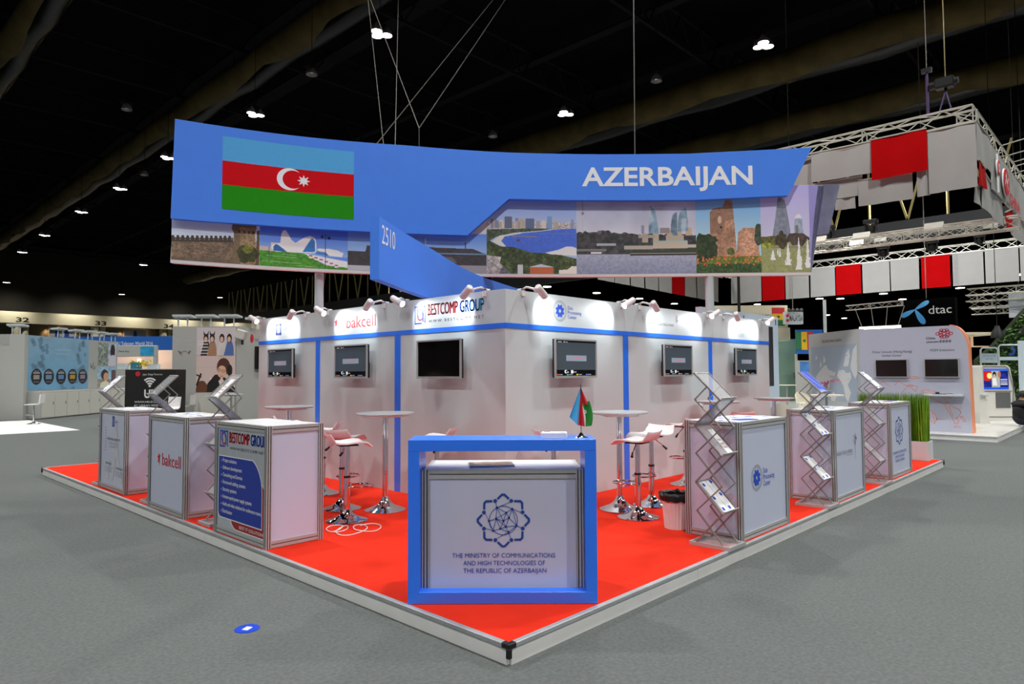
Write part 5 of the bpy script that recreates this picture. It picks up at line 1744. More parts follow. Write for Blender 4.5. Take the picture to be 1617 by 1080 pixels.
def hang(x, y0, y1, z00, z01, z10, z11, red, label, axis='y'):
    """A cloth panel: corner heights (z0? at the y0 end, z1? at the y1 end)."""
    n = 7
    if axis == 'y':
        t = thing('hanging_banner', label, 'banner', (x, y0, 0), 0, 'red and white hanging banners')
    else:
        t = thing('hanging_banner', label, 'banner', (y0, x, 0), 0, 'red and white hanging banners')
    mb = MB()
    L = y1 - y0
    for sgn in (0, 1):
        k = len(mb.v)
        for i in range(n):
            a = i / (n - 1)
            for j in range(n):
                b_ = j / (n - 1)
                lo, hi = z00 + (z10 - z00) * a, z01 + (z11 - z01) * a
                wv = 0.02 * math.sin(a * 9 + b_ * 2 + y0) * (1 - b_ * 0.6)
                p = (wv + (0.006 if sgn else 0), L * a, lo + (hi - lo) * b_)
                mb.v.append(p if axis == 'y' else (p[1], p[0], p[2]))
        for i in range(n - 1):
            for j in range(n - 1):
                f = (k + i * n + j, k + (i + 1) * n + j, k + (i + 1) * n + j + 1, k + i * n + j + 1)
                mb.f.append(f if sgn else f[::-1])
    mb.m = [0] * len(mb.f)
    o = mb.build('cloth', M_rcloth if red else M_wcloth, t, True)
    b = MB()
    if axis == 'y':
        b.bar((0, 0, z01), (0, L, z11), 0.03, 0.03)
    else:
        b.bar((0, 0, z01), (L, 0, z11), 0.03, 0.03)
    b.build('top_pole', M_truss, t)
    return t


X = TX0 - 0.02
hang(X, 0.06, 0.94, 5.29, 6.67, 5.29, 6.67, 0, 'large white hanging banner at the near corner')
hang(X - 0.03, 0.95, 2.07, 5.83, 6.75, 5.82, 6.76, 1, 'large red hanging banner beside the white corner one')
hang(X + 0.05, 0.94, 1.18, 5.28, 6.6, 5.28, 6.6, 0, 'narrow white strip behind the large red hanging banner')
hang(X, 1.89, 3.42, 5.99, 6.74, 6.04, 6.76, 0, 'wide white hanging banner left of the large red one')
hang(X + 0.06, 1.27, 2.39, 5.26, 5.83, 5.28, 5.9, 0, 'low white hanging banner under the large red one')
hang(X + 0.07, 2.3, 3.42, 5.54, 5.99, 5.56, 6.01, 0, 'low white hanging banner left of the one under the red')
hang(X + 0.08, 2.47, 2.92, 5.26, 5.56, 5.28, 5.58, 0, 'small lowest white hanging banner near the blue banner end')
hang(X + 0.08, 3.42, 4.6, 5.4, 6.72, 5.4, 6.72, 0, 'white hanging banner half hidden behind the blue banner end')
for i in range(6):
    hang(X + 0.05, 4.65 + 1.65 * i, 6.25 + 1.65 * i, 5.3, 6.7, 5.3, 6.7, i % 3 == 1, '%s banner along the near side, hidden behind the blue banner' % ('two', 'three', 'four', 'five', 'six', 'seven')[i])
Yr = TY0 - 0.03
hang(Yr, 14.42, 16.1, 5.9, 6.74, 6.0, 6.77, 0, 'white banner on the right side of the corner', 'x')
hang(Yr - 0.02, 14.46, 15.22, 5.36, 5.91, 5.4, 5.85, 1, 'small red banner on the right side below the white one', 'x')
hang(Yr + 0.03, 15.0, 17.8, 4.98, 5.88, 4.98, 5.6, 0, 'low white banner on the right side under the lettering', 'x')
hang(Yr + 0.05, 14.34, 15.6, 4.98, 5.38, 4.98, 5.5, 0, 'lowest white banner at the corner on the right side', 'x')
hang(Yr - 0.03, 17.75, 18.95, 4.98, 5.33, 4.98, 5.62, 1, 'red banner on the right side under the letters', 'x')
hang(Yr + 0.02, 18.95, 22.5, 4.98, 5.65, 4.98, 5.62, 0, 'long low white banner farther along the right side', 'x')
hang(Yr, 20.1, 23.0, 5.66, 6.68, 5.6, 6.7, 0, 'white banner beyond the grey logo panel on the right side', 'x')
t = thing('logo_panel', 'grey mesh panel with raised red and white emblem and the word CHINA', 'sign', (16.17, Yr - 0.01, 0))
MB().box(0, 0, 5.6, 3.95, 0.03, 6.64).build('mesh_panel', mat('grey_mesh', (150, 150, 146), 0.7, noise=0.2, nscale=3), t)
for nm, m, dy in (('white_back', M_inkw, -0.06), ('red_face', M_inkr, -0.075)):
    gx = 0.0 if nm == 'white_back' else 0.02
    mb = MB()
    for cx_, cz_, rx_, rz_ in ((0.47, 6.18, 0.17, 0.2), (1.55, 6.06, 0.42, 0.34)):
        mb.prism([(cx_ + (rx_ - gx) * math.cos(2 * PI * i / 24), dy, cz_ + (rz_ - gx) * math.sin(2 * PI * i / 24)) for i in range(24)], (0, 0.03, 0))
    mb.build(nm, m, t)
MB().box(0.42, -0.06, 5.6, 0.5, -0.03, 5.98).box(0.42, -0.06, 6.38, 0.5, -0.03, 6.52).build('stem', M_inkw, t)
Ink().ring(0.47, 6.18, 0.11, 0.05, 20).line([(1.3, 5.95), (1.5, 6.25), (1.6, 6.0), (1.8, 6.2)], 0.06).line([(1.35, 6.2), (1.75, 5.9)], 0.05).build('emblem_lines', M_inkw, t, -0.077)
text('CHINA', 2.05, 3.85, 5.62, 5.92, M_inkr, t, -0.06, 0.04)
for i, (x, z) in enumerate(((17.94, 7.23), (19.01, 7.21), (19.81, 7.23), (20.29, 7.24), (21.03, 7.19), (21.59, 7.21))):
    t = thing('arm_floodlight', '%s white flood head counted from the corner along the right-hand truss' % ('first', 'second', 'third', 'fourth', 'fifth', 'sixth')[i], 'floodlight', (x, TY0 - 0.28, 7.07), 0, 'flood heads on the right-hand truss')
    MB().cyl((0, -0.5, 0.0), (0.1, -0.6, 0.32), 0.075, n=12).build('lamp_head', M_white, t, True)
    MB().cyl((0, 0.3, -0.02), (0.03, -0.5, 0.1), 0.014, n=6).build('arm', M_truss, t)
RR = [(8.93, 10.12, 0), (7.735, 8.88, 1), (6.475, 7.66, 0), (5.25, 6.43, 0), (4.02, 5.155, 1), (2.78, 3.925, 0), (1.54, 2.715, 0), (0.2, 1.49, 0), (10.2, 11.4, 0), (11.45, 12.65, 1), (12.7, 13.9, 0), (13.95, 14.4, 0)]
nmn = ['white far-row banner right beside the blue banner end', 'red banner of the far row, nearest the blue banner end', 'white banner of the far row, just right of the left red one', 'white banner of the far row, just left of the right red one', 'red banner of the far row, the right-hand red one', 'white banner of the far row, just right of the right red one', 'white banner of the far row, second right of the right red one', 'white banner of the far row, at the picture edge', 'pale banner of the far row, below the fountain picture', 'red banner of the far row, partly behind the right post', 'pale banner of the far row, second from its left end', 'narrow pale banner at the left end of the far row']
for (a, b_, rd), l in zip(RR, nmn):
    hang(TX1 - 0.19, a, b_, 5.21, 6.7, 5.21, 6.7, rd, l)
for i in range(9):
    x0 = 20.6 + 1.22 * i
    hang(TY1 - 0.19, x0, x0 + 1.15, 5.38 - 0.02 * i, 6.7, 5.36 - 0.02 * i, 6.7, i == 5, '%s banner from the left of the row below the skyline picture' % ('first', 'second', 'third', 'fourth', 'fifth', 'sixth, red', 'seventh', 'eighth', 'ninth')[i], 'x')
# flood panels and moving heads on the inner trusses
for i, (x, y, z) in enumerate(((18, 1.55, 5.2), (18, 3.3, 5.2), (22, 4.6, 5.72), (18, 4.45, 5.25), (27, 1.6, 6.62), (27, 5.2, 6.62), (27, 8.8, 6.62))):
    t = thing('flood_light', 'pale rectangular flood light on the inner trusses, %s' % ('on the nearest truss at right', 'on the nearest truss in the middle', 'on the middle truss', 'beside the blue banner end', 'added for light on the farthest truss at right', 'added for light on the farthest truss in the middle', 'added for light on the farthest truss at left')[i], 'floodlight', (x - 0.38, y, z), 0, 'flood lights on the inner trusses')
    MB().box(-0.03, -0.22, -0.1, 0.03, 0.22, 0.1, Matrix.Rotation(0.5, 4, 'Y'), bev=0.01).build('housing', M_truss, t)
    MB().bar((0.03, 0, 0), (0.24, 0, 0.0), 0.03, 0.03).build('bracket', M_dgrey, t)
    if i < 4:  # only the three flood lights added for the far row give light
        continue
    L = bpy.data.lights.new('added_flood_beam', 'SPOT')
    L.energy = 750
    L.spot_size = math.radians(95)
    L.spot_blend = 0.8
    L.shadow_soft_size = 0.1
    q = bpy.data.objects.new('added_flood_beam', L)
    COL.objects.link(q)
    q.parent = t
    q.location = (0.75, 0, 0.0)
    q.rotation_euler = Vector((1, 0.1, 0.02)).to_track_quat('-Z', 'Y').to_euler()
for i, (x, y, z) in enumerate(((18, 3.15, 5.58), (18, 4.3, 5.58), (22, 3.9, 5.49), (22, 2.5, 5.49), (27, 2.0, 6.33))):
    t = thing('moving_head', 'dark moving-head lamp on the inner trusses, %s from the left' % ('second', 'first', 'third', 'fourth', 'fifth')[i], 'stage lamp', (x, y, z), 0, 'moving heads on the inner trusses')
    MB().box(-0.12, -0.18, 0.0, 0.12, 0.18, 0.1, bev=0.01).build('base', M_black, t)
    MB().box(-0.05, -0.16, -0.22, 0.05, -0.12, 0.0).build('yoke_arm', M_black, t)
    MB().box(-0.05, 0.12, -0.22, 0.05, 0.16, 0.0).build('yoke_arm', M_black, t)
    MB().lathe([(0.0, -0.3), (0.09, -0.28), (0.11, -0.2), (0.1, -0.08), (0.0, -0.04)], 14, cap=False).build('lamp_head', M_black, t, True)
# hoist
t = thing('chain_hoist', 'black chain hoist with purple slings above the near truss', 'hoist', (14.45, 0.6, 7.05))
MB().box(-0.12, -0.17, 0.55, 0.12, 0.2, 0.78, bev=0.03).cyl((0, 0.2, 0.67), (0, 0.3, 0.67), 0.09, n=14).cyl((0, -0.17, 0.67), (0, -0.24, 0.67), 0.07, n=14).build('motor', M_black, t, True)
MB().cyl((0, 0, 0.78), (0, 0, 12.95), 0.013, n=6).build('chain', mat('olive_chain', (96, 88, 50), 0.5, 0.3, noise=0.1), t)
mv = mat('purple_sling', (70, 54, 96), 0.8, noise=0.1)
MB().bar((0, -0.1, 0.02), (0, 0, 0.5), 0.05, 0.02).bar((0, 0.14, 0.02), (0, 0, 0.5), 0.05, 0.02).build('sling', mv, t)
MB().cyl((0, 0, 0.48), (0, 0, 0.56), 0.03, n=10).build('hook', M_black, t)
t = thing('sling_line', 'purple sling on a thin line left of the chain hoist', 'sling', (14.45, 0.95, 7.05))
MB().bar((0, 0, 0.0), (0, 0.0, 1.0), 0.07, 0.025).build('sling', mv, t)
MB().box(-0.05, -0.1, 1.0, 0.05, 0.1, 1.1).build('spreader', M_black, t)
MB().cyl((0, 0, 1.1), (0, 0, 12.95), 0.01, n=6).build('line', M_cable, t)

# ------------------------------------------------------------------ pavilion floor and the tall white display walls
t = thing('pavilion_floor', 'glossy white raised floor of the red and white pavilion', 'platform', (15.1, -0.02, GROUND))
MB().box(0.02, 0.02, 0, 19, 15.0, 0.10).build('floor_edge', M_skirt, t)
MB().box(0, 0, 0.10, 19, 15.0, 0.135, bev=0.006).build('floor_top', M_plinth, t)
MB().box(0.75, 0.66, 0.135, 2.5, 1.05, 0.138).build('beige_mat', mat('beige_mat', (196, 178, 132), 0.8, noise=0.1), t)
PF = 0.02
t = thing('display_wall', 'tall pale display wall with rounded corner, two blank screens and orange line drawings', 'wall', (15.6, 2.83, PF), -PI / 2)
# local x runs right along the wall (towards -Y)
M_pale = mat('pale_lilac_wall', (176, 179, 196), 0.5, noise=0.015, nscale=1)
hw = 2.45
W_ = 2.83 - 0.53
pr = [(0, 0, 0), (W_, 0, 0), (W_ - 0.03, 0, 1.75)] + [(1.93 + 0.35 * math.cos(a) * 0.98, 0, 1.86 + 0.59 * math.sin(a)) for a in [0.08 + (PI / 2 - 0.08) * i / 10 for i in range(11)]] + [(0, 0, hw)]
MB().prism(pr, (0, 0.28, 0)).build('wall_board', M_pale, t)
mo = mat('orange_edge', (236, 150, 110), 0.4, noise=0.05)
edge = pr[1:-1]
mb = MB()
for a, b_ in zip(edge, edge[1:]):
    nx, nz = (b_[2] - a[2]), -(b_[0] - a[0])
    l_ = math.hypot(nx, nz) or 1
    o_ = (nx / l_ * 0.022, 0, nz / l_ * 0.022)
    mb.add([a, b_, (b_[0] + o_[0], 0, b_[2] + o_[2]), (a[0] + o_[0], 0, a[2] + o_[2]), (a[0], 0.28, a[2]), (b_[0], 0.28, b_[2]), (b_[0] + o_[0], 0.28, b_[2] + o_[2]), (a[0] + o_[0], 0.28, a[2] + o_[2])], [(3, 2, 1, 0), (4, 5, 6, 7), (0, 1, 5, 4), (1, 2, 6, 5), (2, 3, 7, 6), (3, 0, 4, 7)])
mb.build('orange_edge', mo, t, label='orange strip along the rounded edge')
ux = lambda Yw: 2.83 - Yw
uz = lambda z: z - PF
text('China Unicom (Hong Kong)', ux(2.55), ux(1.68), uz(1.87), uz(1.925), M_inkd, t, -0.002)
text('Global Center', ux(2.33), ux(1.9), uz(1.78), uz(1.83), M_inkd, t, -0.002)
text('M2M Solutions', ux(1.3), ux(0.82), uz(1.885), uz(1.935), M_inkd, t, -0.002)
text('China', ux(1.38), ux(1.19), uz(2.165), uz(2.22), M_inkd, t, -0.002, 0.02)
text('unicom', ux(1.375), ux(1.13), uz(2.085), uz(2.135), M_inkd, t, -0.002, 0.02)
k = Ink()
for i, s_ in enumerate((0, 1, 2, 3)):
    x = ux(1.11) + 0.062 * i
    k.rect(x, uz(2.09), x + 0.045, uz(2.1)).rect(x, uz(2.125), x + 0.045, uz(2.135)).rect(x + 0.018, uz(2.075), x + 0.027, uz(2.145)).rect(x, uz(2.09), x + 0.008, uz(2.135)).rect(x + 0.037, uz(2.09), x + 0.045, uz(2.135))
k.build('characters', M_inkd, t, -0.002, label='row of four dark Chinese characters')
k = Ink()
for a, b_ in ((0, 0), (-0.07, 0.045), (0.0, 0.085), (0.07, 0.045), (-0.135, 0), (0.135, 0), (-0.07, -0.045), (0.07, -0.045), (0, -0.085), (-0.055, 0.09), (0.055, 0.09), (-0.055, -0.09), (0.055, -0.09)):
    k.ring(ux(1.01) + a, uz(2.29) + b_ * 0.85, 0.04, 0.024, 14)
k.build('knot_emblem', mat('crimson', (176, 20, 50), 0.5, noise=0.02), t, -0.002, label='crimson knot emblem of rings')
mol = mat('orange_line', (222, 130, 104), 0.6, noise=0.03)
k = Ink()
V = 0.012
for P in ([(0.9, 0.75), (1.05, 0.95), (1.2, 0.78), (1.25, 0.92), (1.05, 1.0)], [(0.15, 0.95), (0.3, 1.05), (0.42, 0.95), (0.5, 1.06), (0.68, 0.92)], [(0.75, 0.95), (0.85, 1.08), (0.98, 0.96), (1.15, 0.94)], [(1.05, 1.2), (1.2, 1.22), (1.3, 1.18), (1.2, 1.15), (1.06, 1.18), (1.05, 1.2)],
          [(1.32, 0.8), (1.5, 0.62), (1.62, 0.76), (1.45, 0.86), (1.32, 0.8)], [(1.38, 0.78), (1.55, 0.66)], [(1.44, 0.82), (1.58, 0.7)], [(1.5, 0.62), (1.75, 0.44), (1.85, 0.5), (1.62, 0.76)], [(1.7, 0.76), (1.78, 0.64), (1.8, 0.72), (1.86, 0.62)], [(1.84, 0.66), (1.92, 0.74), (1.95, 0.66), (1.87, 0.58), (1.84, 0.66)],
          [(1.78, 0.42), (1.86, 0.46), (1.95, 0.36), (2.06, 0.3), (2.1, 0.22), (2.05, 0.12), (2.0, 0.05), (2.05, -0.02), (2.02, -0.1), (1.96, -0.08), (1.92, 0.08), (1.84, 0.25), (1.78, 0.42)], [(1.86, 0.4), (1.94, 0.1)], [(2.08, 0.1), (2.12, 0.12), (2.18, -0.02), (2.14, -0.04), (2.08, 0.1)],
          [(1.42, 0.2), (1.5, 0.26), (1.58, 0.14), (1.62, 0.0), (1.56, -0.12), (1.5, -0.06), (1.46, 0.06), (1.42, 0.2)], [(1.6, 0.0), (1.75, 0.01), (1.6, 0.03)], [(1.52, 0.22), (1.57, -0.05)], [(1.95, -0.2), (2.0, -0.14), (2.1, -0.2), (1.95, -0.2)], [(0.1, 0.8), (0.25, 0.9), (0.4, 0.82), (0.55, 0.9)]):
    k.line([(a, 0.28 + b_ * 0.82) for a, b_ in P], V)
k.build('line_drawing', mol, t, -0.002, label='orange outline drawings of gadgets')
MB().box(ux(1.46), -0.22, uz(0.845), ux(0.66), 0, uz(0.89), bev=0.005).build('shelf', M_white, t)
t2 = thing('black_gadget', 'small black gadget on the white shelf under the right blank screen', 'gadget', (15.6 - 0.12, 1.12, 0.8905))
MB().box(-0.05, -0.12, 0, 0.05, 0.12, 0.012).lathe([(0.03, 0.012), (0.045, 0.03), (0.03, 0.055), (0, 0.06)], 12, (0, 0.04, 0), cap=False).build('body', M_black, t2)
MB().tube([(0, -0.1, 0.01), (0.0, -0.2, 0.02), (0.02, -0.28, 0.006)], 0.005, 6).build('lead', M_black, t2)
for Y0, Y1, l in ((2.48, 1.77, 'wide blank black screen on the pale wall, left one, under the Global Center lettering'), (1.43, 0.73, 'wide blank black screen on the pale wall, right one, under the M2M lettering')):
    tv = thing('display_screen', l, 'screen', (15.6, (Y0 + Y1) / 2, 1.495), -PI / 2, 'screens on the pale display wall')
    a = (Y0 - Y1) / 2
    MB().box(-a, -0.05, -0.22, a, -0.01, 0.22).build('casing', M_silver, tv)
    MB().box(-a + 0.022, -0.053, -0.198, a - 0.022, -0.049, 0.198).build('display', M_scr, tv)
    MB().box(-0.1, -0.01, -0.1, 0.1, 0, 0.1).build('wall_bracket', M_black, tv)
# map wall, turned away at an angle
ang = math.radians(47)
t = thing('map_wall', 'pale wall with a blue-grey world map left of the two blank screens', 'wall', (15.6, 2.83, PF), ang + PI)
MLn = 2.56
MB().box(0, 0.0, 0, MLn, 0.12, hw + 0.02).build('wall_board', mat('pale_grey_wall', (178, 181, 182), 0.5, noise=0.015, nscale=1), t)
t.location = Vector((15.6, 2.83, PF)) + Vector((math.cos(ang), math.sin(ang), 0)) * MLn
mp = Cv(150, 130, (158, 172, 190))
r2 = np.random.RandomState(12)
for P in ([(0.1, 0.05), (0.15, 0.3), (0.1, 0.42), (0.16, 0.5), (0.24, 0.58), (0.34, 0.66), (0.4, 0.56), (0.55, 0.52), (0.52, 0.42), (0.4, 0.36), (0.42, 0.25), (0.34, 0.2), (0.3, 0.3), (0.24, 0.25), (0.2, 0.08)], [(0.58, 0.45), (0.62, 0.55), (0.72, 0.56), (0.8, 0.5), (0.86, 0.52), (0.88, 0.42), (0.8, 0.3), (0.86, 0.16), (0.8, 0.0), (0.74, 0.08), (0.72, 0.25), (0.66, 0.36)], [(0.86, 0.6), (0.92, 0.9), (1, 1), (1, 0.5), (0.95, 0.4), (0.9, 0.5)], [(0.44, 0.0), (0.42, 0.1), (0.5, 0.16), (0.56, 0.08), (0.52, 0.0)], [(0.72, 0.62), (0.78, 0.85), (0.84, 0.92), (0.86, 0.8), (0.82, 0.62)], [(0.28, 0.68), (0.3, 0.84), (0.34, 0.72)], [(0.1, 0.75), (0.12, 0.85), (0.15, 0.78)], [(0.2, 0.6), (0.22, 0.74), (0.25, 0.64)]):
    mm = mp.pm(P) & (vnoise(mp.h, mp.w, 30, 71) > 0.12)
    mp.put(mm, (206, 208, 210))
mp.poly([(0.28, 0.28), (0.3, 0.36), (0.34, 0.32), (0.39, 0.38), (0.4, 0.32), (0.37, 0.28), (0.36, 0.2), (0.31, 0.22)], (190, 60, 100))
for u, v, q in ((0.2, 0.3, (212, 110, 180)), (0.43, 0.34, (212, 110, 180)), (0.27, 0.24, (110, 150, 136)), (0.42, 0.42, (196, 170, 160)), (0.54, 0.36, (220, 120, 110)), (0.3, 0.1, (120, 160, 150))):
    mp.rect(u, v, u + 0.1, v + 0.035, q)
for i in range(14):
    mp.line(0.36, 0.27, r2.rand(), r2.rand() * 0.5, 0.002, (150, 150, 168), 0.6)
mp.build('map_print', M_print, t, flatmap(0.14, MLn - 0.12, 0.62, 2.1, -0.003), 'world map in pale grey on blue-grey')
text('China Unicom Network Capabilities', 0.75, 1.75, 2.2, 2.28, M_inkd, t, -0.003)
# light bar on a small truss over the wall
t = thing('light_bar', 'glowing white light bar just above the pale display wall', 'lamp', (16.2, 0, 0))
MB().box(-0.04, 2.05, 2.5, 0.04, 2.99, 2.56).build('tube', mat('bar_glow', (255, 255, 255), emit=(255, 252, 246), es=5, noise=0.01), t)
MB().box(-0.05, 2.05, 2.56, 0.05, 2.99, 2.58).build('housing', M_truss, t)
for i in range(4):
    y = 2.1 + 0.28 * i
    MB().cyl((0, y, 2.58), (0, y + 0.1 * (i - 1.5), 3.05), 0.008, n=6).build('rod', M_truss, t)
box_truss('box_truss', 'short bright truss left of the black sign with the propeller emblem', (16.2, 2.0, 3.12), (16.2, 3.3, 3.08), 0.12, group='small trusses by the black sign')
# dtac sign
t = thing('sign_cube', 'black hanging sign with a light blue propeller emblem', 'sign', (30, 5.45, 0), -PI / 2)
MB().box(0, 0, 3.1, 2.07, 0.5, 4.47).build('sign_board', mat('black_cloth', (7, 7, 8), 0.9, spec=0.03, noise=0.05), t)
mbl = ramp_mat('propeller_blue', [(0, (50, 140, 220)), (1, (96, 184, 244))], 2)
k = Ink()


def petal(cx, cz, a, L, w_):
    pts = []
    for i in range(25):
        q = 2 * PI * i / 24
        x, y = L * 0.5 * (1 - math.cos(q)), w_ * math.sin(q) * (0.35 + 0.65 * (0.5 - 0.5 * math.cos(q)))
        pts.append((cx + x * math.cos(a) - y * math.sin(a), cz + x * math.sin(a) + y * math.cos(a)))
    k.poly(pts)


petal(0.62, 4.04, math.radians(32), 0.62, 0.13)
petal(0.62, 4.04, math.radians(208), 0.6, 0.14)
petal(0.62, 4.04, math.radians(-62), 0.72, 0.16)
k.build('propeller', mbl, t, -0.005, label='light blue three-bladed propeller emblem')
text('dtac', 1.12, 1.95, 3.82, 4.16, M_inkw, t, -0.005)
MB().cyl((1, 0.25, 4.47), (1, 0.25, 20), 0.02, n=6).build('hanger', M_cable, t)
# trusses in the distance at right
for i, (x, z, y0, y1, l) in enumerate(((34, 5.0, 0.0, 3.6, 'topmost'), (36, 4.9, 0.0, 4.0, 'second'), (38, 4.75, -0.5, 4.2, 'third'), (41, 4.6, -0.5, 4.6, 'fourth'))):
    box_truss('box_truss', '%s of the pale distant trusses right of the black sign' % l, (x, y0, z), (x, y1, z), 0.3, group='distant trusses right of the black sign')
t = thing('hanging_sign', 'pale hanging panel between the distant trusses at right', 'panel', (36.4, 2.0, 3.9))
MB().box(0, -0.4, 0, 0.05, 0.4, 1.2, bev=0.01).build('panel_face', mat('pale_translucent', (170, 178, 186), 0.4, noise=0.05), t)
MB().cyl((0.02, 0, 1.2), (0.02, 0, 16.1), 0.012, n=6).build('hanger', M_cable, t)

# ------------------------------------------------------------------ kiosks at the far right
def kiosk(L, d, label, pic):
    t = thing('kiosk', label, 'kiosk', dg(L, d, PF), RZ)
    pr = [(0.0, 0), (0.98, 0), (0.98, 0.2), (0.80, 1.48), (0.72, 1.56), (0.05, 1.56), (0.0, 1.5)]
    MB().prism([(a, 0, b_) for a, b_ in pr], (0, 0.6, 0)).build('body', mat('warm_white_shell', (218, 216, 208), 0.4, noise=0.01), t)
    MB().box(0.36, -0.012, 0.36, 0.77, 0, 0.8).build('dark_door', mat('grey_speckle', (96, 98, 98), 0.6, noise=0.2, nscale=60), t)
    MB().box(0.0, -0.01, 0.82, 0.82, 0, 0.84).box(0.0, -0.008, 0.1, 0.9, 0, 0.12).build('groove', M_alud, t)
    cv = Cv(60, 48, (30, 44, 130))
    cv.grain(0.5, 12, None, pic).ell(0.15, 0.7, 0.22, 0.3, (206, 40, 40)).ell(0.24, 0.66, 0.1, 0.14, (250, 240, 140)).rect(0.32, 0.1, 0.66, 0.9, (170, 176, 170)).ell(0.44, 0.72, 0.07, 0.14, (30, 26, 26)).ell(0.44, 0.66, 0.045, 0.08, (210, 170, 150)).poly([(0.36, 0.55), (0.5, 0.56), (0.54, 0.2), (0.36, 0.2)], (226, 226, 230)).ell(0.64, 0.72, 0.06, 0.16, (180, 110, 80)).rect(0.66, 0.1, 1, 0.5, (20, 30, 120)).rect(0, 0, 1, 0.1, (40, 90, 220)).rect(0, 0.9, 1, 1, (60, 110, 230))
    for i in range(4):
        cv.rect(0.68, 0.22 + 0.08 * i, 0.96, 0.25 + 0.08 * i, (220, 224, 240))
    cv.build('screen_picture', M_ui, t, flatmap(0.04, 0.74, 0.88, 1.46, -0.004), 'lit screen with a red flare and two people')
    MB().tube([(0.82, -0.01, 0.3), (0.86, -0.01, 0.9), (0.74, -0.01, 1.47), (0.66, -0.01, 1.52), (0.04, -0.01, 1.52)], 0.008, 6).build('dark_line', M_alud, t)
    text('Smart Living', 0.86, 0.91, 0.5, 1.2, M_inkg, t, -0.006)
    return t


kiosk(13.2, 19.0, 'white kiosk with a colourful lit screen right of the rounded display wall', 81)
t = thing('curved_counter', 'white curved stand behind the orange-edged wall', 'counter', dg(12.42, 18.0, PF), RZ)
MB().prism([(0, 0, 0), (0.26, 0, 0), (0.2, 0, 0.6), (0.1, 0, 1.0), (0.02, 0, 1.3), (0, 0, 1.3)], (0, 0.5, 0)).build('body', MATS['warm_white_shell'], t)
MB().box(0.02, -0.12, 0.74, 0.17, 0, 0.79, bev=0.01).build('ledge', M_white, t)
for L, d, z0, w_, h, s, l in ((14.02, 20.2, 1.62, 0.52, 0.4, 'SEE THE FUTURE', 'white rounded sign above the kiosk with blue lettering'), (14.85, 20.6, 1.7, 0.72, 0.42, '', 'white rounded frame sign right of the lettered sign, over greenery')):
    t = thing('topper_sign', l, 'sign', dg(L, d, PF), RZ)
    fr = [(0, 0, z0), (0, 0, z0 + h), (0.06, 0, z0 + h + 0.07), (w_ - 0.06, 0, z0 + h + 0.07), (w_, 0, z0 + h), (w_, 0, z0)]
    MB().tube(fr, 0.025, 8).build('frame_tube', M_white, t, True)
    for q in (0, w_):
        MB().cyl((q, 0, 0), (q, 0, z0), 0.025, n=8).build('leg', M_white, t)
    MB().box(0.02, -0.005, z0 + 0.02, w_ - 0.03, 0.01, z0 + h * (0.75 if s else 0.3)).build('sign_panel', mat('pale_blue_panel', (206, 222, 232), 0.4, noise=0.01), t)
    if s:
        text(s, 0.06, w_ - 0.08, z0 + 0.2, z0 + 0.26, mat('sky_ink', (70, 150, 200), 0.6, noise=0.02), t, -0.008)
        text('WITH YOU', 0.14, w_ - 0.16, z0 + 0.11, z0 + 0.16, MATS['sky_ink'], t, -0.008)
    else:
        Ink().ring(0.36, z0 + 0.3, 0.14, 0.07, 20, -2.2, 1.6).build('swirl', M_ink, t, -0.02, label='blue swirl emblem')
t = thing('display_stand', 'pale upright board at the right picture edge above the seated man', 'stand', dg(15.2, 20.25, PF), RZ)
MB().box(0, 0, 0.0, 0.5, 0.05, 2.3, bev=0.01).build('board', mat('pale_blue_panel', (206, 222, 232), 0.4), t)
MB().box(-0.05, -0.1, -0.0, 0.55, 0.15, 0.03).build('foot', M_white, t)
t = thing('living_wall', 'leafy green plant wall at the right edge of the picture', 'plants', dg(17.3, 24.5, PF), RZ)
MB().prism([(-0.4, 0, 0), (2.6, 0, 0), (2.6, 0, 4.2), (1.5, 0, 3.7), (0.2, 0, 2.3), (-0.4, 0, 1.8)], (0, 0.25, 0)).build('backing', mat('dark_leaf', (30, 46, 18), 0.8, noise=0.2), t)
lv = [MB(), MB()]
for i in range(2600):
    u, v = rnd.uniform(-0.4, 2.6), rnd.uniform(0.0, 4.2)
    top = np.interp(u, [-0.4, 0.2, 1.5, 2.6], [1.9, 2.4, 3.8, 4.3])
    if v > top:
        continue
    c_ = Vector((u, -rnd.uniform(0.0, 0.18), v))
    a = Vector((rnd.uniform(-1, 1), rnd.uniform(-1, 0), rnd.uniform(-1, 1))).normalized() * rnd.uniform(0.05, 0.12)
    b_ = a.orthogonal().normalized() * rnd.uniform(0.025, 0.05)
    lv[i % 2].add([c_ - a, c_ + b_, c_ + a, c_ - b_], [(0, 1, 2, 3)])
for g, q, l in zip(lv, ((86, 128, 40), (44, 88, 26)), ('light green leaves', 'deep green leaves')):
    g.build('leaves', mat(l.replace(' ', '_'), q, 0.5, noise=0.25, nscale=4), t, False, l, 'stuff')
for L, z in ((16.7, 2.75), (17.75, 2.85)):
    t = thing('pendant_lamp', 'black pendant lamp %s the plant wall' % ('left of' if L < 17 else 'in front of'), 'lamp', dg(L, 23.2, z))
    MB().lathe([(0.2, -0.2), (0.17, 0.0), (0.09, 0.12), (0.07, 0.22), (0.0, 0.23)], 18, cap=False).build('shade', M_black, t, True)
    MB().cyl((0, 0, 0.22), (0, 0, 20 - z), 0.012, n=6).build('cord', M_black, t)
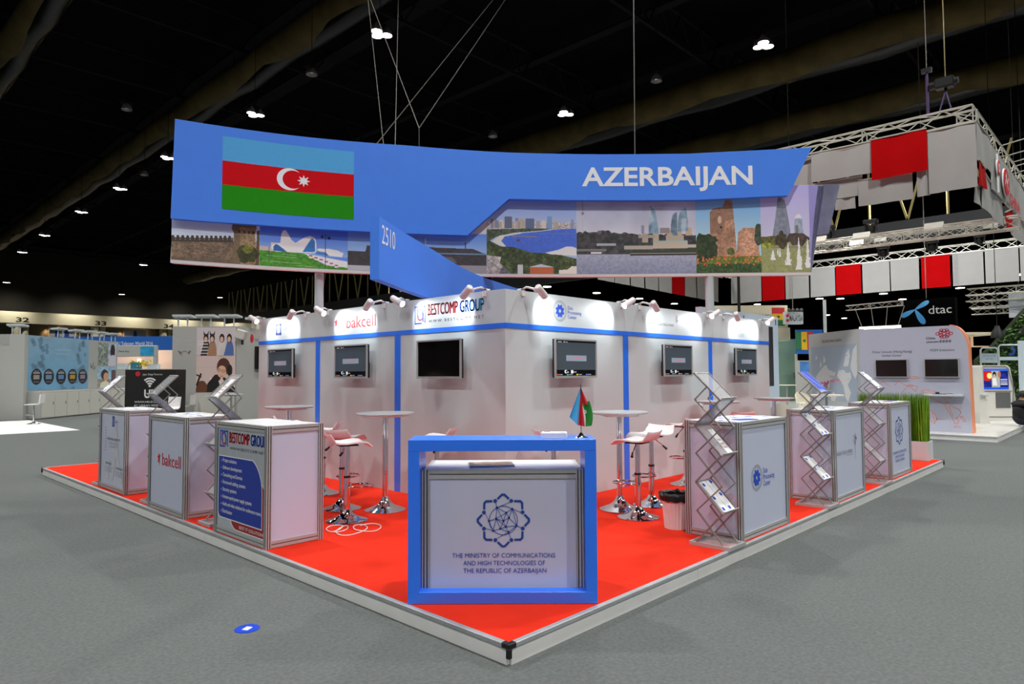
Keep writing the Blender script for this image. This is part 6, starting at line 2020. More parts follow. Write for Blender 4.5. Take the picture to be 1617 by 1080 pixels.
# low cream structure behind the rounded wall
t = thing('cream_canopy', 'cream canopy with warm lit ceiling behind the rounded display wall', 'canopy', dg(16.2, 27, PF), RZ)
MB().box(0, 0, 2.85, 3.4, 2, 2.95).build('roof', M_cream, t)
MB().box(0, 0.02, 2.35, 3.4, 0.1, 2.4).box(1.1, 0.02, 2.4, 1.18, 0.1, 2.85).box(2.2, 0.02, 2.4, 2.28, 0.1, 2.85).build('rail', mat('peach_rail', (230, 196, 160), 0.5, noise=0.02), t)
MB().box(0, 1.9, 0, 3.4, 2.0, 2.85).build('rear_wall', M_cream, t)
MB().box(0.0, 0.0, 0, 0.1, 0.1, 2.85).box(3.3, 0.0, 0, 3.4, 0.1, 2.85).build('post', M_cream, t)

# ------------------------------------------------------------------ seated man at the right edge
def person():
    """Sitting on the floor, knees drawn up, seen from behind his left shoulder; local +x is where he faces."""
    me = bpy.data.meshes.new('body')
    J = {'pelvis': (0, 0, 0.13, 0.135), 'waist': (-0.03, 0, 0.26, 0.135), 'chest': (0.0, 0, 0.43, 0.15), 'collar': (0.05, 0, 0.54, 0.11), 'neck': (0.075, 0, 0.60, 0.052), 'head0': (0.095, 0, 0.655, 0.07), 'head1': (0.10, 0, 0.73, 0.094), 'crown': (0.095, 0, 0.765, 0.085)}
    for s, n_ in ((1, 'l'), (-1, 'r')):
        J.update({'sh' + n_: (0.04, 0.17 * s, 0.50, 0.07), 'el' + n_: (0.16, 0.25 * s, 0.30, 0.052), 'wr' + n_: (0.36, 0.12 * s, 0.36, 0.036), 'ha' + n_: (0.42, 0.07 * s, 0.36, 0.036),
                  'hip' + n_: (0.06, 0.1 * s, 0.105, 0.095), 'kn' + n_: (0.42, 0.14 * s, 0.42, 0.068), 'an' + n_: (0.50, 0.12 * s, 0.09, 0.047), 'to' + n_: (0.66, 0.13 * s, 0.045, 0.04)})
    E_ = [('pelvis', 'waist'), ('waist', 'chest'), ('chest', 'collar'), ('collar', 'neck'), ('neck', 'head0'), ('head0', 'head1'), ('head1', 'crown')]
    for n_ in 'lr':
        E_ += [('collar', 'sh' + n_), ('sh' + n_, 'el' + n_), ('el' + n_, 'wr' + n_), ('wr' + n_, 'ha' + n_), ('pelvis', 'hip' + n_), ('hip' + n_, 'kn' + n_), ('kn' + n_, 'an' + n_), ('an' + n_, 'to' + n_)]
    ks = list(J)
    me.from_pydata([J[k_][:3] for k_ in ks], [(ks.index(a), ks.index(b_)) for a, b_ in E_], [])
    o = bpy.data.objects.new('body', me)
    COL.objects.link(o)
    sk = o.modifiers.new('skin', 'SKIN')
    for i, k_ in enumerate(ks):
        d = me.skin_vertices[0].data[i]
        r_ = J[k_][3]
        d.radius = (r_, r_ * (1.25 if k_ in ('chest', 'waist', 'pelvis', 'collar') else 1.0))
        d.use_root = (k_ == 'pelvis')
    sub = o.modifiers.new('sub', 'SUBSURF')
    sub.levels = sub.render_levels = 2
    bpy.context.view_layer.update()
    m2 = bpy.data.meshes.new_from_object(o.evaluated_get(bpy.context.evaluated_depsgraph_get()))
    o.modifiers.clear()
    o.data = m2
    for m in (mat('black_jacket', (16, 17, 20), 0.85, noise=0.1), mat('dark_jeans', (30, 36, 52), 0.85, noise=0.15, nscale=40), mat('skin', (196, 140, 108), 0.5, noise=0.04), mat('dark_shoes', (40, 38, 38), 0.6, noise=0.05)):
        m2.materials.append(m)
    for p in m2.polygons:
        c_ = p.center
        if c_.z > 0.605 and abs(c_.y) < 0.13 and c_.x < 0.3:
            p.material_index = 2
        elif c_.x > 0.385 and c_.z > 0.31 and abs(c_.y) < 0.11 and c_.z < 0.41 and c_.x < 0.49:
            p.material_index = 2
        elif c_.z < 0.12 and c_.x > 0.47:
            p.material_index = 3
        elif c_.z < 0.18 or (c_.x > 0.22 and not (abs(c_.y) > 0.2 and c_.z > 0.25) and c_.z < 0.55 and not (0.3 < c_.z < 0.42 and c_.x < 0.40 and abs(c_.y) > 0.16)):
            p.material_index = 1
    m2.shade_smooth()
    return o


t = thing('person', 'man in a black jacket sitting on the white floor at the right edge, facing right', 'person', dg(12.86, 17.15, PF), RZ + 0.25)
t.scale = (1.1, 1.1, 1.1)
bd = person()
bd.parent = t
hr = MB()
prof = []
for i in range(9):
    a = PI / 2 * i / 8
    prof.append((0.103 * math.cos(a), 0.105 * math.sin(a)))
hr.lathe([(0.09, -0.05), (0.1, -0.02)] + prof, 20, (0.085, 0, 0.715), cap=False)
hr.build('hair', mat('black_hair', (14, 12, 12), 0.6, noise=0.1, nscale=80), t, True, 'short black hair')
for s in (1, -1):
    MB().lathe([(0.0, -0.012), (0.02, -0.008), (0.024, 0), (0.02, 0.008), (0.0, 0.012)], 10, (0.10, 0.096 * s, 0.70), cap=False).build('ear', MATS['skin'], t, True)
    MB().lathe([(0.0, -0.008), (0.009, 0), (0.0, 0.008)], 8, (0.19, 0.034 * s, 0.725), cap=False).build('eye', M_black, t, True)
MB().add([(0.185, -0.014, 0.70), (0.185, 0.014, 0.70), (0.215, 0, 0.695), (0.187, 0, 0.735)], [(0, 1, 2), (1, 3, 2), (3, 0, 2), (0, 3, 1)]).build('nose', MATS['skin'], t)
MB().box(0.182, -0.02, 0.668, 0.188, 0.02, 0.674).build('mouth', mat('lip', (150, 84, 74), 0.6, noise=0.02), t)
# ------------------------------------------------------------------ pavilion far left: white walls with posters
RZP = RZ + PI / 2
M_wall2 = mat('grey_white_wall', (172, 174, 170), 0.6, noise=0.02, nscale=1)
t = thing('white_carpet', 'white carpet patch on the hall floor before the far left walls', 'carpet', (0, 0, GROUND), 0)
MB().box(-8, 19.45, 0.0005, 2.82, 25.7, 0.006).build('carpet_sheet', mat('white_carpet_pile', (212, 213, 211), 0.95, noise=0.04), t)
t = thing('white_wall', 'plain white wall at the far left edge with a white chair before it', 'wall', dg(-26, 23.6, 0), RZ)
MB().box(0, 0, GROUND, 8.95, 0.1, 2.88).build('wall_board', M_wall2, t)
MB().box(8.0, -0.01, 2.52, 8.4, 0, 2.86).build('grey_label', mat('grey_card', (160, 160, 160), 0.6, noise=0.03), t)
t = thing('poster_wall', 'white wall with a large light blue poster and low cabinets, far left', 'wall', dg(-17.1, 23.75, 0), RZP)
MB().box(0, 0, GROUND, 5.5, 0.1, 2.86).build('wall_board', M_wall2, t)
cv = Cv(120, 110, (122, 168, 198))
cv.grad(0, 1, (108, 160, 196), (134, 172, 196)).grain(0.06, 6, None, 90)
for i in range(70):
    u, v = rnd.random(), rnd.random()
    if (u < 0.3 and v > 0.45) or u > 0.7 or (u > 0.5 and v < 0.15):
        a = rnd.uniform(0.04, 0.09)
        cv.poly([(u, v), (u + a * 0.7, v + 0.03), (u + a * 1.1, v - a), (u + a * 0.4, v - a - 0.03)], (86, 112, 134), 0.55)
for i, u in enumerate((0.13, 0.32, 0.52, 0.715, 0.9)):
    cv.ell(u, 0.25, 0.083, 0.15, (38, 38, 42)).rect(u - 0.045, 0.2, u + 0.045, 0.28, [(150, 150, 146), (110, 140, 170), (90, 130, 180), (180, 140, 60), (140, 130, 150)][i]).rect(u - 0.05, 0.31, u + 0.05, 0.33, (180, 180, 180)).rect(u - 0.035, 0.345, u + 0.035, 0.36, (170, 170, 170)).rect(u - 0.04, 0.15, u + 0.04, 0.16, (130, 130, 130))
cv.rect(0.4, 0.76, 0.68, 0.78, (160, 190, 206), 0.7).rect(0.42, 0.68, 0.66, 0.7, (160, 190, 206), 0.7)
cv.build('poster', M_print, t, flatmap(0.1, 3.5, 0.9, 2.84, -0.004), 'light blue poster with five dark ovals')
Ink().line([(3.62, 1.9), (3.72, 1.75), (3.85, 1.98), (3.8, 1.8), (3.95, 1.7)], 0.02).line([(3.6, 1.78), (3.9, 1.66), (3.98, 1.8)], 0.015).build('sketch', M_inkd, t, -0.004, label='small dark line sketch')
cv = Cv(60, 60, (176, 190, 206))
cv.grain(0.25, 7, None, 92).put(cv.U < 0.55, (110, 120, 96), 0.6).grain(0.5, 14, cv.U < 0.5, 93)
cv.ell(0.8, 0.66, 0.13, 0.3, (52, 40, 46)).poly([(0.55, 0), (0.98, 0), (0.98, 0.45), (0.8, 0.5), (0.62, 0.4)], (204, 200, 214))
cv.build('poster', M_print, t, flatmap(4.12, 5.4, 1.81, 2.78, -0.004), 'photo poster of a dark-haired woman by a tree')
cv = Cv(60, 60, (150, 188, 212))
cv.rect(0, 0, 1, 0.4, (150, 140, 134)).rect(0.75, 0.3, 1, 0.85, (104, 84, 90)).grain(0.2, 14, None, 94)
cv.ell(0.38, 0.62, 0.2, 0.24, (70, 50, 44)).ell(0.46, 0.52, 0.14, 0.2, (206, 156, 124)).poly([(0.12, 0), (0.2, 0.25), (0.45, 0.34), (0.68, 0.2), (0.7, 0)], (214, 216, 190))
cv.build('poster', M_print, t, flatmap(4.12, 5.4, 0.9, 1.79, -0.004), 'photo poster of a child looking right')
t = thing('low_cabinet', 'row of low white cabinet doors under the light blue poster', 'cabinet', dg(-17.1, 23.85, GROUND), RZP)
MB().box(0, -0.5, 0.02, 6.2, -0.012, 0.97).build('carcass', M_wall2, t)
for i in range(9):
    dr = MB().box(0.02 + 0.68 * i, -0.52, 0.05, 0.68 + 0.68 * i, -0.502, 0.93).build('door', mat('beige_white_door', (200, 200, 190), 0.5, noise=0.02), t)
    MB().box(0.6 + 0.68 * i, -0.53, 0.5, 0.62 + 0.68 * i, -0.52, 0.6).build('handle', M_alud, dr)


def flood(L, d, z, a, label):
    t = thing('flood_lamp', label, 'floodlight', dg(L, d, z), a, 'flat white flood lamps on the poster walls')
    MB().prism([(-0.28, -0.1, 0.3), (0.28, -0.1, 0.3), (0.34, 0.16, 0.26), (-0.34, 0.16, 0.26)], (0, 0, 0.06)).build('lamp_plate', M_white, t)
    for q in (-0.14, 0.14):
        MB().bar((q, 0, 0), (q, 0, 0.3), 0.035, 0.035).build('leg', M_white, t)


for i, (L, d, a, l) in enumerate(((-17.4, 23.65, RZ, 'over the plain white wall'), (-17.15, 25.6, RZP, 'over the light blue poster, nearest'), (-17.15, 26.6, RZP, 'over the light blue poster, second'), (-17.15, 27.4, RZP, 'over the light blue poster, third'), (-17.15, 28.2, RZP, 'over the sketch strip'), (-17.15, 29.0, RZP, 'over the tree photo poster'))):
    flood(L, d, 2.88, a, 'flat white flood lamp ' + l)
# centre panel with two photo posters
t = thing('poster_panel', 'tall white panel with two photo posters left of the stand', 'wall', dg(-10.22, 20.3, 0), RZ)
MB().box(0, 0, GROUND, 1.91, 0.1, 2.88).build('wall_board', M_wall2, t)
for i, s in enumerate(('Start with a', 'innovation')):
    text(s, 0.13, 0.58, 2.42 - 0.12 * i, 2.5 - 0.12 * i, mat('very_pale_ink', (188, 190, 192), 0.6, noise=0.01), t, -0.004)
Ink().ring(0.37, 2.05, 0.1, 0.085, 20, 0.2, PI - 0.2 + 0.8).poly([(0.16, 2.16), (0.26, 2.12), (0.25, 2.02)]).poly([(0.58, 2.16), (0.48, 2.12), (0.49, 2.02)]).build('ear_sketch', mat('brown_ink', (110, 92, 88), 0.6, noise=0.05), t, -0.004, label='small drawing of an eared headband')
cv = Cv(110, 80, (206, 196, 200))
for u, q, q2 in ((0.24, (40, 36, 40), (226, 222, 220)), (0.4, (168, 126, 96), (168, 126, 96)), (0.65, (214, 208, 204), (214, 208, 204)), (0.84, (86, 116, 176), (86, 116, 176))):
    cv.poly([(u - 0.14, 0), (u - 0.08, 0.35), (u - 0.05, 0.5), (u + 0.07, 0.5), (u + 0.11, 0.3), (u + 0.12, 0)], q)
    cv.ell(u, 0.62, 0.065, 0.16, (36, 26, 26)).ell(u - 0.005, 0.58, 0.042, 0.1, (222, 180, 160))
    if u < 0.5:
        cv.poly([(u - 0.06, 0.72), (u - 0.07, 0.9), (u - 0.02, 0.76)], (40, 30, 30)).poly([(u + 0.06, 0.72), (u + 0.07, 0.9), (u + 0.02, 0.76)], (40, 30, 30))
for i in range(5):
    cv.rect(0.04 if i > 2 else 0.1, 0.06 + 0.11 * i, 0.3, 0.1 + 0.11 * i, (226, 222, 220), 0.8)
cv.build('poster', M_print, t, flatmap(0.73, 1.9, 2.0, 2.84, -0.004), 'photo poster of four young women in costume ears')
cv = Cv(110, 96, (214, 192, 186))
cv.rect(0, 0, 1, 0.12, (90, 60, 50)).rect(0, 0.68, 0.6, 0.69, (190, 168, 162))
cv.poly([(0.2, 0), (0.3, 0.25), (0.48, 0.48), (0.62, 0.5), (0.86, 0.3), (1, 0.1), (1, 0)], (30, 24, 26)).ell(0.15, 0.12, 0.14, 0.2, (104, 62, 44)).line(0.02, 0.2, 0.12, 0.5, 0.025, (40, 28, 26)).line(0.02, 0.48, 0.12, 0.42, 0.02, (40, 28, 26))
cv.ell(0.7, 0.7, 0.17, 0.24, (96, 56, 44)).ell(0.66, 0.56, 0.12, 0.17, (222, 176, 150)).poly([(0.55, 0.75), (0.6, 0.9), (0.8, 0.9), (0.85, 0.6), (0.78, 0.5), (0.74, 0.75)], (84, 48, 38)).ell(0.86, 0.6, 0.07, 0.16, (40, 28, 28))
cv.ell(0.58, 0.61, 0.045, 0.04, (30, 26, 26)).ell(0.58, 0.61, 0.035, 0.03, (214, 170, 146)).ell(0.7, 0.58, 0.05, 0.04, (30, 26, 26)).ell(0.7, 0.58, 0.04, 0.03, (214, 170, 146)).line(0.62, 0.44, 0.68, 0.44, 0.01, (170, 90, 84)).poly([(0.58, 0.3), (0.66, 0.42), (0.72, 0.3), (0.66, 0.05)], (222, 206, 200))
cv.grain(0.5, 20, (cv.U > 0.35) & (cv.U < 0.6) & (cv.V < 0.4), 97)
cv.build('poster', M_print, t, flatmap(0.73, 1.9, 0.9, 1.99, -0.004), 'photo poster of a woman in glasses leaning on a chair')
MB().box(0.73, -0.12, GROUND, 1.9, -0.002, 0.86).build('low_cabinet', MATS['beige_white_door'], t)
for i, x in enumerate((0.28, 0.98, 1.68)):
    flood(-10.22 + x, 20.35, 2.88, RZ, 'flat white flood lamp over the tall poster panel, %s from left' % ('first', 'second', 'third')[i])
t = thing('side_wall', 'white side wall with a red round emblem and a black screen beside the poster panel', 'wall', dg(-8.2, 20.3, 0), RZP)
MB().box(0, 0, GROUND, 3.2, 0.1, 2.88).build('wall_board', M_wall2, t)
MB().box(1.2, -0.1, 1.6, 2.1, -0.002, 2.32).build('black_screen', M_scr, t)
Ink().disc(0.95, 2.56, 0.14, 20).build('red_emblem', M_inkr, t, -0.004)
text('Japan', 1.2, 1.6, 2.5, 2.6, M_inkg, t, -0.004)
flood(-8.15, 21.3, 2.88, RZP, 'flat white flood lamp over the side wall left of the stand')
t = thing('speaker_box', 'small pale loudspeaker box on the side wall corner', 'speaker', dg(-8.1, 20.22, 2.62), RZ)
MB().box(-0.14, -0.16, -0.14, 0.14, 0.06, 0.14, Matrix.Rotation(0.3, 4, 'Y'), bev=0.02).build('case', mat('pale_grey_case', (200, 200, 192), 0.5, noise=0.02), t)
MB().box(-0.03, 0.0, -0.3, 0.03, 0.08, -0.1).build('bracket', M_dgrey, t)
# black counter with a white wireless sign
t = thing('black_counter', 'black counter front with white wireless symbol and lettering, far left', 'counter', dg(-10.88, 19.0, 0), RZ)
MB().box(0, 0, GROUND, 1.42, 0.6, 1.58, bev=0.004).build('body', m_num, t)
Ink().disc(0.36, 1.46, 0.07, 20).build('red_emblem', M_inkr, t, -0.004)
text('Japan  Design Tomorrow', 0.5, 1.05, 1.42, 1.47, M_inkw, t, -0.004)
k = Ink()
for r_ in (0.09, 0.16, 0.23):
    k.ring(0.7, 1.1, r_ + 0.022, r_ - 0.022, 18, PI * 0.27, PI * 0.73)
k.disc(0.7, 1.12, 0.035, 14)
k.build('wireless_symbol', M_inkw, t, -0.004, label='white wireless symbol')
text('UR', 0.55, 0.9, 0.78, 1.02, M_inkw, t, -0.004, 0.03)
text('WEARABLECLOTHES', 0.28, 1.2, 0.65, 0.70, M_inkw, t, -0.004)
text('BY URBAN RESEARCH', 0.28, 1.2, 0.55, 0.60, M_inkw, t, -0.004)
# ITU stand behind
t = thing('blue_fascia_stand', 'distant stand with a wide blue fascia reading ITU Telecom World 2016', 'stand', dg(-28, 40, 0), RZ)
MB().box(0, 0, 2.9, 10.5, 0.15, 3.72).build('blue_fascia', mat('itu_blue', (26, 92, 178), 0.5, noise=0.03), t)
text('ITU Telecom World 2016', 4.45, 6.7, 3.2, 3.4, M_inkw, t, -0.005)
text('Bangkok, Thailand, 14-17 November', 4.6, 6.6, 3.0, 3.1, M_inkw, t, -0.005)
text('Challenger Halls', 8.2, 9.6, 3.0, 3.12, M_inkw, t, -0.005)
MB().box(0, 0.15, GROUND, 0.3, 0.5, 3.0).box(10.2, 0.15, GROUND, 10.5, 0.5, 3.0).box(0.3, 2.2, GROUND, 10.2, 2.3, 3.0).build('wall', mat('peach_wall', (232, 206, 190), 0.6, noise=0.02), t)
t = thing('book_shop_sign', 'white fascia reading ITU Book shop under the blue fascia', 'sign', dg(-23.6, 39.3, 0), RZ)
MB().box(0, 0, 2.5, 2.85, 0.3, 3.15, bev=0.02).build('fascia', M_wall2, t)
text('ITU Book shop', 0.5, 1.3, 2.76, 2.88, M_inkd, t, -0.005)
MB().box(1.95, -0.006, 2.56, 2.75, 0, 3.08).build('blue_print', mat('cyan_print', (40, 150, 200), 0.5, noise=0.3, nscale=3), t)
MB().box(0, 0, GROUND, 0.12, 0.3, 2.5).box(2.7, 0, GROUND, 2.85, 0.3, 2.5).build('post', M_wall2, t)
L = bpy.data.lights.new('warm_bulb', 'POINT')
L.energy = 60
L.color = (1, 0.72, 0.45)
L.shadow_soft_size = 0.1
o = bpy.data.objects.new('warm_bulb', L)
COL.objects.link(o)
o.parent = t
o.location = (0.85, 1.6, 2.3)
t = thing('wall_globe', 'warm glowing globe lamp inside the distant book shop', 'lamp', dg(-22.75, 41.2, 2.3), RZ)
MB().lathe([(0.0, -0.12)] + [(0.12 * math.cos(a), 0.12 * math.sin(a)) for a in [-PI / 2 * 0.8 + PI * 0.8 * i / 8 for i in range(9)]] + [(0.0, 0.12)], 16, cap=False).build('globe', mat('warm_globe', (255, 240, 210), emit=(255, 220, 160), es=6, noise=0.01), t, True)
MB().cyl((0, 0, 0), (0, 0.5, 0), 0.02, n=8).build('arm', M_dgrey, t)
t = thing('shelf_display', 'distant low shelf with boxes and a yellow plant behind the black counter', 'shelf', dg(-21.4, 36, 0), RZ)
MB().box(0, 0, GROUND, 3.0, 0.6, 1.75).build('shelf_body', M_wall2, t)
MB().box(0.2, 0.1, 1.75, 0.7, 0.5, 2.05).box(1.9, 0.1, 1.75, 2.4, 0.5, 2.0).build('white_box', M_white, t)
MB().box(1.0, 0.1, 1.75, 1.4, 0.5, 2.1).build('teal_box', mat('teal_card', (40, 120, 150), 0.6, noise=0.05), t)
mb = MB()
for i in range(140):
    c_ = Vector((rnd.uniform(0.9, 2.0), rnd.uniform(0.1, 0.5), rnd.uniform(1.9, 2.2)))
    a = Vector((rnd.uniform(-1, 1), rnd.uniform(-1, 1), rnd.uniform(-.6, .6))).normalized() * 0.09
    b_ = a.orthogonal().normalized() * 0.04
    mb.add([c_ - a, c_ + b_, c_ + a, c_ - b_], [(0, 1, 2, 3)])
mb.build('yellow_plant', mat('yellow_leaf', (200, 180, 40), 0.5, noise=0.2), t, False, 'yellow leafy plant', 'stuff')
t = thing('lit_screen', 'distant bright cyan screen beside the tall poster panel', 'screen', dg(-18.4, 37, 0), RZ)
cv = Cv(30, 40, (150, 190, 210))
cv.ell(0.5, 0.4, 0.3, 0.3, (30, 60, 130)).ell(0.5, 0.4, 0.2, 0.2, (210, 230, 240)).rect(0, 0.75, 1, 1, (190, 150, 200)).grain(0.3, 6, None, 99)
cv.build('screen_picture', M_ui, t, flatmap(0, 1.1, 1.4, 3.0, -0.01))
MB().box(0, 0, GROUND, 1.1, 0.3, 3.05).build('casing', M_wall2, t)


# white bar chairs with back, and a table, on the hall floor at left
def bg_chair():
    t = thing('white_chair', 'x', 'chair')
    MB().lathe([(0.0, 0.0), (0.2, 0.0), (0.19, 0.012), (0.06, 0.05), (0.03, 0.08), (0.0, 0.085)], 24, cap=False).build('base', M_chrome, t, True)
    MB().cyl((0, 0, 0.07), (0, 0, 0.62), 0.027, n=14).build('column', M_chrome, t, True)
    MB().tube([(0.0, -0.03, 0.3), (0.14, -0.12, 0.3), (0.24, 0.0, 0.3), (0.14, 0.12, 0.3), (0, 0.03, 0.3)], 0.01, 8).build('footrest', M_chrome, t, True)
    P = [(0.22, 0, 0.61), (0.2, 0, 0.635), (-0.14, 0, 0.64), (-0.19, 0, 0.68), (-0.22, 0, 0.95), (-0.25, 0, 0.95), (-0.215, 0, 0.66), (-0.15, 0, 0.615)]
    MB().prism([(a, -0.2, c_) for a, _, c_ in P], (0, 0.4, 0)).build('seat_shell', M_seat, t)
    return t


b0 = bg_chair()
for i, (L, d, a, l) in enumerate(((-15.25, 21.6, 2.6, 'white high chair before the plain far left wall'), (-9.6, 19.88, 2.4, 'white high chair in front of the tall poster panel'), (-9.2, 18.1, 3.6, 'white high chair half hidden behind the middle left brochure stand'))):
    o = b0 if i == 0 else copy_tree(b0)
    o.location = dg(L, d, GROUND)
    o.rotation_euler = (0, 0, a)
    tag(o, l, 'chair', 'white high chairs of the poster stand')
o = copy_tree(tb0)
o.location = dg(-7.55, 18.2, GROUND)
tag(o, 'grey bistro table on the hall floor beyond the left brochure stands', 'table', 'bistro tables')

# ------------------------------------------------------------------ stands behind the right end of the partition
t = thing('pale_blue_wall', 'pale blue partition with a black upright slot behind the right end of the stand', 'wall', (10.25, 4.3, 0), 0)
MB().box(0, 0, GROUND, 3.95, 0.12, 2.79).build('wall_board', mat('pale_blue_wall', (186, 204, 220), 0.5, noise=0.02), t)
MB().box(3.36, -0.006, 1.08, 3.62, 0, 2.53).build('black_slot', M_black, t)
MB().box(3.79, -0.006, 2.58, 3.83, 0, 2.72).box(2.0, -0.006, 2.58, 2.03, 0, 2.72).build('black_mark', M_black, t)
t = thing('flag_stand', 'cream stand fascia with a red, yellow and green flag with black star', 'stand', dg(9.6, 33.2, 0), RZ)
MB().box(0, 0, 3.62, 4.0, 0.2, 4.7).build('fascia', M_cream, t)
text('ITU MSI', 2.2, 3.15, 4.0, 4.25, M_ink, t, -0.006)
MB().box(2.0, 0, GROUND, 2.2, 0.2, 3.62).build('post', M_cream, t)
f0 = 3.22
for i, m in enumerate((mat('ghana_green', (40, 110, 70), 0.6, noise=0.05), mat('ghana_gold', (214, 172, 30), 0.6, noise=0.05), mat('ghana_red', (186, 36, 44), 0.6, noise=0.05))):
    MB().box(f0, -0.02, 3.68 + 0.3 * i, f0 + 0.62, 0, 3.98 + 0.3 * i).build('flag_stripe', m, t)
pts = []
for i in range(10):
    a = PI / 2 + i * PI / 5
    r_ = 0.11 if i % 2 == 0 else 0.045
    pts.append((f0 + 0.31 + r_ * math.cos(a), 4.13 + r_ * math.sin(a)))
k = Ink()
for i in range(10):
    k.poly([pts[i], pts[(i + 1) % 10], (f0 + 0.31, 4.13)])
k.build('flag_star', m_num, t, -0.024)
MB().box(3.16, 0.0, 2.95, 4.1, 0.6, 3.6).build('cream_box', M_cream, t)
t = thing('glass_booth', 'greenish glass booth under the cream fascia, right of the pale blue wall', 'booth', dg(12.75, 32.6, 0), RZ)
MB().box(0, 0, GROUND, 1.0, 0.04, 3.0).build('glass_pane', M_glass, t)
MB().box(0.0, 0.04, GROUND, 1.0, 1.0, 1.3).build('interior', mat('sage_panel', (136, 160, 144), 0.6, noise=0.1), t)
MB().box(0.98, 0, GROUND, 1.04, 0.06, 3.0).build('frame', M_truss, t)
MB().box(0.75, -0.2, 1.15, 1.05, -0.15, 1.4).cyl((0.9, -0.17, GROUND), (0.9, -0.17, 1.15), 0.02, n=8).build('tablet', M_dgrey, t)
t = thing('country_sign', 'lit white sign reading MALAYSIA beside the red, yellow and green flag', 'sign', dg(13.2, 32.5, 0), RZ)
MB().box(0, 0, 3.72, 0.86, 0.3, 4.32).build('sign_box', M_white, t)
text('MALAYSIA', 0.2, 0.84, 3.86, 4.16, M_inkd, t, -0.006, 0.02)
Ink().disc(0.1, 4.12, 0.08, 14).disc(0.1, 3.9, 0.08, 14).build('red_emblem', M_inkr, t, -0.006)
for i in range(4):
    MB().lathe([(0.0, 0.12), (0.07, 0.08), (0.09, 0.0), (0.0, -0.02)], 12, (0.12 + 0.2 * i, -0.15, 4.36), cap=False).build('sign_lamp', M_dgrey, t, True)
MB().cyl((0.43, 0.15, 4.32), (0.43, 0.15, 20), 0.02, n=6).build('hanger', M_cable, t)
t = thing('blue_flag_panel', 'blue panel with a green, yellow and red flag with green star', 'panel', dg(13.35, 31.8, 0), RZ)
MB().box(0.05, 0, 2.26, 1.3, 0.1, 3.4).build('panel_board', mat('itu_blue', (26, 92, 178), 0.5), t)
for i, m in enumerate((MATS['ghana_green'], MATS['ghana_gold'], MATS['ghana_red'])):
    MB().box(0.02 + 0.27 * i, -0.02, 2.45, 0.29 + 0.27 * i, 0, 3.3).build('flag_stripe', m, t)
Ink().disc(0.425, 2.88, 0.08, 5).build('flag_star', MATS['ghana_green'], t, -0.022)
MB().box(0, 0, GROUND, 1.3, 0.1, 1.95).build('lower_board', M_wall2, t)
MB().box(0.2, -0.02, 1.2, 0.95, 0, 1.9).build('blue_poster', mat('blue_poster', (70, 130, 200), 0.5, noise=0.3, nscale=4), t)
MB().box(0, 0, 1.95, 0.06, 0.1, 2.26).box(1.24, 0, 1.95, 1.3, 0.1, 2.26).build('post', M_wall2, t)
# white cafe furniture in front
m_cr = mat('cream_shell', (226, 222, 204), 0.4, noise=0.02)


def tub():
    t = thing('tub_chair', 'x', 'chair')
    vs, fs_ = [], []
    n = 13
    for i in range(n):
        a = -2.2 + 4.4 * i / (n - 1)
        h = 0.55 + 0.28 * math.cos(a * 0.7) ** 2
        for r_, z in ((0.2, 0.42), (0.25, h), (0.265, h), (0.225, 0.42)):
            vs.append((-r_ * math.cos(a), r_ * math.sin(a), z))
    for i in range(n - 1):
        for k in range(4):
            fs_.append((i * 4 + k, i * 4 + (k + 1) % 4, (i + 1) * 4 + (k + 1) % 4, (i + 1) * 4 + k))
    fs_ += [(3, 2, 1, 0), tuple((n - 1) * 4 + k for k in range(4))]
    MB().add(vs, fs_).build('shell', m_cr, t, True)
    MB().lathe([(0.0, 0.4), (0.22, 0.41), (0.22, 0.44), (0.0, 0.45)], 18, cap=False).build('seat', m_cr, t)
    for a in range(4):
        q = PI / 4 + a * PI / 2
        MB().cyl((0.16 * math.cos(q), 0.16 * math.sin(q), 0.41), (0.21 * math.cos(q), 0.21 * math.sin(q), 0), 0.012, n=8).build('leg', M_chrome, t)
    return t


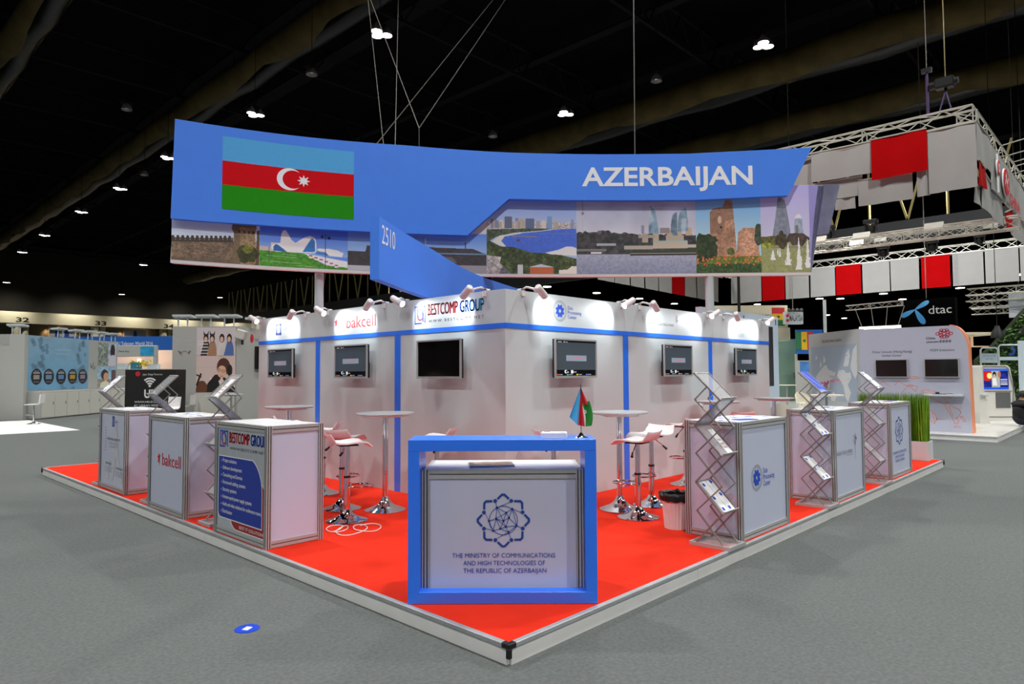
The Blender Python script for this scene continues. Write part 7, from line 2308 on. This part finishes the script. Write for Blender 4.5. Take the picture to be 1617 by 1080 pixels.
c0 = tub()
pos = [(6.2, 15.6, 0.3), (6.78, 15.85, 1.4), (7.3, 17.0, 2.5), (10.3, 24.0, 4.0), (10.75, 23.2, 5.0)]
for i, (L, d, a) in enumerate(pos):
    o = c0 if i == 0 else copy_tree(c0)
    o.location = dg(L, d, GROUND)
    o.rotation_euler = (0, 0, a)
    tag(o, 'cream tub chair in the distant seating area, %s' % ('nearest the pale blue wall', 'second from the pale blue wall', 'lowest in view', 'in the back row on the right', 'in the back row on the left')[i], 'chair', 'cream tub chairs in the distance')
for i, (L, d, l) in enumerate(((6.95, 15.0, 'cream high table between the tub chairs by the pale blue wall'), (10.55, 21.3, 'cream high table nearest the blue brochure, on dark crossed base'), (10.75, 26.5, 'cream high table farthest back in the distant seating area'))):
    t = thing('cafe_table', l, 'table', dg(L, d, GROUND), 0, 'cream cafe tables')
    MB().lathe([(0.0, 1.0), (0.36, 1.0), (0.36, 1.03), (0.0, 1.03)], 24, cap=False).build('table_top', m_cr, t)
    MB().cyl((-0.03, 0, 0.02), (-0.03, 0, 1.0), 0.018, n=10).cyl((0.05, 0, 0.02), (0.05, 0, 1.0), 0.018, n=10).build('column', M_chrome, t)
    MB().box(-0.25, -0.03, 0, 0.25, 0.03, 0.025).box(-0.03, -0.25, 0, 0.03, 0.25, 0.0245).build('crossed_base', M_dgrey, t)
t = thing('white_pedestal', 'cream pedestal in the distant seating area, behind the blue brochure', 'pedestal', dg(10.4, 20.3, GROUND), RZ)
MB().box(0, 0, 0.0, 0.42, 0.4, 1.05, bev=0.03).build('body', m_cr, t)
MB().box(0.05, 0.05, 1.05, 0.3, 0.3, 1.07).build('tray', M_white, t)
t = thing('white_mast', 'thin white mast rising above the map wall', 'mast', (20.2, 5.2, 0))
MB().cyl((0, 0, 0.02), (0, 0, 3.75), 0.05, n=12).build('tube', M_white, t)
MB().cyl((0, 0, 0.02), (0, 0, 0.05), 0.25, n=16).build('foot', M_white, t)
t = thing('black_mast', 'thin black mast in front of the far red banner, behind the pale blue wall', 'mast', (12.0, 4.85, 0))
MB().cyl((1.65, 0.2, GROUND), (1.65, 0.2, 4.6), 0.035, n=10).build('tube', M_black, t)
MB().cyl((1.65, 0.2, GROUND), (1.65, 0.2, GROUND + 0.03), 0.2, n=16).build('foot', M_black, t)
